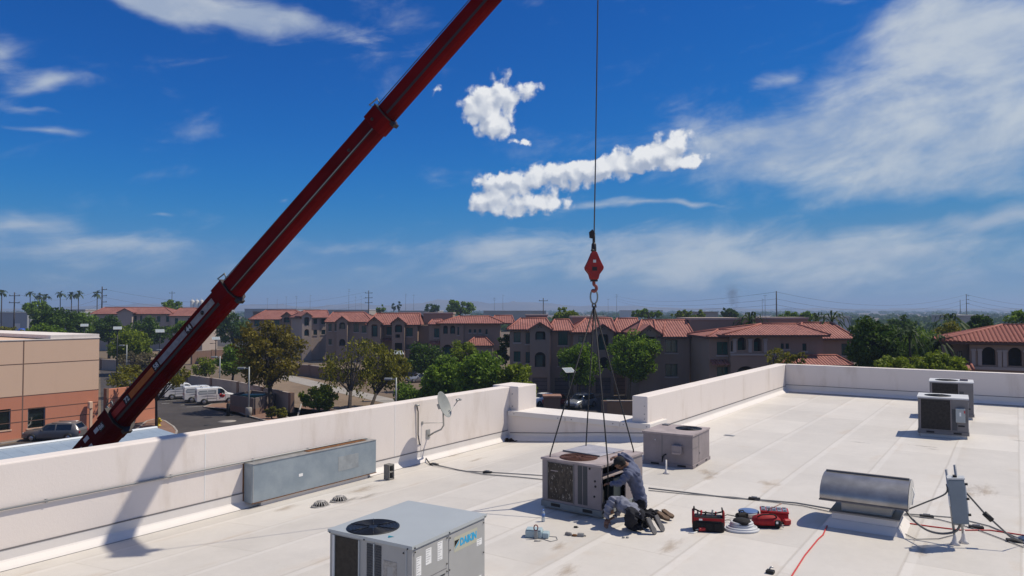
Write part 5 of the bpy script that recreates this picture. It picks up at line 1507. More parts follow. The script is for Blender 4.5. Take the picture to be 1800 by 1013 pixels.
tree(1285, 210, 1262, 1300, 542, 562, DARKG, 'dark tree top beside the far tan block', .4, .7, n_clump=24)
tree(1395, 180, 1362, 1440, 546, 572, GREEN, 'green tree line piece behind the dark pole', .38, 1.0, n_clump=36)
tree(668, 330, 660, 678, 535, 552, GREEN, 'small tree at the foot of the tall wooden pole', .5, .5, n_clump=14)
tree(692, 420, 688, 696, 528, 550, DARKG, 'slim cypress left of two on the skyline', .5, .4, n_clump=14, name='cypress_tree')
tree(701, 420, 697, 706, 529, 550, DARKG, 'slim cypress right of two on the skyline', .5, .4, n_clump=14, name='cypress_tree')
tree(760, 340, 745, 776, 533, 552, DARKG, 'dark tree top left of the tall skyline tree', .5, .7, n_clump=20)

# palms ------------------------------------------------------------------------------------------
M_PALM = leaf_mat('palm_green', (.018, .035, .010), (.035, .065, .014), (.075, .105, .022))
def palm(px, D, y_top, y_base, label, r=2.2, nf=26, tr=.22, z_base=0.0, drop=.6, name='palm_tree', width=.34):
    p = at(px, y_base, D); h = at(px, y_top, D).z - r * .35
    o = empty(name, (p.x, p.y, 0), 0, label, 'palm tree', 'palms on the skyline')
    MB().tube([(0, 0, 0), (random.uniform(-.2, .2), 0, h * .5), (0, 0, h)], [tr * 1.3, tr, tr * .9], 8).build('trunk', M_BARK, o)
    mb = MB()
    for k in range(nf):
        a = k * 2.399 + random.random() * .3; e = random.uniform(-.5, 1.25)
        d = Vector((math.cos(a) * math.cos(e), math.sin(a) * math.cos(e), math.sin(e)))
        s_ = Vector((-math.sin(a), math.cos(a), 0)); L_ = r * random.uniform(.8, 1.1)
        p0 = Vector((0, 0, h)); p1 = p0 + d * L_ * .55; p2 = p0 + d * L_ - Vector((0, 0, drop * L_ * .5)); p3 = p2 + d * L_ * .15 - Vector((0, 0, drop * L_ * .5))
        w = r * width
        mb.add([p0 - s_ * .03, p0 + s_ * .03, p1 + s_ * w * .5, p1 - s_ * w * .5, p2 + s_ * w * .45, p2 - s_ * w * .45, p3], [(0, 1, 2, 3), (3, 2, 4, 5), (5, 4, 6)])
    mb.build('crown', M_PALM, o)
for px, D, yt, lab in ((2, 330, 512, 'fan palm cut by the left edge'), (52, 400, 514, 'lone fan palm right of the left-edge pole'), (69, 380, 517, 'leafy fan palm above the bushy tree'), (80, 390, 519, 'lower fan palm leaning beside the leafy one'),
                       (105, 380, 514, 'fan palm standing alone left of the palm pair'), (125, 370, 516, 'left palm of the pair near the wooden pole'), (137, 360, 513, 'right palm of the pair near the wooden pole'), (170, 370, 513, 'fan palm just left of the tall wooden pole')):
    palm(px, D, yt, 570, lab, r=2.6)
for px, D, yt, lab in ((1318, 95, 553, 'feathery palm behind the flat apartment tower'), (1462, 92, 552, 'feathery palm above the right apartment roof'), (1435, 100, 555, 'second feathery palm above the right apartment roof'), (1600, 62, 580, 'date palm with drooping fronds in the right-hand grove'), (1650, 64, 590, 'smaller date palm near the nearest tiled roof'), (1672, 90, 556, 'feathery palm rising behind the olive tinted tree')):
    palm(px, D, yt, 600, lab, r=2.6 if D > 80 else 1.7, nf=34, tr=.16, drop=.9, width=.10)

# far wood: belts of tree crowns over the plain, too many and too far to count
def far_wood():
    cs_, rs_ = [], []
    for _ in range(2600):
        D = 330 * (18 ** random.random()); a = random.uniform(-.78, .78)
        px = 900 + a * FPX
        if D < 520 and random.random() < .5: continue
        cl = math.sin(D * .011 + a * 9) + math.sin(a * 23 + D * .003)
        if cl < -.2 and random.random() < .8: continue
        h = random.uniform(2.5, 6.5) * (1.0 if D < 1500 else 1.25)
        w = random.uniform(2.5, 6.5) * (1 + D / 1800)
        cs_.append((a * D, D, h * .55)); rs_.append((w, h))
    n = len(cs_)
    cen = np.array(cs_); per = 46
    idx = np.repeat(np.arange(n), per); rr = np.array(rs_)[idx]
    d = RNG.normal(size=(n * per, 3)); d /= np.linalg.norm(d, axis=1)[:, None]
    p = cen[idx] + d * (RNG.random(n * per)[:, None] ** .35) * np.stack([rr[:, 0], rr[:, 0], rr[:, 1] * .55], 1)
    p[:, 2] = np.maximum(p[:, 2], .2)
    s = (rr[:, 0:1] * .30) * RNG.uniform(.6, 1.3, (n * per, 1))
    a = RNG.normal(size=(n * per, 3)); a /= np.linalg.norm(a, axis=1)[:, None]
    b = np.cross(a, RNG.normal(size=(n * per, 3))); b /= np.linalg.norm(b, axis=1)[:, None]; b *= .7
    v = np.empty((n * per, 4, 3)); v[:, 0] = p - a * s; v[:, 1] = p + b * s; v[:, 2] = p + a * s; v[:, 3] = p - b * s
    N = n * per; me = bpy.data.meshes.new('far_trees')
    me.vertices.add(N * 4); me.vertices.foreach_set('co', v.reshape(-1)); me.loops.add(N * 4); me.loops.foreach_set('vertex_index', np.arange(N * 4))
    me.polygons.add(N); me.polygons.foreach_set('loop_start', np.arange(N) * 4); me.update(calc_edges=True); me.materials.append(DARKG)
    o = bpy.data.objects.new('far_trees', me); COL.objects.link(o)
    tag(o, 'dark belts of distant trees spread over the plain to the horizon', 'trees', kind='stuff')
far_wood()

# ================================================================== FAR BUILDINGS, POLES, MOUNTAINS
M_WHS = mat('far_white', (.55, .53, .50), .8); M_WHG = mat('far_grey', (.27, .28, .30), .8); M_WHT = mat('far_tan', (.34, .29, .24), .85); M_WHR = mat('far_roof', (.40, .41, .42), .7)
def warehouse(x0, x1, yt, D, dep, wm, rm_, label, yr=None):
    a, b = at(x0, yt, D), at(x1, yt, D)
    o = empty('warehouse', ((a.x + b.x) / 2, D, 0), 0, label, 'building', 'far flat-roofed buildings')
    w = (b.x - a.x) / 2; h = a.z
    MB().box(-w, w, 0, dep, 0, h - .35).build('wall', wm, o)
    MB().box(-w - .3, w + .3, -.3, dep + .3, h - .35, h).build('roof', rm_, o)
    n = max(2, int(w * 2 / 14))
    for k in range(n):
        xx = -w + (k + .5) * 2 * w / n
        MB().box(xx - 1.6, xx + 1.6, -.06, .02, .2, min(h * .5, 4.2)).build('loading_door', M_WHG if wm is not M_WHG else M_WHS, o)
    return o
warehouse(-20, 48, 549, 420, 60, M_WHG, M_WHR, 'grey warehouse behind the left-edge palm')
warehouse(88, 150, 544, 560, 60, M_WHT, M_WHS, 'tan warehouse with white roof edge behind the palm pair')
warehouse(198, 340, 543, 600, 90, M_WHG, M_WHG, 'long dark warehouse above the far red roof')
warehouse(108, 146, 549, 400, 50, M_WHG, M_WHR, 'low grey shed below the palm pair')
warehouse(430, 520, 543, 620, 80, M_WHG, M_WHG, 'long grey warehouse right of the boom')
warehouse(560, 648, 544.5, 560, 60, M_WHT, M_WHS, 'white-edged flat roof behind the lit apartments')
warehouse(700, 770, 546, 640, 50, M_WHT, M_WHS, 'pale low building left of the tall skyline tree')
warehouse(850, 960, 546, 600, 60, M_WHT, M_WHS, 'pale low building behind the dark skyline pole')
warehouse(1105, 1165, 545.5, 700, 60, M_WHS, M_WHS, 'bright white hall on the skyline right of the hook')
warehouse(1238, 1262, 548, 300, 20, M_WHT, M_WHT, 'small tan block among the skyline trees')
warehouse(1470, 1492, 556, 240, 20, M_WHS, M_WHS, 'white roof peeping out left of the big dark tree')
warehouse(1455, 1496, 557, 330, 30, M_WHG, M_WHR, 'grey-roofed shed behind the right apartment roof')
warehouse(1690, 1740, 554, 420, 30, M_WHT, M_WHS, 'pale shed below the twin poles at the right')
tk = 0
for px, lab in ((338, 'white storage tank leftmost of three on the skyline'), (346, 'middle white storage tank on the skyline'), (354, 'white storage tank rightmost of three on the skyline')):
    p = at(px, 545, 620); o = empty('storage_tank', (p.x, p.y, 0), 0, lab, 'tank', 'skyline tanks')
    h = at(px, 527, 620).z
    MB().lathe([(1.7, 0), (1.7, h - 1.2), (1.1, h - .3), (.001, h)], 14).build('shell', M_WHS, o); MB().lathe([(.25, h - .2), (.25, h + .8), (.001, h + .9)], 8).build('vent', M_WHS, o)
# distant low house and a blue shade sail at the left edge
bs = empty('shade_canopy', gnd(38, 597), 0, 'bright blue shade canopy behind the pink building roof', 'canopy')
hh = at(38, 577, gnd(38, 597).y).z
MB().lathe([(1.7, hh - 1.6), (1.5, hh - .7), (.8, hh - .1), (.001, hh)], 8).build('cover', mat('blue_cover', (.01, .07, .38), .6), bs); MB().tube([(0, 0, 0), (0, 0, hh - .3)], .08, 6).build('post', M_GREYPIPE, bs)

M_WOOD = mat('pole_wood', (.055, .045, .04), .9); M_FARP = mat('pole_far', (.10, .10, .11), .8)
POLES = {}
def pole(px, yt, D, label, arms=2, r=.2, m=None, steel=False, key=None):
    p = at(px, 545, D); h = at(px, yt, D).z
    o = empty('utility_pole', (p.x, p.y, 0), 0, label, 'utility pole', 'poles on the skyline')
    MB().tube([(0, 0, 0), (0, 0, h)], [r * 1.2, r * .7], 6).build('shaft', m or M_WOOD, o)
    for k in range(arms):
        z = h - 1.2 - k * 2.2
        MB().box(-1.7 if not steel else -.2, 1.7, -.1, .1, z, z + .2).build('crossarm', m or M_WOOD, o)
        for q in ((-1.5, 0, 1.5) if not steel else (1.5,)): MB().lathe([(.08, z + .2), (.12, z + .3), (.06, z + .5), (.001, z + .55)], 6, Matrix.Translation((q, 0, 0))).build('insulator', M_FARP, o)
    if key: POLES[key] = Vector((p.x, p.y, h))
    return o
pole(25, 514, 230, 'wooden pole between the left-edge palm and the lone palm', 2, .22, key='a')
pole(179, 504, 260, 'tall dark wooden pole right of the skyline palms', 4, .26, steel=True, key='b')
pole(302, 512, 420, 'thin wooden pole behind the light green tree top', 1, .2, key='c')
pole(648, 511, 330, 'heavy dark wooden pole above the lit apartments', 3, .26, key='d')
pole(955, 524, 280, 'dark wooden pole left of the slings', 1, .2, key='e')
pole(1365, 512, 300, 'tall plain dark pole right of the smoke', 0, .3, key='f')
pole(1699, 517, 430, 'taller of twin skyline poles at the right', 3, .24, steel=True, key='g')
pole(1688, 527, 480, 'shorter of twin skyline poles at the right', 0, .22)
for i, (px, yt, D, lab) in enumerate(((613, 508, 900, 'tallest thin steel pole left of the heavy pole'), (503, 521, 1100, 'thin far pole over the brown-leaved tree'), (521, 520, 1000, 'thin far pole right of the brown-leaved tree crown'), (545, 518, 950, 'thin far pole above the sunlit apartment wall'),
                                       (625, 520, 1300, 'faint pole between the tallest steel pole and the heavy pole'), (635, 520, 1400, 'faint pole next to the heavy wooden pole'), (713, 516, 900, 'thin pole above the twin gables'), (727, 518, 1000, 'thin pole right of the twin gable pole'),
                                       (869, 523, 900, 'thin pole left of two above the hipped roof'), (884, 518, 900, 'thin pole right of two above the hipped roof'), (1084, 517, 800, 'thin pylon right of the crane slings'), (1069, 525, 1000, 'short faint pole by the slings'),
                                       (1340, 525, 700, 'short pole left of the plain dark pole'), (1345, 518, 700, 'taller thin pole left of the plain dark pole'), (470, 524, 1200, 'faint pole nearest the boom on the right'), (487, 526, 1200, 'faint second pole right of the boom'))):
    pole(px, yt, D, lab, 2 if i % 2 == 0 else 1, .2, M_FARP, steel=(i % 3 == 0))
def wire(a, b, sag, label, r=.035):
    pts = []
    for i in range(17):
        t = i / 16; p = a.lerp(b, t); p = p - Vector((0, 0, sag * 4 * t * (1 - t))); pts.append(p)
    tag(MB().tube(pts, r, 4, smooth=False).build('power_line', M_FARP), label, 'power line', 'skyline wires')
for k, dz_ in enumerate((.3, 3.2, 5.6)):
    w = ('topmost', 'middle', 'lowest')[k]
    wire(POLES['a'] - Vector((0, 0, dz_)), POLES['b'] - Vector((0, 0, dz_ + .5)), 3.0, w + ' wire between the two left wooden poles')
    wire(POLES['b'] - Vector((0, 0, dz_ + .5)), POLES['d'] - Vector((0, 0, dz_)), 6.0, w + ' wire passing behind the boom')
    wire(at(1084, 520, 800) - Vector((0, 0, dz_)), POLES['f'] - Vector((0, 0, dz_)), 5.0, w + ' wire left of the plain dark pole', .06)
    wire(POLES['f'] - Vector((0, 0, dz_)), POLES['g'] - Vector((0, 0, dz_)), 6.0, w + ' wire between the plain dark pole and the twin poles', .05)
    wire(POLES['g'] - Vector((0, 0, dz_)), at(1960, 530, 460) - Vector((0, 0, dz_)), 5.0, w + ' wire leaving at the right edge', .06)

def mountains():
    rings_f, rings_b = [], []
    mb = MB(); D = 4400
    xs_ = [-3900 + 62 * i for i in range(126)]
    prof = []
    for x in xs_:
        px = 900 + x / D * FPX
        h = 34 + 62 * math.exp(-((px - 770) / 90) ** 2) + 55 * math.exp(-((px - 900) / 110) ** 2) + 40 * math.exp(-((px - 480) / 70) ** 2) + 46 * math.exp(-((px - 250) / 120) ** 2) + 40 * math.exp(-((px - 620) / 60) ** 2) + 22 * math.exp(-((px - 1080) / 120) ** 2)
        h *= 1 + .10 * math.sin(x * .011) + .07 * math.sin(x * .027 + 1) + .05 * math.sin(x * .061)
        prof.append(max(4, h) * .60)
    rows = []
    for f, dy in ((0, -450), (.45, -250), (.75, -110), (1, 0), (.7, 150), (0, 380)):
        rows.append([(x + 40 * math.sin(i * 1.7 + f * 9), D + dy + 60 * math.sin(i * .9 + f * 5), p * f * (1 + .15 * math.sin(i * 2.3 + f * 7) * (f < 1)) - (2 if f == 0 else 0)) for i, (x, p) in enumerate(zip(xs_, prof))])
    mb.loft(rows, smooth=True, cap=False, closed=False)
    o = mb.build('mountains', mat('mountain_rock', (.17, .145, .13), .95, var=.4, vscale=.004))
    tag(o, kind='structure')
mountains()

# smoke plume
def smoke():
    D = 1500; p = at(1290, 545, D)
    m = bpy.data.materials.new('smoke'); m.use_nodes = True; t = m.node_tree; X.nt = t
    t.nodes.remove(t.nodes['Principled BSDF'])
    v = t.nodes.new('ShaderNodeVolumePrincipled'); v.inputs['Color'].default_value = (.16, .15, .17, 1)
    c = t.nodes.new('ShaderNodeTexCoord'); sp = t.nodes.new('ShaderNodeSeparateXYZ'); t.links.new(c.outputs['Object'], sp.inputs[0])
    x, y, z = (X(sp.outputs[i]) for i in range(3))
    wob = (noise(c.outputs['Object'], .022, 3, .6) - .5) * 34.0
    rad = 8.0 + z * .24
    cx = (z - 30.0) * -.10 + wob
    rr = X.m('SQRT', (x - cx) * (x - cx) + y * y) / rad
    d = clamp01(1.0 - rr) * sstep(noise(c.outputs['Object'], .045, 5, .65), .34, .64) * sstep(112.0 - z, 0.0, 50.0)
    t.links.new((d * .085).s, v.inputs['Density'])
    t.links.new(v.outputs[0], t.nodes['Material Output'].inputs['Volume'])
    o = MB().lathe([(20, 2), (34, 30), (48, 70), (50, 100), (30, 116), (.001, 118)], 14).build('smoke_plume', m); o.location = (p.x, p.y, 0); o.scale = (.62, .62, .62)
    tag(o, 'thin grey smoke plume rising on the skyline', 'smoke', kind='stuff')
smoke()

# haze
hm = bpy.data.materials.new('haze_air'); hm.use_nodes = True; t = hm.node_tree
t.nodes.remove(t.nodes['Principled BSDF'])
hv = t.nodes.new('ShaderNodeVolumePrincipled'); hv.inputs['Color'].default_value = (.50, .68, .98, 1); hv.inputs['Density'].default_value = 3.0e-4; hv.inputs['Anisotropy'].default_value = .15
t.links.new(hv.outputs[0], t.nodes['Material Output'].inputs['Volume'])
hz = MB().box(-7000, 7000, -200, 7600, -1.0, 92).build('haze', hm)
tag(hz, 'pale blue haze filling the air over the plain', 'haze', kind='stuff')

# ================================================================== APARTMENTS
M_STUC = wall_material('stucco_grey_tan', (.285, .205, .16), (.21, .15, .115), .3)
M_STUC2 = wall_material('stucco_light', (.40, .325, .28), (.3, .24, .2), .3)
M_TRIM = mat('stucco_trim', (.36, .31, .285), .9)
M_WINF = mat('window_frame_dark', (.03, .03, .03), .5)
M_WGLASS = mat('window_teal', (.016, .075, .066), .12, 0, spec=.5)
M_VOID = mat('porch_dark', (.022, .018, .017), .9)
M_GARAGE = mat('garage_door', (.16, .12, .115), .7, var=.2)
def tile_mat():
    m = bpy.data.materials.new('clay_tiles'); m.use_nodes = True; t = m.node_tree; X.nt = t; b = t.nodes['Principled BSDF']
    c = t.nodes.new('ShaderNodeTexCoord').outputs['Object']; sp = t.nodes.new('ShaderNodeSeparateXYZ'); t.links.new(c, sp.inputs[0])
    x, y, z = (X(sp.outputs[i]) for i in range(3))
    gn = t.nodes.new('ShaderNodeNewGeometry'); sn_ = t.nodes.new('ShaderNodeSeparateXYZ'); t.links.new(gn.outputs['True Normal'], sn_.inputs[0])
    sel = X.m('GREATER_THAN', X.m('ABSOLUTE', X(sn_.outputs[0])), X.m('ABSOLUTE', X(sn_.outputs[1])))
    q = x + (y - x) * sel
    PT, PZ = .34, .135
    cell = comb(X.m('FLOOR', q / PT), X.m('FLOOR', z / PZ))
    wn = t.nodes.new('ShaderNodeTexWhiteNoise'); wn.noise_dimensions = '2D'; t.links.new(cell, wn.inputs['Vector'])
    wob = X.m('SINE', q * (2 * math.pi / PT)); row = X.m('FRACT', z / PZ)
    h = wob * .5 + row * -.55
    big = noise(c, .35, 4, .6)
    col = mixc(X(wn.outputs['Value']), (.215, .073, .056), (.31, .115, .087))
    col = mixc(sstep(big, .42, .66) * .45, col, (.36, .15, .115))
    col = mixc(sstep(noise(c, 2.5, 5, .6), .58, .75) * .4, col, (.19, .06, .045))
    t.links.new(col, b.inputs['Base Color']); b.inputs['Roughness'].default_value = .8
    bn = t.nodes.new('ShaderNodeBump'); bn.inputs['Strength'].default_value = 1.0; bn.inputs['Distance'].default_value = .10
    t.links.new(h.s, bn.inputs['Height']); t.links.new(bn.outputs[0], b.inputs['Normal'])
    return m
M_TILE = tile_mat()
M_TILE1 = mat('clay_tile_single', (.29, .10, .075), .8, var=.4, vscale=1.3, col2=(.27, .08, .055))
M_RIDGE = mat('clay_ridge', (.36, .125, .09), .8, var=.3)
M_FASCIA = mat('fascia_brown', (.10, .055, .042), .8)

class Apt:
    def __init__(s, px, D, label, yaw=0.0):
        p = at(px, 600, D); s.o = empty('apartment_building', (p.x, D, 0), yaw, label, 'building', 'apartment blocks')
        s.px, s.D, s.x = px, D, p.x
        s.inv = (Matrix.Translation((p.x, D, 0)) @ Matrix.Rotation(yaw, 4, 'Z')).inverted(); s.yaw = yaw
        s.n = Vector((-math.sin(-yaw) * -1, 0, 0))
    def L(s, px, py, off=0.0):
        """pixel on the front plane moved back by off -> local x, z"""
        d = ray(px, py); o = s.inv @ Vector((0, 0, CAMZ)); dl = s.inv.to_3x3() @ d
        t = (off - o.y) / dl.y; q = o + dl * t
        return q.x, q.z
    def front(s, x0, x1, yt, holes=(), off=0.0, dep=9.0, m=None, z0=0.0, side=True, yb=None):
        """front wall with real openings: ('w', xl, xr, yt, yb) window, 'a' arched porch, 'd' dark opening, 'g' garage"""
        m = m or M_STUC
        xa, zt = s.L(x0, yt, off); xb, _ = s.L(x1, yt, off)
        if yb is not None: z0 = s.L(x0, yb, off)[1]
        hs = []
        for k, a, b, c, d in holes:
            ha, hz1 = s.L(a, c, off); hb, hz0 = s.L(b, d, off); hs.append((k, max(ha, xa + .02), min(hb, xb - .02), max(hz0, z0), min(hz1, zt - .05)))
        xs_ = sorted({xa, xb} | {q for h in hs for q in h[1:3]}); zs_ = sorted({z0, zt} | {q for h in hs for q in h[3:5]})
        mb = MB(); th = .22
        for i in range(len(xs_) - 1):
            for j in range(len(zs_) - 1):
                cx_, cz_ = (xs_[i] + xs_[i + 1]) / 2, (zs_[j] + zs_[j + 1]) / 2
                if any(h[1] < cx_ < h[2] and h[3] < cz_ < h[4] for h in hs): continue
                mb.add([(xs_[i], off, zs_[j]), (xs_[i + 1], off, zs_[j]), (xs_[i + 1], off, zs_[j + 1]), (xs_[i], off, zs_[j + 1])], [(0, 1, 2, 3)])
        for k, a, b, c, d in hs:
            r_ = th if k == 'w' else .82
            if k == 'g': r_ = .3
            for f in (((a, c), (b, c)), ((b, c), (b, d)), ((b, d), (a, d)), ((a, d), (a, c))):
                (p, q), (u_, v_) = f
                mb.add([(p, off, q), (u_, off, v_), (u_, off + r_, v_), (p, off + r_, q)], [(3, 2, 1, 0)])
            if k == 'a':                                   # arch spandrels
                n = 8; rr = (b - a) / 2; cx_ = (a + b) / 2; zc_ = d - min(rr, (d - c) * .45); ry_ = d - zc_
                for sgn in (-1, 1):
                    arc = [(cx_ + sgn * rr * math.cos(math.pi / 2 * i / n), zc_ + ry_ * math.sin(math.pi / 2 * i / n)) for i in range(n + 1)]
                    pts = arc + [(cx_ + sgn * rr, d)]
                    vs = [(p, off + .003, q) for p, q in pts]
                    mb.add(vs, [tuple(range(len(vs))) if sgn > 0 else tuple(range(len(vs)))[::-1]])
                    for i in range(n):
                        mb.add([(arc[i][0], off, arc[i][1]), (arc[i + 1][0], off, arc[i + 1][1]), (arc[i + 1][0], off + .3, arc[i + 1][1]), (arc[i][0], off + .3, arc[i][1])], [(0, 1, 2, 3)])
        if side:
            mb.add([(xa, off, z0), (xa, off, zt), (xa, off + dep, zt), (xa, off + dep, z0)], [(3, 2, 1, 0)])
            mb.add([(xb, off, z0), (xb, off, zt), (xb, off + dep, zt), (xb, off + dep, z0)], [(0, 1, 2, 3)])
            mb.add([(xa, off + dep, z0), (xb, off + dep, z0), (xb, off + dep, zt), (xa, off + dep, zt)], [(3, 2, 1, 0)])
            mb.add([(xa, off, zt), (xb, off, zt), (xb, off + dep, zt), (xa, off + dep, zt)], [(0, 1, 2, 3)])
        mb.build('wall', m, s.o)
        for k, a, b, c, d in hs:
            if k == 'w':
                w = MB().box(a, b, off + th - .03, off + th, c, d).build('window', M_WGLASS, s.o)
                f_ = MB(); f_.box(a, b, off + th - .08, off + th - .031, c, c + .07); f_.box(a, b, off + th - .08, off + th - .031, d - .07, d); f_.box(a, a + .06, off + th - .08, off + th - .031, c + .07, d - .07); f_.box(b - .06, b, off + th - .08, off + th - .031, c + .07, d - .07)
                f_.box((a + b) / 2 - .03, (a + b) / 2 + .03, off + th - .08, off + th - .031, c + .07, d - .07); f_.build('frame', M_WINF, w)
                MB().box(a - .12, b + .12, off - .09, off - .002, c - .2, c - .02).build('sill', M_TRIM, w)
            elif k == 'g':
                w = MB().box(a, b, off + .24, off + .30, c, d).build('garage_door', M_GARAGE, s.o)
                for q in range(1, 4): MB().box(a, b, off + .225, off + .239, c + (d - c) * q / 4 - .02, c + (d - c) * q / 4 + .02).build('door_rib', M_VOID, w)
            else:
                w = MB().box(a, b, off + .78, off + .82, c, d).build('porch_shade_back', M_VOID, s.o)  # near-black plate: the deep shade of the recess is put into its colour
                if k == 'a' and d - c > 1.6:
                    MB().box(a, b, off + .06, off + .14, c, c + (.95 if d - c > 2.7 else .22)).build('balcony_wall', m, s.o)
                    MB().box(a + (b - a) * .15, a + (b - a) * .75, off + .74, off + .779, c, d - .5).build('porch_door', M_WGLASS, s.o)
        return xa, xb, zt
    def hip(s, x0, x1, ye, yr, rx0, rx1, off=0.0, dep=9.0, ov=.5, name='roof'):
        """hipped roof: eave line ye from x0 to x1, ridge yr from rx0 to rx1 at half depth"""
        xa, ze = s.L(x0, ye, off - ov); xb, _ = s.L(x1, ye, off - ov)
        ra, zr = s.L(rx0, yr, off + dep / 2); rb, _ = s.L(rx1, yr, off + dep / 2)
        y0, y1, ym = off - ov, off + dep + ov, off + dep / 2
        zr = max(zr, ze + .5)
        mb = MB(); mb.add([(xa, y0, ze), (xb, y0, ze), (xb, y1, ze), (xa, y1, ze), (ra, ym, zr), (rb, ym, zr)], [(0, 1, 5, 4), (1, 2, 5), (2, 3, 4, 5), (3, 0, 4)])
        o = mb.build(name, M_TILE, s.o)
        f = MB(); f.box(xa + .02, xb - .02, y0 + .02, y1 - .02, ze - .22, ze - .02); f.build('fascia', M_FASCIA, o)
        r_ = MB()
        for a, b in (((xa, y0, ze), (ra, ym, zr)), ((xb, y0, ze), (rb, ym, zr)), ((ra, ym, zr), (rb, ym, zr)), ((xb, y1, ze), (rb, ym, zr)), ((xa, y1, ze), (ra, ym, zr))):
            if (Vector(a) - Vector(b)).length > .1: r_.tube([Vector(a) + Vector((0, 0, .04)), Vector(b) + Vector((0, 0, .04))], .11, 6)
        k = r_.build('ridge_tiles', M_RIDGE, o); k['kind'] = 'stuff'
        return o
    def gable(s, xc, hw, ye, yp, off=0.0, dep=5.0, ov=.45, m=None, holes=()):
        """gable facing the viewer: half width hw px, eave ye, peak yp"""
        off = off - .85
        s.front(xc - hw * .92, xc + hw * .92, ye + .6, holes, off, .84, m)
        xa, ze = s.L(xc - hw, ye, off - ov); xb, _ = s.L(xc + hw, ye, off - ov); xm, zp = s.L(xc, yp, off - ov)
        y0, y1 = off - ov, off + dep + .85
        mb = MB(); mb.add([(xa - .25, y0, ze - .12), (xm, y0, zp), (xm, y1, zp), (xa - .25, y1, ze - .12), (xb + .25, y0, ze - .12), (xb + .25, y1, ze - .12)], [(0, 1, 2, 3), (1, 4, 5, 2)])
        mb.add([(xa - .25, y0, ze - .3), (xm, y0, zp - .18), (xm, y1, zp - .18), (xa - .25, y1, ze - .3), (xb + .25, y0, ze - .3), (xb + .25, y1, ze - .3)], [(3, 2, 1, 0), (2, 5, 4, 1)])
        mb.add([(xa - .25, y0, ze - .12), (xm, y0, zp), (xm, y0, zp - .18), (xa - .25, y0, ze - .3), (xb + .25, y0, ze - .12), (xb + .25, y0, ze - .3)], [(3, 2, 1, 0), (2, 5, 4, 1)])
        o = mb.build('gable_roof', M_TILE, s.o)
        MB().prism([(xa, ze - .4), (xb, ze - .4), (xb, ze - .15), (xm, zp - .2), (xa, ze - .15)], off + .004, off + .2, 'y').build('gable_wall', m or M_STUC, s.o)
        for dx_ in (-.18, 0, .18): MB().lathe([(.001, 0), (.07, 0), (.07, .04), (.001, .04)], 8, Matrix.Translation((xm + dx_, off + .004, zp - .75 + (.2 if dx_ == 0 else 0))) @ Matrix.Rotation(R(90), 4, 'X')).build('gable_vent', M_VOID, s.o)
    def tower(s, x0, x1, yt, off, dep=6.0, m=None):
        xa, zt = s.L(x0, yt, off); xb, _ = s.L(x1, yt, off)
        o = MB().box(xa, xb, off, off + dep, 0, zt - .25).build('flat_tower', m or M_STUC, s.o)
        MB().box(xa - .12, xb + .12, off - .12, off + dep + .12, zt - .25, zt).build('tower_cap', M_STUC2, o)
    def awning(s, x0, x1, yt, yb, off=0.0, out=1.2):
        xa, zt = s.L(x0, yt, off); xb, zb = s.L(x1, yb, off - out)
        mb = MB(); mb.hexa([(xa, off - out, zb - .12), (xb, off - out, zb - .12), (xb, off, zt - .15), (xa, off, zt - .15)], [(xa, off - out, zb), (xb, off - out, zb), (xb, off, zt), (xa, off, zt)])
        mb.build('awning_roof', M_TILE, s.o)

# ---- block facing the slings
c = Apt(1000, 103, 'three-storey apartment block with twin gables behind the crane slings')
w = 'w'
c.front(896, 968, 579, [('w', 903, 915, 584, 602), ('w', 924, 933, 585, 604.5), ('w', 903, 915, 618, 636), ('w', 924, 932, 619, 638), ('g', 900, 925, 664, 692)], 0, 11)
c.gable(949, 19, 578, 566, 0, 6, holes=[('a', 941, 959, 579.8, 600), ('a', 940, 959, 619, 648), ('g', 936, 962, 664, 692)])
c.hip(891, 972, 579, 560, 915, 960, 0, 11)
c.front(968, 1008, 581, [('w', 981, 998, 583, 607), ('w', 981, 998, 620, 643), ('g', 975, 1003, 664, 692)], 1.6, 10)
c.hip(963, 1012, 581, 562, 975, 1000, 1.6, 10)
c.front(1008, 1078, 584, [('w', 1017, 1032, 591, 602), ('w', 1017, 1032, 624, 640), ('g', 1014, 1040, 664, 692)], -.6, 11)
c.gable(1060, 20, 583, 569, -.6, 6, holes=[('a', 1051, 1070, 585, 618), ('a', 1053, 1070, 628, 648), ('g', 1047, 1074, 664, 692)])
c.hip(1003, 1085, 584, 560, 1030, 1075, -.6, 11)
c.front(1078, 1122, 584, [('w', 1086, 1100, 592, 612), ('w', 1086, 1100, 626, 646), ('g', 1084, 1112, 664, 692)], .8, 10)
c.hip(1072, 1127, 584, 560, 1085, 1120, .8, 10)
c.tower(1007, 1068, 556, 9, 6)
c.tower(925, 962, 553, 13, 5)
d = Apt(1180, 92, 'apartment block with tall windows between the twin-gabled one and the flat tower')
d.front(1122, 1161, 588, [], -.4, 11)
d.gable(1142, 21, 587, 571, -.4, 6, holes=[('a', 1135, 1152, 588.5, 612), ('a', 1135, 1152, 632, 655)])
d.front(1161, 1212, 592, [('w', 1169.5, 1191, 597.5, 620), ('w', 1169.5, 1191, 640, 662)], -.9, 11)
d.hip(1118, 1165, 588, 563, 1128, 1170, -.4, 11)
d.hip(1155, 1222, 592, 563, 1150, 1205, -.9, 11)
d.front(1212, 1248, 590, [('d', 1230, 1247, 598, 650), ('d', 1230, 1247, 656, 692)], 2.2, 8)
d.tower(1212, 1306, 559, 3.2, 7)
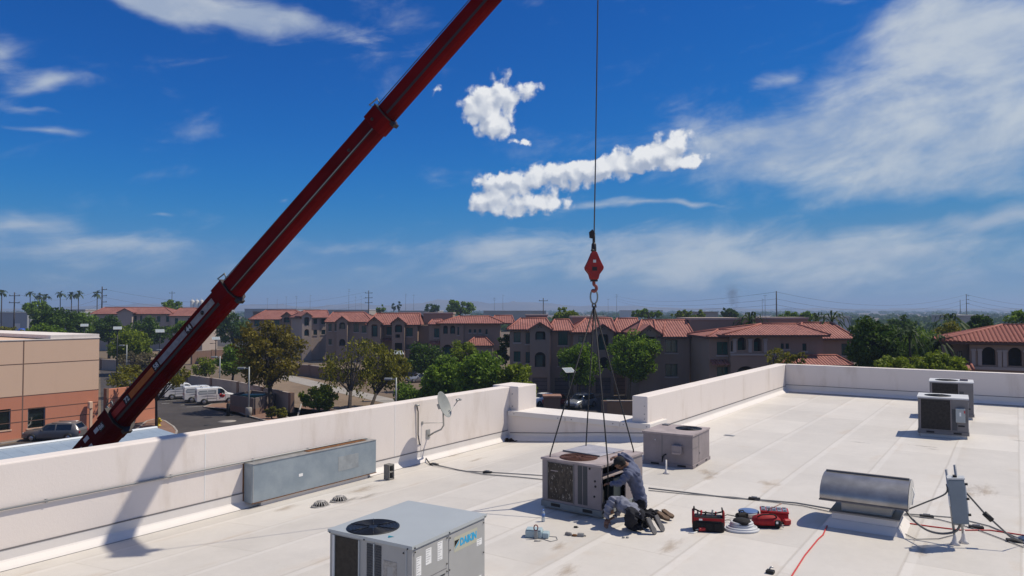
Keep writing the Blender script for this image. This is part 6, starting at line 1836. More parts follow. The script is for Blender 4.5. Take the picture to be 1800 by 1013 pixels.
# ---- shaded loggia block
e = Apt(1360, 82, 'shaded apartment block with a double-arched loggia and broad hipped roof')
e.front(1246, 1284, 592, [('w', 1260, 1281, 601, 624), ('w', 1260, 1281, 645, 668)], .8, 9)
e.awning(1248, 1283, 632, 640, .8)
e.hip(1242, 1292, 592, 580, 1262, 1290, .8, 8)
e.front(1284, 1372, 589, [('a', 1296.5, 1312, 593, 619), ('a', 1325, 1339.5, 594, 621), ('a', 1294, 1329, 644, 676), ('w', 1284.6, 1288, 600, 618)], -.2, 10)
e.front(1372, 1446, 590, [('w', 1371.9, 1378, 604, 613.5), ('w', 1381, 1387, 604, 613.5), ('w', 1410.5, 1418, 604, 617)], .0, 10)
e.hip(1270, 1460, 589, 570, 1338, 1400, -.2, 10, .7)
for xx in (1291, 1318, 1345):
    a_, z_ = e.L(xx, 594, -.2); _, zb_ = e.L(xx, 620, -.2)
    MB().box(a_ - .18, a_ + .18, -.30, -.21, zb_, z_ - .3).build('pilaster', M_TRIM, e.o); MB().box(a_ - .26, a_ + .26, -.34, -.205, z_ - .3, z_ - .1).build('pilaster_cap', M_TRIM, e.o)
a_, z_ = e.L(1284, 622, -.2); b_, _ = e.L(1372, 622, -.2); MB().box(a_, b_, -.32, -.202, z_ - .2, z_).build('string_course', M_TRIM, e.o)
e.front(1446, 1500, 595, [('w', 1479, 1491, 604, 625)], 4.5, 9)
e.hip(1396, 1506, 595, 568, 1410, 1462, 4.5, 9, .6)
e.front(1376, 1492, 641, [], -2.6, 3.0)
e.hip(1370, 1500, 642, 625, 1392, 1470, -2.6, 4.5, .5)
e.tower(1323, 1420, 558, 14, 5)
# ---- hipped block left of the slings
b = Apt(820, 132, 'apartment block with small square windows and hipped roof behind the green clump')
b.front(754, 774, 570, [('w', 763, 772, 577.5, 593.5), ('w', 763, 772, 608, 622)], .8, 9)
b.awning(755, 772, 599, 604, .8)
b.front(774, 815, 569, [('a', 779, 787, 572.6, 589), ('a', 791.5, 800, 572.6, 589), ('a', 778, 795, 606, 628), ('w', 804, 807, 575, 589)], 0, 10)
b.front(815, 879, 569, [('w', 824, 828.5, 579, 585), ('w', 833, 837, 579, 585), ('w', 841.5, 846, 579, 585), ('w', 853.5, 857, 579, 588), ('w', 843, 852, 612, 622)], .3, 10)
b.hip(766, 887, 568.5, 556, 808, 860, 0, 10, .6)
b.front(820, 866, 608, [], -2.4, 2.7)
b.hip(815, 868, 607.5, 592, 836, 852, -2.4, 3.5, .4)
b.hip(752, 776, 570, 562, 760, 776, .8, 8)
b.tower(744, 796, 549.5, 9, 6)
b.hip(860, 905, 568, 555, 870, 900, 9, 9)
# ---- twin-gabled block
a = Apt(690, 136, 'apartment block with two small gables left of the hipped one')
a.front(646, 672, 570, [], 0, 10)
a.gable(658, 12, 567, 556.5, 0, 5, holes=[('a', 653, 663.5, 568.5, 594), ('a', 653, 663, 604, 618)])
a.front(672, 692, 571, [('w', 679.5, 688.5, 574.5, 588.5)], 1.2, 9)
a.awning(669, 690, 594, 599, 1.2)
a.front(692, 710, 571, [], -.2, 10)
a.gable(700, 12, 567, 557, -.2, 5, holes=[('a', 694, 707, 569.5, 586.5), ('d', 695, 703, 588, 594), ('d', 694, 707, 603, 616)])
a.front(710, 734, 572, [('w', 714, 725.5, 576.5, 591.5), ('w', 714, 725, 606, 614)], .2, 10)
a.front(734, 754, 572, [], 2.0, 8)
a.hip(642, 740, 571, 551, 662, 738, .2, 10, .5)
# ---- far lit block
f = Apt(560, 176, 'sunlit pale apartment front with a tall arch right of the brown-leaved tree', yaw=R(30))
f.front(530, 547, 558, [], 0, 10, M_STUC2)
f.gable(539.5, 9, 555, 548, 0, 5, m=M_STUC2, holes=[('a', 535, 543.5, 556.5, 574), ('a', 535, 543.5, 579, 592)])
f.front(547, 562, 559, [('w', 551, 557.5, 560.5, 569.5), ('w', 551, 557.5, 580, 589)], .3, 10, M_STUC2)
f.front(562, 575, 559, [('w', 565, 572, 560, 570), ('w', 565, 572, 580, 588)], .8, 9, M_STUC2)
f.hip(526, 580, 558.5, 546, 535, 575, .2, 10)
f2 = Apt(610, 168, 'apartment block with low gable between the sunlit front and the twin gables')
f2.front(573, 593, 566, [('w', 577.5, 583, 569, 582), ('w', 588.5, 592, 569, 582), ('w', 577.5, 583, 596, 606)], 0, 9)
f2.front(593, 611, 566, [], -.3, 9)
f2.gable(601, 10, 564, 555.5, -.3, 5, holes=[('a', 596, 607, 566.2, 580), ('a', 596, 607, 596, 608)])
f2.front(611, 650, 568, [('w', 621.5, 630.5, 568.7, 584), ('w', 636, 644, 573, 585), ('w', 636, 644, 596, 606)], .6, 9)
f2.hip(570, 655, 566, 549, 586, 640, .2, 10)
f2.tower(610, 652, 552, 14, 5)
f3 = Apt(480, 185, 'apartment block half hidden by the brown-leaved tree')
f3.front(440, 497, 562, [('w', 447, 456, 563, 574), ('w', 482, 491, 563, 574)], .5, 9)
f3.front(497, 512, 561, [], 0, 9)
f3.gable(504, 9, 555.5, 548, 0, 5, holes=[('a', 498.5, 509, 557, 568.5)])
f3.front(512, 530, 562, [('w', 515, 522, 562.5, 572)], .8, 9)
f3.hip(436, 535, 561.5, 545.5, 468, 520, .3, 11)
f3.tower(445, 470, 547, 12, 5)
# ---- far left block
g_ = Apt(250, 215, 'far apartment block with long red roof left of the boom')
g_.front(164, 232, 553, [('w', 212, 215, 556, 566), ('w', 236, 240, 556, 566), ('w', 190, 194, 556, 566), ('w', 222, 226, 556, 566)], .4, 11, M_STUC2)
g_.gable(219, 14, 549, 542, -.2, 6, m=M_STUC2)
g_.front(232, 300, 553.5, [('w', 235, 240, 555, 565), ('w', 246, 250, 555, 566), ('w', 276, 282, 556, 566), ('w', 292, 297, 556, 566)], .8, 11, M_STUC2)
g_.front(300, 356, 556, [('w', 307.5, 313, 559.5, 570), ('w', 330, 336, 559, 570)], -1.0, 11, M_STUC2)
g_.hip(157, 305, 552, 540.5, 185, 290, .4, 11)
g_.hip(296, 362, 555.5, 541.5, 318, 345, -1.0, 11)
# ---- nearest block at the right: roof of single tiles
n_ = Apt(1760, 62, 'nearest apartment block with big clay roof tiles at the right edge', yaw=R(-27))
n_.front(1664, 1704, 600, [('w', 1682.5, 1691.5, 617, 631)], 1.2, 9)
n_.front(1704, 1990, 606, [('a', 1726, 1750.5, 610, 642.5), ('a', 1772, 1797, 611, 644), ('a', 1820, 1846, 613, 646)], 0, 10)
for xx, yy in ((1711, 617), (1722, 617), (1757, 619), (1766, 619), (1803, 620)):
    a_, z_ = n_.L(xx, yy, 0); _, zb_ = n_.L(xx, yy + 26, 0)
    MB().box(a_ - .14, a_ + .14, -.10, -.01, zb_, z_).build('pilaster', M_TRIM, n_.o); MB().box(a_ - .2, a_ + .2, -.14, -.005, z_, z_ + .16).build('pilaster_cap', M_TRIM, n_.o)
a_, z_ = n_.L(1704, 644, 0); b_, _ = n_.L(1990, 648, 0); MB().box(a_, b_, -.16, -.002, z_ - .25, z_).build('string_course', M_TRIM, n_.o)
ro = n_.hip(1652, 2000, 600, 572, 1762, 1950, .2, 9.0, .7)
n_.front(1620, 1704, 650, [], -2.4, 3.4)
n_.hip(1612, 1712, 648, 636, 1640, 1705, -2.4, 3.6, .4)
# individual tiles over the slopes of that roof
tme = MB()
prof = [(.15 * math.cos(math.pi * k / 4), .085 * math.sin(math.pi * k / 4)) for k in range(5)]
tme.loft([[(x, 0, z) for x, z in prof], [(x * .86, .44, z * .8) for x, z in prof]], cap=False, closed=False)
tme.add([(x, 0, z) for x, z in prof], [(0, 1, 2, 3, 4)])
tile_mesh = tme.mesh('tile', M_TILE1)
vs = [Vector(q.co) for q in ro.data.vertices]
A_, B_, C_, D_, Ra, Rb = vs[:6]
count = 0
def lay(p0, p1, t0, t1, budget, extra):
    """tiles on the slope between eave p0-p1 and ridge t0-t1"""
    global count
    ex = (p1 - p0); W_ = ex.length; ex.normalize()
    nrm = ex.cross((t0 - p0)).normalized()
    if nrm.z < 0: nrm = -nrm
    up = nrm.cross(ex).normalized()
    if up.z < 0: up = -up
    Hs = (t0 - p0).dot(up)
    a0, a1 = (t0 - p0).dot(ex), (t1 - p0).dot(ex)
    rows = int(Hs / .38)
    for r_ in range(rows):
        f = r_ * .38 / Hs
        lo_, hi_ = a0 * f, W_ + (a1 - W_) * f
        x = math.ceil(lo_ / .33) * .33 + .16
        while x < hi_ - .1:
            pos = p0 + ex * x + up * (r_ * .38 - .05) + nrm * .015
            Mx = Matrix((( ex.x, up.x, nrm.x, pos.x), (ex.y, up.y, nrm.y, pos.y), (ex.z, up.z, nrm.z, pos.z), (0, 0, 0, 1)))
            Mw_ = n_.o.matrix_basis @ Mx
            s_px = 900 + FPX * Mw_.translation.x / Mw_.translation.y
            if s_px < 1815 and count < budget:
                t_ = bpy.data.objects.new('tile', tile_mesh); COL.objects.link(t_); t_.parent = ro; t_.matrix_local = Mx; count += 1
            elif s_px < 1900:
                extra.loft([[Mx @ Vector((x_, 0, z_)) for x_, z_ in prof], [Mx @ Vector((x_ * .86, .44, z_ * .8)) for x_, z_ in prof]], cap=False, closed=False)
            x += .33
ex_ = MB()
lay(A_, B_, Ra, Rb, 300, ex_)
lay(D_, A_, Ra, Ra, 0, ex_)
if ex_.v:
    k = ex_.build('tile_field', M_TILE1, ro); k['kind'] = 'stuff'
print('tiles', count)

# ================================================================== VEHICLES
M_TYRE = mat('tyre', (.014, .014, .014), .8); M_RIM = mat('rim', (.42, .42, .43), .35, .8); M_CGLASS = mat('car_glass', (.012, .016, .02), .05, 0, spec=.8)
M_TAIL = mat('tail_light', (.35, .01, .01), .3); M_HEADL = mat('head_light', (.6, .62, .63), .15); M_TRIMB = mat('black_trim', (.02, .02, .021), .55)
def car(p, rz, L, W_, H_, kind, paint, label, cat='car', group=None, name='parked_car'):
    """x forward, centred on the ground"""
    o = empty(name, p, rz, label, cat, group)
    hw = W_ / 2; zb, zbelt = .22 * H_ / 1.6, H_ * .60
    if kind == 'van':
        st = [(-.5, .95, .985, .9), (-.485, .985, 1.0, .92), (-.1, 1.0, 1.0, .92), (.08, .99, 1.0, .92), (.14, .96, 1.0, .90), (.30, .63, .99, .93), (.455, .54, .95, .9), (.5, .42, .86, .85)]
        glass0, glass1, zbelt = .02, .25, H_ * .60
    elif kind == 'suv':
        st = [(-.5, .56, .88, .8), (-.48, .64, .97, .8), (-.40, .95, .98, .80), (-.34, .99, .99, .80), (.02, .985, 1.0, .80), (.09, .95, 1.0, .80), (.22, .635, 1.0, .94), (.44, .58, .96, .9), (.5, .42, .82, .78)]
        glass0, glass1 = -.38, .20
    else:
        st = [(-.5, .50, .86, .8), (-.47, .62, .96, .9), (-.36, .66, .98, .92), (-.22, .96, .99, .76), (-.05, 1.0, 1.0, .76), (.06, .97, 1.0, .78), (.23, .64, 1.0, .94), (.44, .56, .96, .9), (.5, .40, .82, .78)]
        glass0, glass1 = -.34, .20
    rings = []
    for fx, ft, fw, fr in st:
        x = fx * L; w = hw * fw; zt = ft * H_; wt = w * fr
        zm = min(zbelt, zt - .02 * H_)
        end = abs(fx) > .49
        b0 = zb + (.10 if end else 0)
        rings.append([(x, -w * .93, b0), (x, -w, b0 + .18), (x, -w * .995, zm), (x, -wt * .97, zt - .05), (x, -wt * .86, zt), (x, wt * .86, zt), (x, wt * .97, zt - .05), (x, w * .995, zm), (x, w, b0 + .18), (x, w * .93, b0)])
    MB().loft(rings, smooth=(kind != 'van')).build('body', paint, o, .04 if kind == 'van' else 0, 2)
    def topw(fx):
        for i in range(len(st) - 1):
            if st[i][0] <= fx <= st[i + 1][0]:
                t = (fx - st[i][0]) / (st[i + 1][0] - st[i][0]); return [st[i][k] + (st[i + 1][k] - st[i][k]) * t for k in range(4)]
        return st[-1]
    # side glass
    panes = [(glass0 + .02, (glass0 + glass1) / 2 - .012), ((glass0 + glass1) / 2 + .012, glass1 - .03)] if kind != 'van' else [(.03, .20)]
    for s_ in (-1, 1):
        for a, b in panes:
            pts = []
            for fx in (a, a + (b - a) * .33, a + (b - a) * .67, b):
                _, ft, fw, fr = topw(fx); zt = ft * H_ - .09; w = hw * fw
                lo_ = zbelt + .03; hi_ = max(lo_ + .02, zt)
                f = lambda z: s_ * (w * .995 + (w * fr * .97 - w * .995) * max(0, min(1, (z - zbelt) / max(.01, ft * H_ - .05 - zbelt))) + .012)
                pts.append(((fx * L, f(lo_), lo_), (fx * L, f(hi_), hi_)))
            mb = MB()
            for i in range(len(pts) - 1):
                q = [pts[i][0], pts[i + 1][0], pts[i + 1][1], pts[i][1]]; mb.add(q if s_ < 0 else q[::-1], [(0, 1, 2, 3)])
            mb.build('side_window', M_CGLASS, o)
    # windscreen and rear glass
    def slope_glass(f0, f1, nm, k0=.12, k1=.9):
        a, b = topw(f0), topw(f1)
        pts = []
        for k in (k0, k1):
            fx = f0 + (f1 - f0) * k; _, ft, fw, fr = topw(fx); pts.append((fx * L, hw * fw * fr * .80, ft * H_ + .012))
        (xa, wa, za), (xb, wb, zb_) = pts
        MB().add([(xa, -wa, za), (xb, -wb, zb_), (xb, wb, zb_), (xa, wa, za)], [(0, 1, 2, 3), (3, 2, 1, 0)]).build(nm, M_CGLASS, o)
    if kind == 'van':
        slope_glass(.14, .30, 'windscreen', .1, .92)
        for s_ in (-1, 1):
            for a_, b_ in ((-.44, -.24), (-.22, -.01)): MB().box(a_ * L, b_ * L, s_ * (hw * .985) - .012, s_ * (hw * .985) + .012, H_ * .63, H_ * .86).build('cargo_panel', mat('van_panel', (.30, .33, .35), .3), o)
            for a_ in (-.225, .0, .215): MB().box(a_ * L - .012, a_ * L + .012, s_ * hw - .004, s_ * hw + .004, H_ * .2, H_ * .6).build('door_seam', M_TRIMB, o)
            MB().box(-.49 * L, .46 * L, s_ * hw * .98 - .03, s_ * hw * .98 + .03, zb, zb + .14).build('sill_trim', M_TRIMB, o)
        for s_ in (-1, 1): MB().box(-.5 * L - .012, -.5 * L + .06, min(s_ * .06, s_ * hw * .72), max(s_ * .06, s_ * hw * .72), H_ * .56, H_ * .84).build('rear_window', M_CGLASS, o)
        for fx in (-.36, -.12, .08): MB().tube([(fx * L, -hw * .78, H_ * .96), (fx * L, -hw * .72, H_ + .14), (fx * L, hw * .72, H_ + .14), (fx * L, hw * .78, H_ * .96)], .025, 5).build('roof_rack', M_TRIMB, o)
        for s_ in (-1, 1): MB().box(-.30 * L, -.01 * L, s_ * (hw + .004) - .004, s_ * (hw + .004) + .004, H_ * .36, H_ * .38).build('side_rail', M_TRIMB, o)
    elif kind == 'suv':
        slope_glass(.09, .22, 'windscreen'); slope_glass(-.48, -.40, 'rear_window')
        for s_ in (-1, 1): MB().tube([(-.34 * L, s_ * hw * .70, H_ * .99), (.0, s_ * hw * .70, H_ * 1.0)], .03, 5).build('roof_rail', M_RIM, o)
    else:
        slope_glass(.06, .23, 'windscreen'); slope_glass(-.36, -.22, 'rear_window')
    rw = H_ * (.20 if kind != 'van' else .175)
    for fx in (-.31, .32):
        for s_ in (-1, 1):
            Mx = Matrix.Translation((fx * L, s_ * (hw - .09), rw)) @ Matrix.Rotation(R(90), 4, 'X')
            MB().lathe([(.001, -.115), (rw * 1.22, -.115), (rw * 1.22, .10), (.001, .10)], 18, Mx).build('wheel_arch', M_TRIMB, o)
            wh = MB().lathe([(rw * .6, -.13), (rw * .96, -.13), (rw, -.08), (rw, .08), (rw * .96, .13), (rw * .6, .13)], 20, Mx).build('wheel', M_TYRE, o)
            MB().lathe([(.001, -.135), (rw * .58, -.132), (rw * .62, -.12), (rw * .62, .12), (rw * .58, .132), (.001, .135)], 12, Mx).build('rim', M_RIM, wh)
    for s_ in (-1, 1):
        MB().box(.44 * L, .485 * L, min(s_ * hw * .55, s_ * hw * .90), max(s_ * hw * .55, s_ * hw * .90), H_ * .42, H_ * .5).build('headlight', M_HEADL, o, .02)
        MB().box(-.5 * L - .01, -.46 * L, min(s_ * hw * .72, s_ * hw * .93), max(s_ * hw * .72, s_ * hw * .93), H_ * .42, H_ * (.56 if kind != 'van' else .62)).build('tail_light', M_TAIL, o, .02)
        MB().box(.13 * L, .16 * L, s_ * (hw + .02) - .1, s_ * (hw + .02) + .1, zbelt - .02, zbelt + .12).build('mirror', paint, o, .02)
    MB().box(-.505 * L, -.47 * L, -hw * .8, hw * .8, zb + .05, zb + .22).build('rear_bumper', M_TRIMB, o, .03)
    MB().box(.47 * L, .505 * L, -hw * .72, hw * .72, zb + .08, zb + .26).build('front_bumper', M_TRIMB, o, .03)
    return o
M_PW = mat('paint_white', (.72, .72, .71), .25, spec=.5); M_PS = mat('paint_silver', (.36, .37, .39), .25, .5); M_PG = mat('paint_grey', (.17, .16, .16), .3, .3)
M_PDG = mat('paint_dark_green', (.012, .03, .03), .2, .2); M_PR = mat('paint_red', (.30, .015, .015), .25)
car(gnd(97, 773), R(180 + 6), 5.0, 1.9, 1.62, 'suv', M_PG, 'dark grey sport utility car parked before the terracotta wall')
M_RD = mat('logo_red', (.45, .03, .03), .5); M_BL = mat('logo_grey', (.30, .31, .34), .5)
def van(px, py, label):
    v_ = car(gnd(px, py), R(30), 4.75, 1.9, 2.12, 'van', M_PW, label, 'van', 'white service vans', 'service_van')
    for s_ in (-1,):
        MB().box(-.44 * 4.75, -.06 * 4.75, s_ * .955 - .003, s_ * .955 + .003, 1.42, 1.66).build('faded_stripe', mat('pale_print', (.50, .53, .54), .5), v_)
        lt = link_mesh('lettering', text_mesh('SERVICE', .30, extrude=.001), M_BL, v_, Matrix.Translation((-1.15, s_ * .975, 1.12)) @ Matrix.Rotation(R(90), 4, 'X')) if False else None
        mb = MB()
        for k in range(9):                         # unreadable smudge of a red emblem
            a = k * .7; mb.lathe([(.001, -.004), (.10 + .04 * (k % 3), -.004), (.10 + .04 * (k % 3), .004), (.001, .004)], 7, Matrix.Translation((.55 + .11 * (k % 4) * 1.2 - .1, s_ * .958, 1.0 + .09 * (k // 4))) @ Matrix.Rotation(R(90), 4, 'X'))
        e_ = mb.build('emblem', M_RD, v_); e_['kind'] = 'stuff'
        MB().prism([(-1.9, 1.08), (-1.2, 1.2), (-.5, 1.16), (.0, 1.02), (-.6, 1.08), (-1.2, 1.10)], s_ * .958 - .003, s_ * .958 + .003, 'y').build('swoosh', M_BL, v_)
    MB().box(-2.40, -2.378, -.5, -.2, 1.05, 1.25).build('rear_emblem', M_RD, v_)
    MB().box(-2.40, -2.378, .1, .6, 1.02, 1.12).build('rear_lettering', M_BL, v_)
    return v_
van(379, 709.5, 'white service van nearest the trash enclosure')
van(357, 706, 'second white service van from the trash enclosure')
van(322, 701, 'third white service van, partly behind the boom tree')
van(299, 698, 'white service van farthest left, behind the boom')
car(gnd(1021, 717), R(-128), 4.8, 1.9, 1.72, 'suv', M_PS, 'silver sport utility car in the gap between the parapets', group='cars in the apartment lot')
car(gnd(955, 711), R(-140), 4.5, 1.8, 1.45, 'sedan', M_PW, 'white car with glinting pillar left in the gap', group='cars in the apartment lot')
car(gnd(981, 713), R(50), 4.4, 1.8, 1.45, 'sedan', M_PR, 'dark red car half hidden by the brown pier', group='cars in the apartment lot')
car(gnd(1072, 723), R(-100), 4.5, 1.8, 1.45, 'sedan', M_PDG, 'dark green car with a bright glint right of the silver one', group='cars in the apartment lot')
car(gnd(738, 672), R(-150), 4.6, 1.8, 1.55, 'suv', M_PS, 'silver car seen between the olive tree and the green clump')

# ================================================================== PEOPLE
M_SHIRT = mat('shirt_blue_grey', (.115, .13, .205), .9, var=.25, vscale=9, bump=.6, bscale=13)
M_PANTS = mat('trousers_navy', (.010, .011, .018), .9, var=.3, vscale=9, bump=.5, bscale=16)
M_SKIN = mat('skin', (.20, .105, .07), .6, var=.15, vscale=20)
M_HAIR = mat('hair_dark', (.010, .008, .008), .8)
M_SHOE = mat('shoe_brown', (.085, .055, .035), .8, var=.3); M_SOLE = mat('sole_grey', (.15, .145, .145), .85, var=.2, vscale=20)
M_SOLEB = mat('sole_tan', (.16, .105, .07), .85, var=.3, vscale=20); M_CAP = mat('cap_black', (.010, .010, .012), .85)

def person(label, J, bones, shirt, name='person'):
    """J: name -> (world point, radius); bones: (a, b, material index) grown into one skin"""
    root = J['pelvis'][0]; o = empty(name, (root.x, root.y, roof_z(*uv_of(root))), 0, label, 'person')
    org = Vector(o.location)
    names = list(J); idx = {n: i for i, n in enumerate(names)}
    me = bpy.data.meshes.new('body'); me.from_pydata([J[n][0] - org for n in names], [(idx[a], idx[b]) for a, b, _ in bones], []); me.update()
    ob = bpy.data.objects.new('body', me); COL.objects.link(ob)
    sk = ob.modifiers.new('skin', 'SKIN'); sk.use_smooth_shade = True; sk.branch_smoothing = .6
    for n in names:
        v = me.skin_vertices[0].data[idx[n]]; r = J[n][1]; v.radius = (r, r) if not isinstance(r, tuple) else r
        v.use_root = (n == 'pelvis')
    sb = ob.modifiers.new('sub', 'SUBSURF'); sb.levels = 3; sb.render_levels = 3
    dg = bpy.context.evaluated_depsgraph_get(); dg.update()
    m2 = bpy.data.meshes.new_from_object(ob.evaluated_get(dg)); bpy.data.objects.remove(ob)
    m2.materials.clear()
    for q in (shirt, M_PANTS, M_SKIN): m2.materials.append(q)
    seg = [(J[a][0] - org, J[b][0] - org, k, (rr(J[a][1]) + rr(J[b][1])) / 2) for a, b, k in bones]
    # small cloth folds along the limbs and a crisp choice of cloth for every face
    nf = len(m2.polygons); cen = np.empty(nf * 3); m2.polygons.foreach_get('center', cen); cen = cen.reshape(-1, 3)
    best = np.full(nf, 1e9); ki = np.zeros(nf, dtype=np.int32)
    for a, b, k, r in seg:
        a_ = np.array(a); ab = np.array(b) - a_; t_ = np.clip(((cen - a_) @ ab) / max(ab @ ab, 1e-9), 0, 1)
        d = np.linalg.norm(a_ + t_[:, None] * ab - cen, axis=1) - r
        sel = d < best; best[sel] = d[sel]; ki[sel] = k
    m2.polygons.foreach_set('material_index', ki); m2.polygons.foreach_set('use_smooth', np.ones(nf, dtype=bool))
    nv = len(m2.vertices); co = np.empty(nv * 3); m2.vertices.foreach_get('co', co); co = co.reshape(-1, 3)
    no = np.empty(nv * 3); m2.vertices.foreach_get('normal', no); no = no.reshape(-1, 3)
    amp = .012 * np.sin(co[:, 0] * 41 + co[:, 2] * 57 + 3 * np.sin(co[:, 1] * 23)) + .006 * np.sin(co[:, 2] * 103 + co[:, 0] * 61)
    co = co + no * amp[:, None]; m2.vertices.foreach_set('co', co.reshape(-1)); m2.update()
    b = bpy.data.objects.new('body', m2); COL.objects.link(b); b.parent = o
    return o, org, b
def rr(r): return r if not isinstance(r, tuple) else (r[0] + r[1]) / 2
def hand(o, org, wrist, direc, up, curl=.5):
    """palm with four fingers and a thumb, grown as tapering chains"""
    d = direc.normalized(); s_ = d.cross(up).normalized(); n = s_.cross(d).normalized()
    w = wrist - org; mb = MB()
    mb.loft([[w + s_ * a * k + n * b_ * k2 for a, b_ in ((-.04, -.013), (.04, -.013), (.045, .0), (.04, .014), (-.04, .014), (-.045, 0))] for k, k2, w in ((.62, 1.1, w - d * .02), (1.0, 1.15, w + d * .045), (.98, .9, w + d * .088))])
    for i, (off, L_) in enumerate(((-.031, .070), (-.010, .080), (.011, .075), (.031, .058))):
        p0 = w + d * .083 + s_ * off; p1 = p0 + (d - n * curl * .5).normalized() * L_ * .5; p2 = p1 + (d * .7 - n * curl * 1.4).normalized() * L_ * .32; p3 = p2 + (d * .3 - n * curl * 1.6).normalized() * L_ * .25
        mb.tube([p0, p1, p2, p3], [.0105, .0098, .009, .006], 7)
    t0 = w + d * .02 - s_ * .038; mb.tube([t0, t0 + d * .03 - s_ * .03, t0 + d * .058 - s_ * .036 - n * .012], [.013, .011, .007], 7)
    return mb.build('hand', M_SKIN, o)
def shoe(o, org, heel, toe, up, m_sole, m_up=None):
    d = (toe - heel).normalized(); n = (up - d * up.dot(d)).normalized(); s_ = d.cross(n); L_ = .295; K = 1.05
    h = heel - org
    sole = [(0, .032), (.06, .038), (.15, .034), (.22, .046), (.27, .038), (.295, .018)]
    rings = [[h + d * x * K + s_ * a * w * 1.35 + n * z for a, z in ((-1, -.028), (1, -.028), (1, .0), (-1, .0))] for x, w in sole]
    mb = MB().loft(rings, smooth=False).build('sole', m_sole, o, .006)
    up_ = [(0.0, .030, .075), (.06, .036, .085), (.13, .034, .075), (.20, .042, .055), (.26, .036, .038), (.29, .018, .02)]
    rings = [[h + d * x * K + s_ * w * K * math.cos(t) + n * (.001 + z * max(0, math.sin(t))) for t in [math.pi * k / 6 for k in range(7)]] for x, w, z in up_]
    return MB().loft(rings).build('shoe', m_up or M_SHOE, o)

def head_bits(o, org, c, look, up, cap=True):
    look = look.normalized(); n = (up - look * up.dot(look)).normalized(); s_ = look.cross(n)
    M_ = Matrix(((s_.x, look.x, n.x, c.x - org.x), (s_.y, look.y, n.y, c.y - org.y), (s_.z, look.z, n.z, c.z - org.z), (0, 0, 0, 1)))
    # skull and jaw
    prof = []
    rings = []
    for k in range(9):
        t = k / 8; z = -.125 + .25 * t
        w = .076 * math.sqrt(max(.02, 1 - ((z - .02) / .125) ** 2)) * (0.86 if z < -.05 else 1); f = .098 * math.sqrt(max(.02, 1 - ((z - .015) / .13) ** 2))
        rings.append([M_ @ Vector((w * math.cos(a), f * math.sin(a) + (.012 if z < -.02 else 0), z)) for a in [2 * math.pi * i / 14 for i in range(14)]])
    hd = MB().loft(rings).build('head', M_SKIN, o)
    MB().loft([[M_ @ Vector(q) for q in ((-.012, .09, .03), (.012, .09, .03), (0, .098, .035))], [M_ @ Vector(q) for q in ((-.017, .098, -.025), (.017, .098, -.025), (0, .128, -.018))]]).build('nose', M_SKIN, hd)
    for q in (-1, 1):
        MB().lathe([(.001, 0), (.011, .002), (.001, .006)], 8, M_ @ Matrix.Translation((q * .032, .094, .022)) @ Matrix.Rotation(R(-90), 4, 'X')).build('eye', M_HAIR, hd)
        MB().lathe([(.001, -.008), (.026, -.006), (.03, .006), (.001, .01)], 10, M_ @ Matrix.Translation((q * .078, .0, 0)) @ Matrix.Rotation(R(90), 4, 'Y') @ Matrix.Diagonal((1.2, .8, 1, 1))).build('ear', M_SKIN, hd)
    MB().box(-.022, .022, .098, .106, -.062, -.054, M_).build('mouth', mat('lips', (.14, .06, .05), .6), hd)
    rings = []
    for k in range(7):
        z = -.045 + .185 * k / 6; q = math.sqrt(max(.03, 1 - ((z - .02) / .13) ** 2))
        rings.append([M_ @ Vector((.090 * q * math.cos(a), (.104 * q * math.sin(a) - .014) if (math.sin(a) < .35 or z > .05) else .05 * math.sin(a), z)) for a in [2 * math.pi * i / 16 for i in range(16)]])
    MB().loft(rings).build('hair', M_HAIR, o)
    if cap:
        rings = [[M_ @ Vector((.098 * q * math.cos(a), .114 * q * math.sin(a) - .004, z)) for a in [2 * math.pi * i / 18 for i in range(18)]] for z, q in ((.035, 1.0), (.07, .98), (.105, .82), (.13, .5), (.14, .08))]
        cp_ = MB().loft(rings).build('cap', M_CAP, o)
        MB().loft([[M_ @ Vector((.075 * math.cos(a), .09 + .0 * math.sin(a), .045 + .0)) for a in (math.pi, math.pi * .66, math.pi * .33, 0)], [M_ @ Vector((.068 * math.cos(a), .13 + .055 * math.sin(a), .036)) for a in (math.pi, math.pi * .66, math.pi * .33, 0)], [M_ @ Vector((.068 * math.cos(a), .13 + .055 * math.sin(a), .028)) for a in (math.pi, math.pi * .66, math.pi * .33, 0)]], closed=False, cap=False).build('brim', M_CAP, cp_)

zr = lambda px, py: roofpt(px, py)
UPZ = Vector((0, 0, 1))
# --- kneeling worker leaning into the unit with one arm on its lid
zg = 7.94
A = {}
def jp(px, py, D, r): return (at(px, py, D), r)
kA1 = roofpt(1113, 909); kA2 = roofpt(1126, 905)
aA1, aA2 = roofpt(1152, 913), roofpt(1160, 909)
A['pelvis'] = jp(1127, 884, 14.32, (.19, .17)); A['spine'] = jp(1123, 864, 14.30, (.185, .165)); A['chest'] = jp(1114, 840, 14.24, (.195, .18)); A['upper'] = jp(1107, 825, 14.2, (.155, .145)); A['neck'] = jp(1099, 817, 14.17, .062); A['skull'] = jp(1092, 814, 14.15, .07)
A['shl'] = jp(1111, 816, 14.32, .095); A['ell'] = jp(1098, 799.5, 14.34, .066); A['wrl'] = jp(1084, 803, 14.26, .040)
A['shr'] = jp(1104, 832, 14.02, .098); A['elr'] = jp(1091, 850, 14.05, .068); A['wrr'] = jp(1073, 850, 14.22, .040)
A['hipl'] = jp(1130, 888, 14.42, .125); A['knl'] = (kA2 + Vector((0, 0, .075)), .076); A['anl'] = (aA2 + Vector((0, 0, .07)), .05)
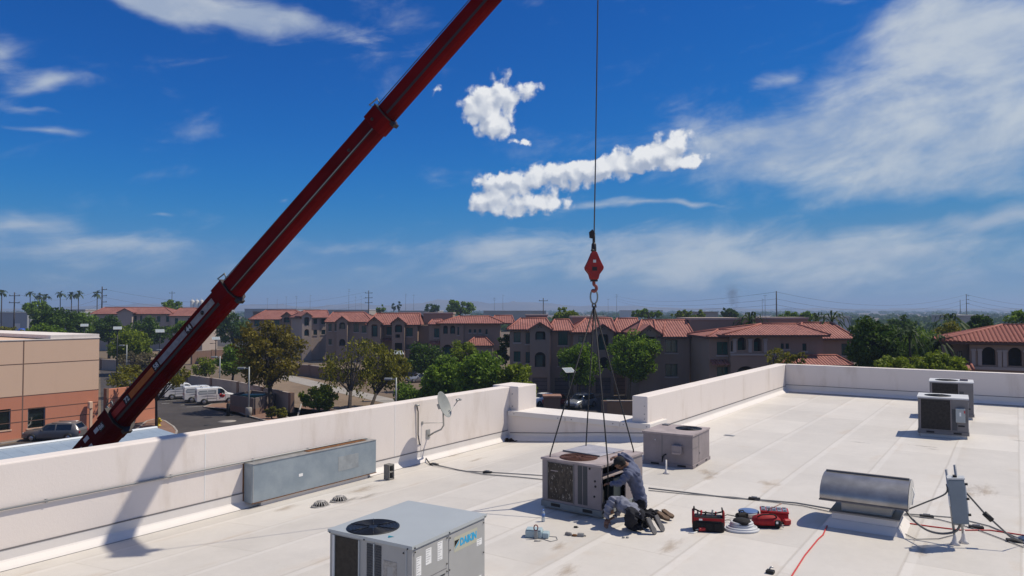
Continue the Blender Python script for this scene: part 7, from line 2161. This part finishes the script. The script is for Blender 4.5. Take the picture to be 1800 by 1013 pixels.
A['hipr'] = jp(1125, 890, 14.20, .125); A['knr'] = (kA1 + Vector((0, 0, .075)), .076); A['anr'] = (aA1 + Vector((0, 0, .07)), .05)
BA = [('pelvis', 'spine', 0), ('spine', 'chest', 0), ('chest', 'upper', 0), ('upper', 'neck', 2), ('neck', 'skull', 2), ('upper', 'shl', 0), ('shl', 'ell', 0), ('ell', 'wrl', 0), ('upper', 'shr', 0), ('shr', 'elr', 0), ('elr', 'wrr', 0),
      ('pelvis', 'hipl', 1), ('hipl', 'knl', 1), ('knl', 'anl', 1), ('pelvis', 'hipr', 1), ('hipr', 'knr', 1), ('knr', 'anr', 1)]
pa, org, _ = person('worker in blue-grey shirt kneeling with one arm raised onto the unit lid', A, BA, M_SHIRT)
hand(pa, org, A['wrl'][0], at(1072, 807, 14.2) - A['wrl'][0], UPZ, .35)
hand(pa, org, A['wrr'][0], at(1064, 850, 14.3) - A['wrr'][0], UPZ, .6)
head_bits(pa, org, at(1090, 815, 14.14), Vector((-.85, .25, -.45)), Vector((-.35, -.1, .9)))
for an, toe in ((aA1, roofpt(1178, 921)), (aA2, roofpt(1186, 917))):
    hl = an + Vector((.06, 0, .13)); t = Vector((toe.x, toe.y, toe.z + .05))
    shoe(pa, org, hl, t, Vector((-.25, .55, -.6)), M_SOLEB)
# --- bowed worker on hands and knees
B = {}
kB1, kB2 = roofpt(1106, 933), roofpt(1120, 928)
aB1, aB2 = roofpt(1138, 938), roofpt(1152, 933)
B['pelvis'] = jp(1118, 899, 13.42, (.235, .23)); B['spine'] = jp(1103, 889, 13.56, (.185, .175)); B['chest'] = jp(1089, 885, 13.72, (.185, .175)); B['upper'] = jp(1081, 884, 13.82, (.145, .14)); B['neck'] = jp(1075, 886, 13.92, .06); B['skull'] = jp(1072, 891, 13.98, .07)
B['shl'] = jp(1079, 878, 13.68, .105); B['ell'] = jp(1067, 897, 13.66, .072); B['wrl'] = jp(1067, 914, 13.64, .040)
B['shr'] = jp(1090, 884, 13.98, .095); B['elr'] = jp(1087, 902, 14.02, .055); B['wrr'] = jp(1078, 910, 14.0, .038)
B['hipl'] = jp(1112, 905, 13.30, .175); B['knl'] = (kB1 + Vector((0, 0, .10)), .105); B['anl'] = (aB1 + Vector((-.06, .05, .08)), .052)
B['hipr'] = jp(1123, 903, 13.54, .175); B['knr'] = (kB2 + Vector((0, 0, .10)), .105); B['anr'] = (aB2 + Vector((-.06, .05, .08)), .052)
pb_, orgb, _ = person('worker bowed down on hands and knees with the soles of both shoes showing', B, BA, mat('shirt_pale_grey', (.20, .21, .27), .9, var=.25, vscale=9, bump=.6, bscale=13))
hand(pb_, orgb, B['wrl'][0], at(1066, 921, 13.6) - B['wrl'][0], Vector((-.2, -1, .2)), .4)
hand(pb_, orgb, B['wrr'][0], at(1070, 914, 14.02) - B['wrr'][0], UPZ, .4)
head_bits(pb_, orgb, at(1070, 893, 14.0), Vector((-.4, .3, -.75)), Vector((-.75, .45, .35)))
for an, dx_ in ((aB1, 0), (aB2, 0)):
    # toes on the ground, sole turned to the viewer
    toe = an + Vector((.12, -.06, .02)); heel = toe + Vector((-.12, .05, .26))
    shoe(pb_, orgb, heel, toe, Vector((-.55, .85, -.38)), M_SOLE, M_BLACK)

# ================================================================== TOOLS
M_REDF = mat('red_fabric', (.34, .010, .014), .75, var=.3, vscale=14); M_BLKF = mat('black_fabric', (.013, .012, .013), .85, var=.3, vscale=18); M_REDP = mat('red_plastic2', (.40, .012, .016), .45)
tb = empty('tool_bag', roofpt(1245, 932), RZ_UV * .35, 'open black and red tool bag standing left of the loose tools', 'tool bag')
rings = []
for z, w, d in ((0, .27, .13), (.04, .285, .145), (.18, .275, .135), (.26, .265, .125)):
    rings.append([(w * sx * (1 if abs(q) else 1), d * sy, z) for sx, sy, q in ((-1, -.7, 1), (-.85, -1, 1), (.85, -1, 1), (1, -.7, 1), (1, .7, 1), (.85, 1, 1), (-.85, 1, 1), (-1, .7, 1))])
MB().loft(rings).build('body', M_BLKF, tb)
MB().box(-.265, .265, -.132, -.122, .19, .25).build('red_band', M_REDF, tb); MB().box(-.23, .23, -.10, .10, .262, .268).build('dark_opening', M_BLACK, tb)
for s_ in (-1, 1):
    MB().box(s_ * .27 - .02, s_ * .27 + .02, -.09, .09, .10, .36).build('end_panel', M_REDF, tb, .012)
    MB().tube([(s_ * .26, -.07, .33), (s_ * .25, -.07, .40), (s_ * .25, .07, .40), (s_ * .26, .07, .33)], .014, 6).build('end_handle', M_BLKF, tb)
MB().tube([(-.26, 0, .38), (-.12, 0, .32), (.12, 0, .31), (.26, 0, .35)], .016, 6).build('carry_strap', M_BLKF, tb)
for x, y, h, m in ((-.14, -.02, .36, M_REDP), (-.06, .03, .33, M_BLKF), (.06, -.02, .38, M_GREYPIPE), (.12, .04, .33, M_REDP), (-.2, .04, .34, M_GREYPIPE)):
    MB().tube([(x, y, .2), (x + .02, y, h)], [.014, .018], 6).build('tool_handle', m, tb)
for x in (-.15, .0, .15): MB().box(x - .055, x + .055, -.155, -.138, .04, .17).build('pocket', M_BLKF, tb, .01)
MB().box(-.17, -.11, -.14, -.133, .205, .235).build('label_patch', M_WHITE, tb)
dr = empty('impact_driver', roofpt(1236, 935), .2, 'small red and black tool lying before the tool bag', 'tool')
MB().box(-.09, .07, -.035, .035, .02, .085).build('motor', M_REDP, dr, .015); MB().tube([(-.09, 0, .05), (-.15, 0, .045)], [.02, .008], 8).build('chuck', M_GREYPIPE, dr); MB().box(.05, .13, -.04, .04, .0, .06).build('battery', M_BLKF, dr, .01)
MB().tube([(-.13, -.02, .012), (-.22, -.06, .01), (-.3, -.03, .01)], .012, 6).build('pale_cloth', M_WHITE, dr)
bk = empty('blue_lid_bucket', roofpt(1316, 908), 0, 'low white tub with a round blue lid behind the red bag', 'tub')
MB().lathe([(.17, 0), (.19, .07), (.20, .08), (.20, .10), (.001, .10)], 28).build('tub', M_WHITE, bk)
MB().lathe([(.001, .101), (.185, .101), (.195, .112), (.18, .120), (.001, .118)], 28).build('lid', mat('blue_lid', (.10, .17, .36), .4, var=.15), bk)
pu = empty('vacuum_pump', roofpt(1303, 914), .3, 'small black pump between the tool bag and the blue-lidded tub', 'pump')
MB().lathe([(.001, -.10), (.05, -.10), (.06, -.08), (.06, .06), (.045, .09), (.001, .09)], 14, Matrix.Translation((0, 0, .08)) @ Matrix.Rotation(R(90), 4, 'Y')).build('motor', M_BLKF, pu)
MB().box(.05, .13, -.05, .05, .02, .13).build('pump_head', M_BLKF, pu, .012); MB().box(-.10, .12, -.06, .06, 0, .02).build('foot_plate', M_REDP, pu)
MB().tube([(-.05, 0, .14), (-.02, 0, .18), (.04, 0, .18), (.07, 0, .14)], .012, 6).build('grip', M_BLKF, pu)
for i, (a, b) in enumerate((((1270, 908), (1296, 909)), ((1271, 915), (1294, 917)))):
    on_roof_line('hose', [(1268, 910 + 6 * i), (1278, 905 + 9 * i), (1290, 907 + 8 * i), (1299, 912 + 8 * i)], .008, M_BLACK, ('upper', 'lower')[i] + ' thin black hose joining tool bag and pump', 'hose', .05)
rl_ = empty('hose_coil', roofpt(1304, 932), 0, 'coil of white hose with a black cap in front of the pump', 'hose')
for k, (r_, z) in enumerate(((.30, .02), (.26, .05), (.21, .06), (.20, .10), (.185, .14))):
    pts = [(r_ * math.cos(t) * 1.0, r_ * .72 * math.sin(t), z) for t in [i * 2 * math.pi / 30 for i in range(31)]]
    if k == 0: pts = pts[12:30]
    MB().tube(pts, .026, 7, cap=(k == 0)).build('hose_turn', mat('hose_white', (.55, .56, .58), .5), rl_)
MB().lathe([(.17, .13), (.15, .19), (.08, .215), (.001, .22)], 18).build('black_cap', M_BLKF, rl_)
MB().lathe([(.14, .02), (.14, .15), (.001, .15)], 16).build('core', mat('hose_white', (.55, .56, .58), .5), rl_)
rb = empty('red_bag', roofpt(1347, 926), -.1, 'bright red soft tool bag beside the parts organizer', 'tool bag')
rings = []
for x, ry, h in ((-.26, .06, .10), (-.235, .12, .17), (-.12, .145, .215), (.05, .15, .225), (.18, .135, .20), (.25, .09, .14), (.265, .04, .08)):
    rings.append([(x, ry * math.cos(t), .012 + h * .5 + h * .52 * math.sin(t)) for t in [2 * math.pi * i / 14 for i in range(14)]])
MB().loft(rings).build('body', M_REDF, rb); MB().box(-.22, .22, -.13, .13, .0, .05).build('black_base', M_BLKF, rb, .02)
MB().tube(smooth_pts([(-.18, -.09, .2), (-.1, -.12, .25), (.1, -.12, .26), (.17, -.09, .2)]), .014, 6).build('strap', M_BLKF, rb)
MB().box(.12, .24, -.155, -.10, .05, .16).build('side_pocket', M_BLKF, rb, .02); MB().box(.14, .18, -.16, -.156, .1, .14).build('tag', M_WHITE, rb)
MB().tube([(.22, -.13, .05), (.28, -.13, .03), (.26, -.1, .08)], .01, 6).build('clip', M_GREYPIPE, rb)
og = empty('parts_organizer', roofpt(1362, 918), -.28, 'red parts organizer case with clear compartments behind the red bag', 'case')
MB().box(-.26, .26, 0, .33, .16, .20).build('tray', M_REDP, og, .01); MB().box(-.25, .25, .01, .32, .0, .16).build('case_body', M_REDP, og, .015)
for i in range(5):
    for j in range(3):
        MB().box(-.24 + i * .097, -.24 + i * .097 + .082, .015 + j * .105, .015 + j * .105 + .09, .201, .212).build('compartment', mat('clear_lid', (.22, .23, .27), .2), og, .004)
        if (i + j) % 2 == 0: MB().box(-.235 + i * .097 + .01, -.235 + i * .097 + .06, .03 + j * .105, .03 + j * .105 + .045, .2125, .215).build('contents', M_BLKF, og)
MB().tube([(-.12, .0, .225), (.14, .24, .30)], .011, 6).build('stick', mat('wood_stick', (.33, .21, .17), .8), og)
rt = empty('red_drill', roofpt(1379, 924), .15, 'small red drill lying right of the red bag', 'tool')
MB().box(-.02, .12, -.045, .045, .01, .12).build('body', M_REDP, rt, .02); MB().box(-.12, -.02, -.02, .02, .02, .06).build('handle', M_BLKF, rt, .01)

# meter case and oddments left of the workers
mc = empty('meter_case', roofpt(944, 944), RZ_UV * .35, 'pale blue plastic instrument case on the roof left of the workers', 'case')
M_TEAL = mat('pale_teal', (.36, .46, .50), .45, var=.1)
MB().box(-.20, .10, -.10, .10, 0, .13).build('case_body', M_TEAL, mc, .02, 2); MB().box(.101, .22, -.08, .09, 0, .10).build('case_end', M_TEAL, mc, .02, 2); MB().box(-.19, .09, -.09, .09, .131, .15).build('lid', M_TEAL, mc, .008)
cm = empty('clamp_meter', roofpt(942, 948), 0, 'red jawed clamp meter leaning on the pale blue case', 'meter')
pts = [(.035 * math.cos(t), 0, .20 + .05 * math.sin(t)) for t in [i * 2 * math.pi / 16 for i in range(17)]]
MB().tube(pts, .010, 6, cap=False).build('jaw', mat('dark_red_plastic', (.17, .015, .012), .5), cm); MB().box(-.028, .028, -.012, .014, .0, .155).build('meter_body', mat('meter_grey', (.30, .30, .29), .5), cm, .008)
on_roof_line('test_lead', [(930, 944), (922, 941), (935, 946), (955, 948), (968, 952), (980, 949), (978, 944), (965, 943), (955, 946)], .006, M_GREYPIPE, 'looped grey test lead beside the pale blue case', 'wire', .008)
tp_ = empty('test_probe', roofpt(945, 952), .1, 'short grey test probe lying before the pale blue case', 'probe')
MB().tube([(-.06, 0, .012), (.05, 0, .012)], .010, 6).build('grip', M_GREYPIPE, tp_); MB().tube([(.05, 0, .012), (.085, 0, .01)], .003, 5).build('tip', M_GALV, tp_)
bt = empty('water_bottle', roofpt(955, 917), 0, 'clear plastic water bottle with blue label in the shadow of the unit', 'bottle')
MB().lathe([(.03, 0), (.034, .01), (.034, .07), (.031, .08), (.034, .09), (.034, .16), (.026, .19), (.013, .205), (.013, .22), (.001, .22)], 14).build('bottle', mat('clear_plastic', (.55, .62, .70), .15, 0, trans=.6), bt)
MB().lathe([(.0345, .10), (.0345, .155)], 14).build('label', mat('bottle_blue', (.08, .17, .42), .5), bt); MB().lathe([(.016, .215), (.016, .235), (.001, .236)], 10).build('cap', mat('bottle_cap', (.12, .22, .55), .5), bt)
for px, py, lab, mm, s_ in ((999, 941, 'brown relay part leftmost in the row of loose parts', M_UNIT_D, .055), (1010, 943, 'small mixed part in the middle of the row of loose parts', M_RUST, .04), (1021, 943, 'grey cylinder-like part rightmost in the row of loose parts', M_GREYPIPE, .06), (1012, 928, 'black plug lying at the edge of the unit shadow', M_BLACK, .035)):
    o = empty('loose_part', roofpt(px, py), random.uniform(-.6, .6), lab, 'part')
    MB().box(-s_, s_, -s_ * .6, s_ * .6, 0, s_ * .9).build('casing', mm, o, .008); MB().tube([(s_ * .8, 0, s_ * .4), (s_ * 1.5, .01, s_ * .2)], s_ * .2, 6).build('terminal', M_UNIT_D, o)
for px, lab in ((1096, 'left one of two small nuts lying before the workers'), (1103, 'right one of two small nuts lying before the workers')):
    o = MB().lathe([(.012, 0), (.026, 0), (.026, .022), (.012, .022)], 6).build('nut', M_GREYPIPE); o.location = roofpt(px, 946); tag(o, lab, 'nut')
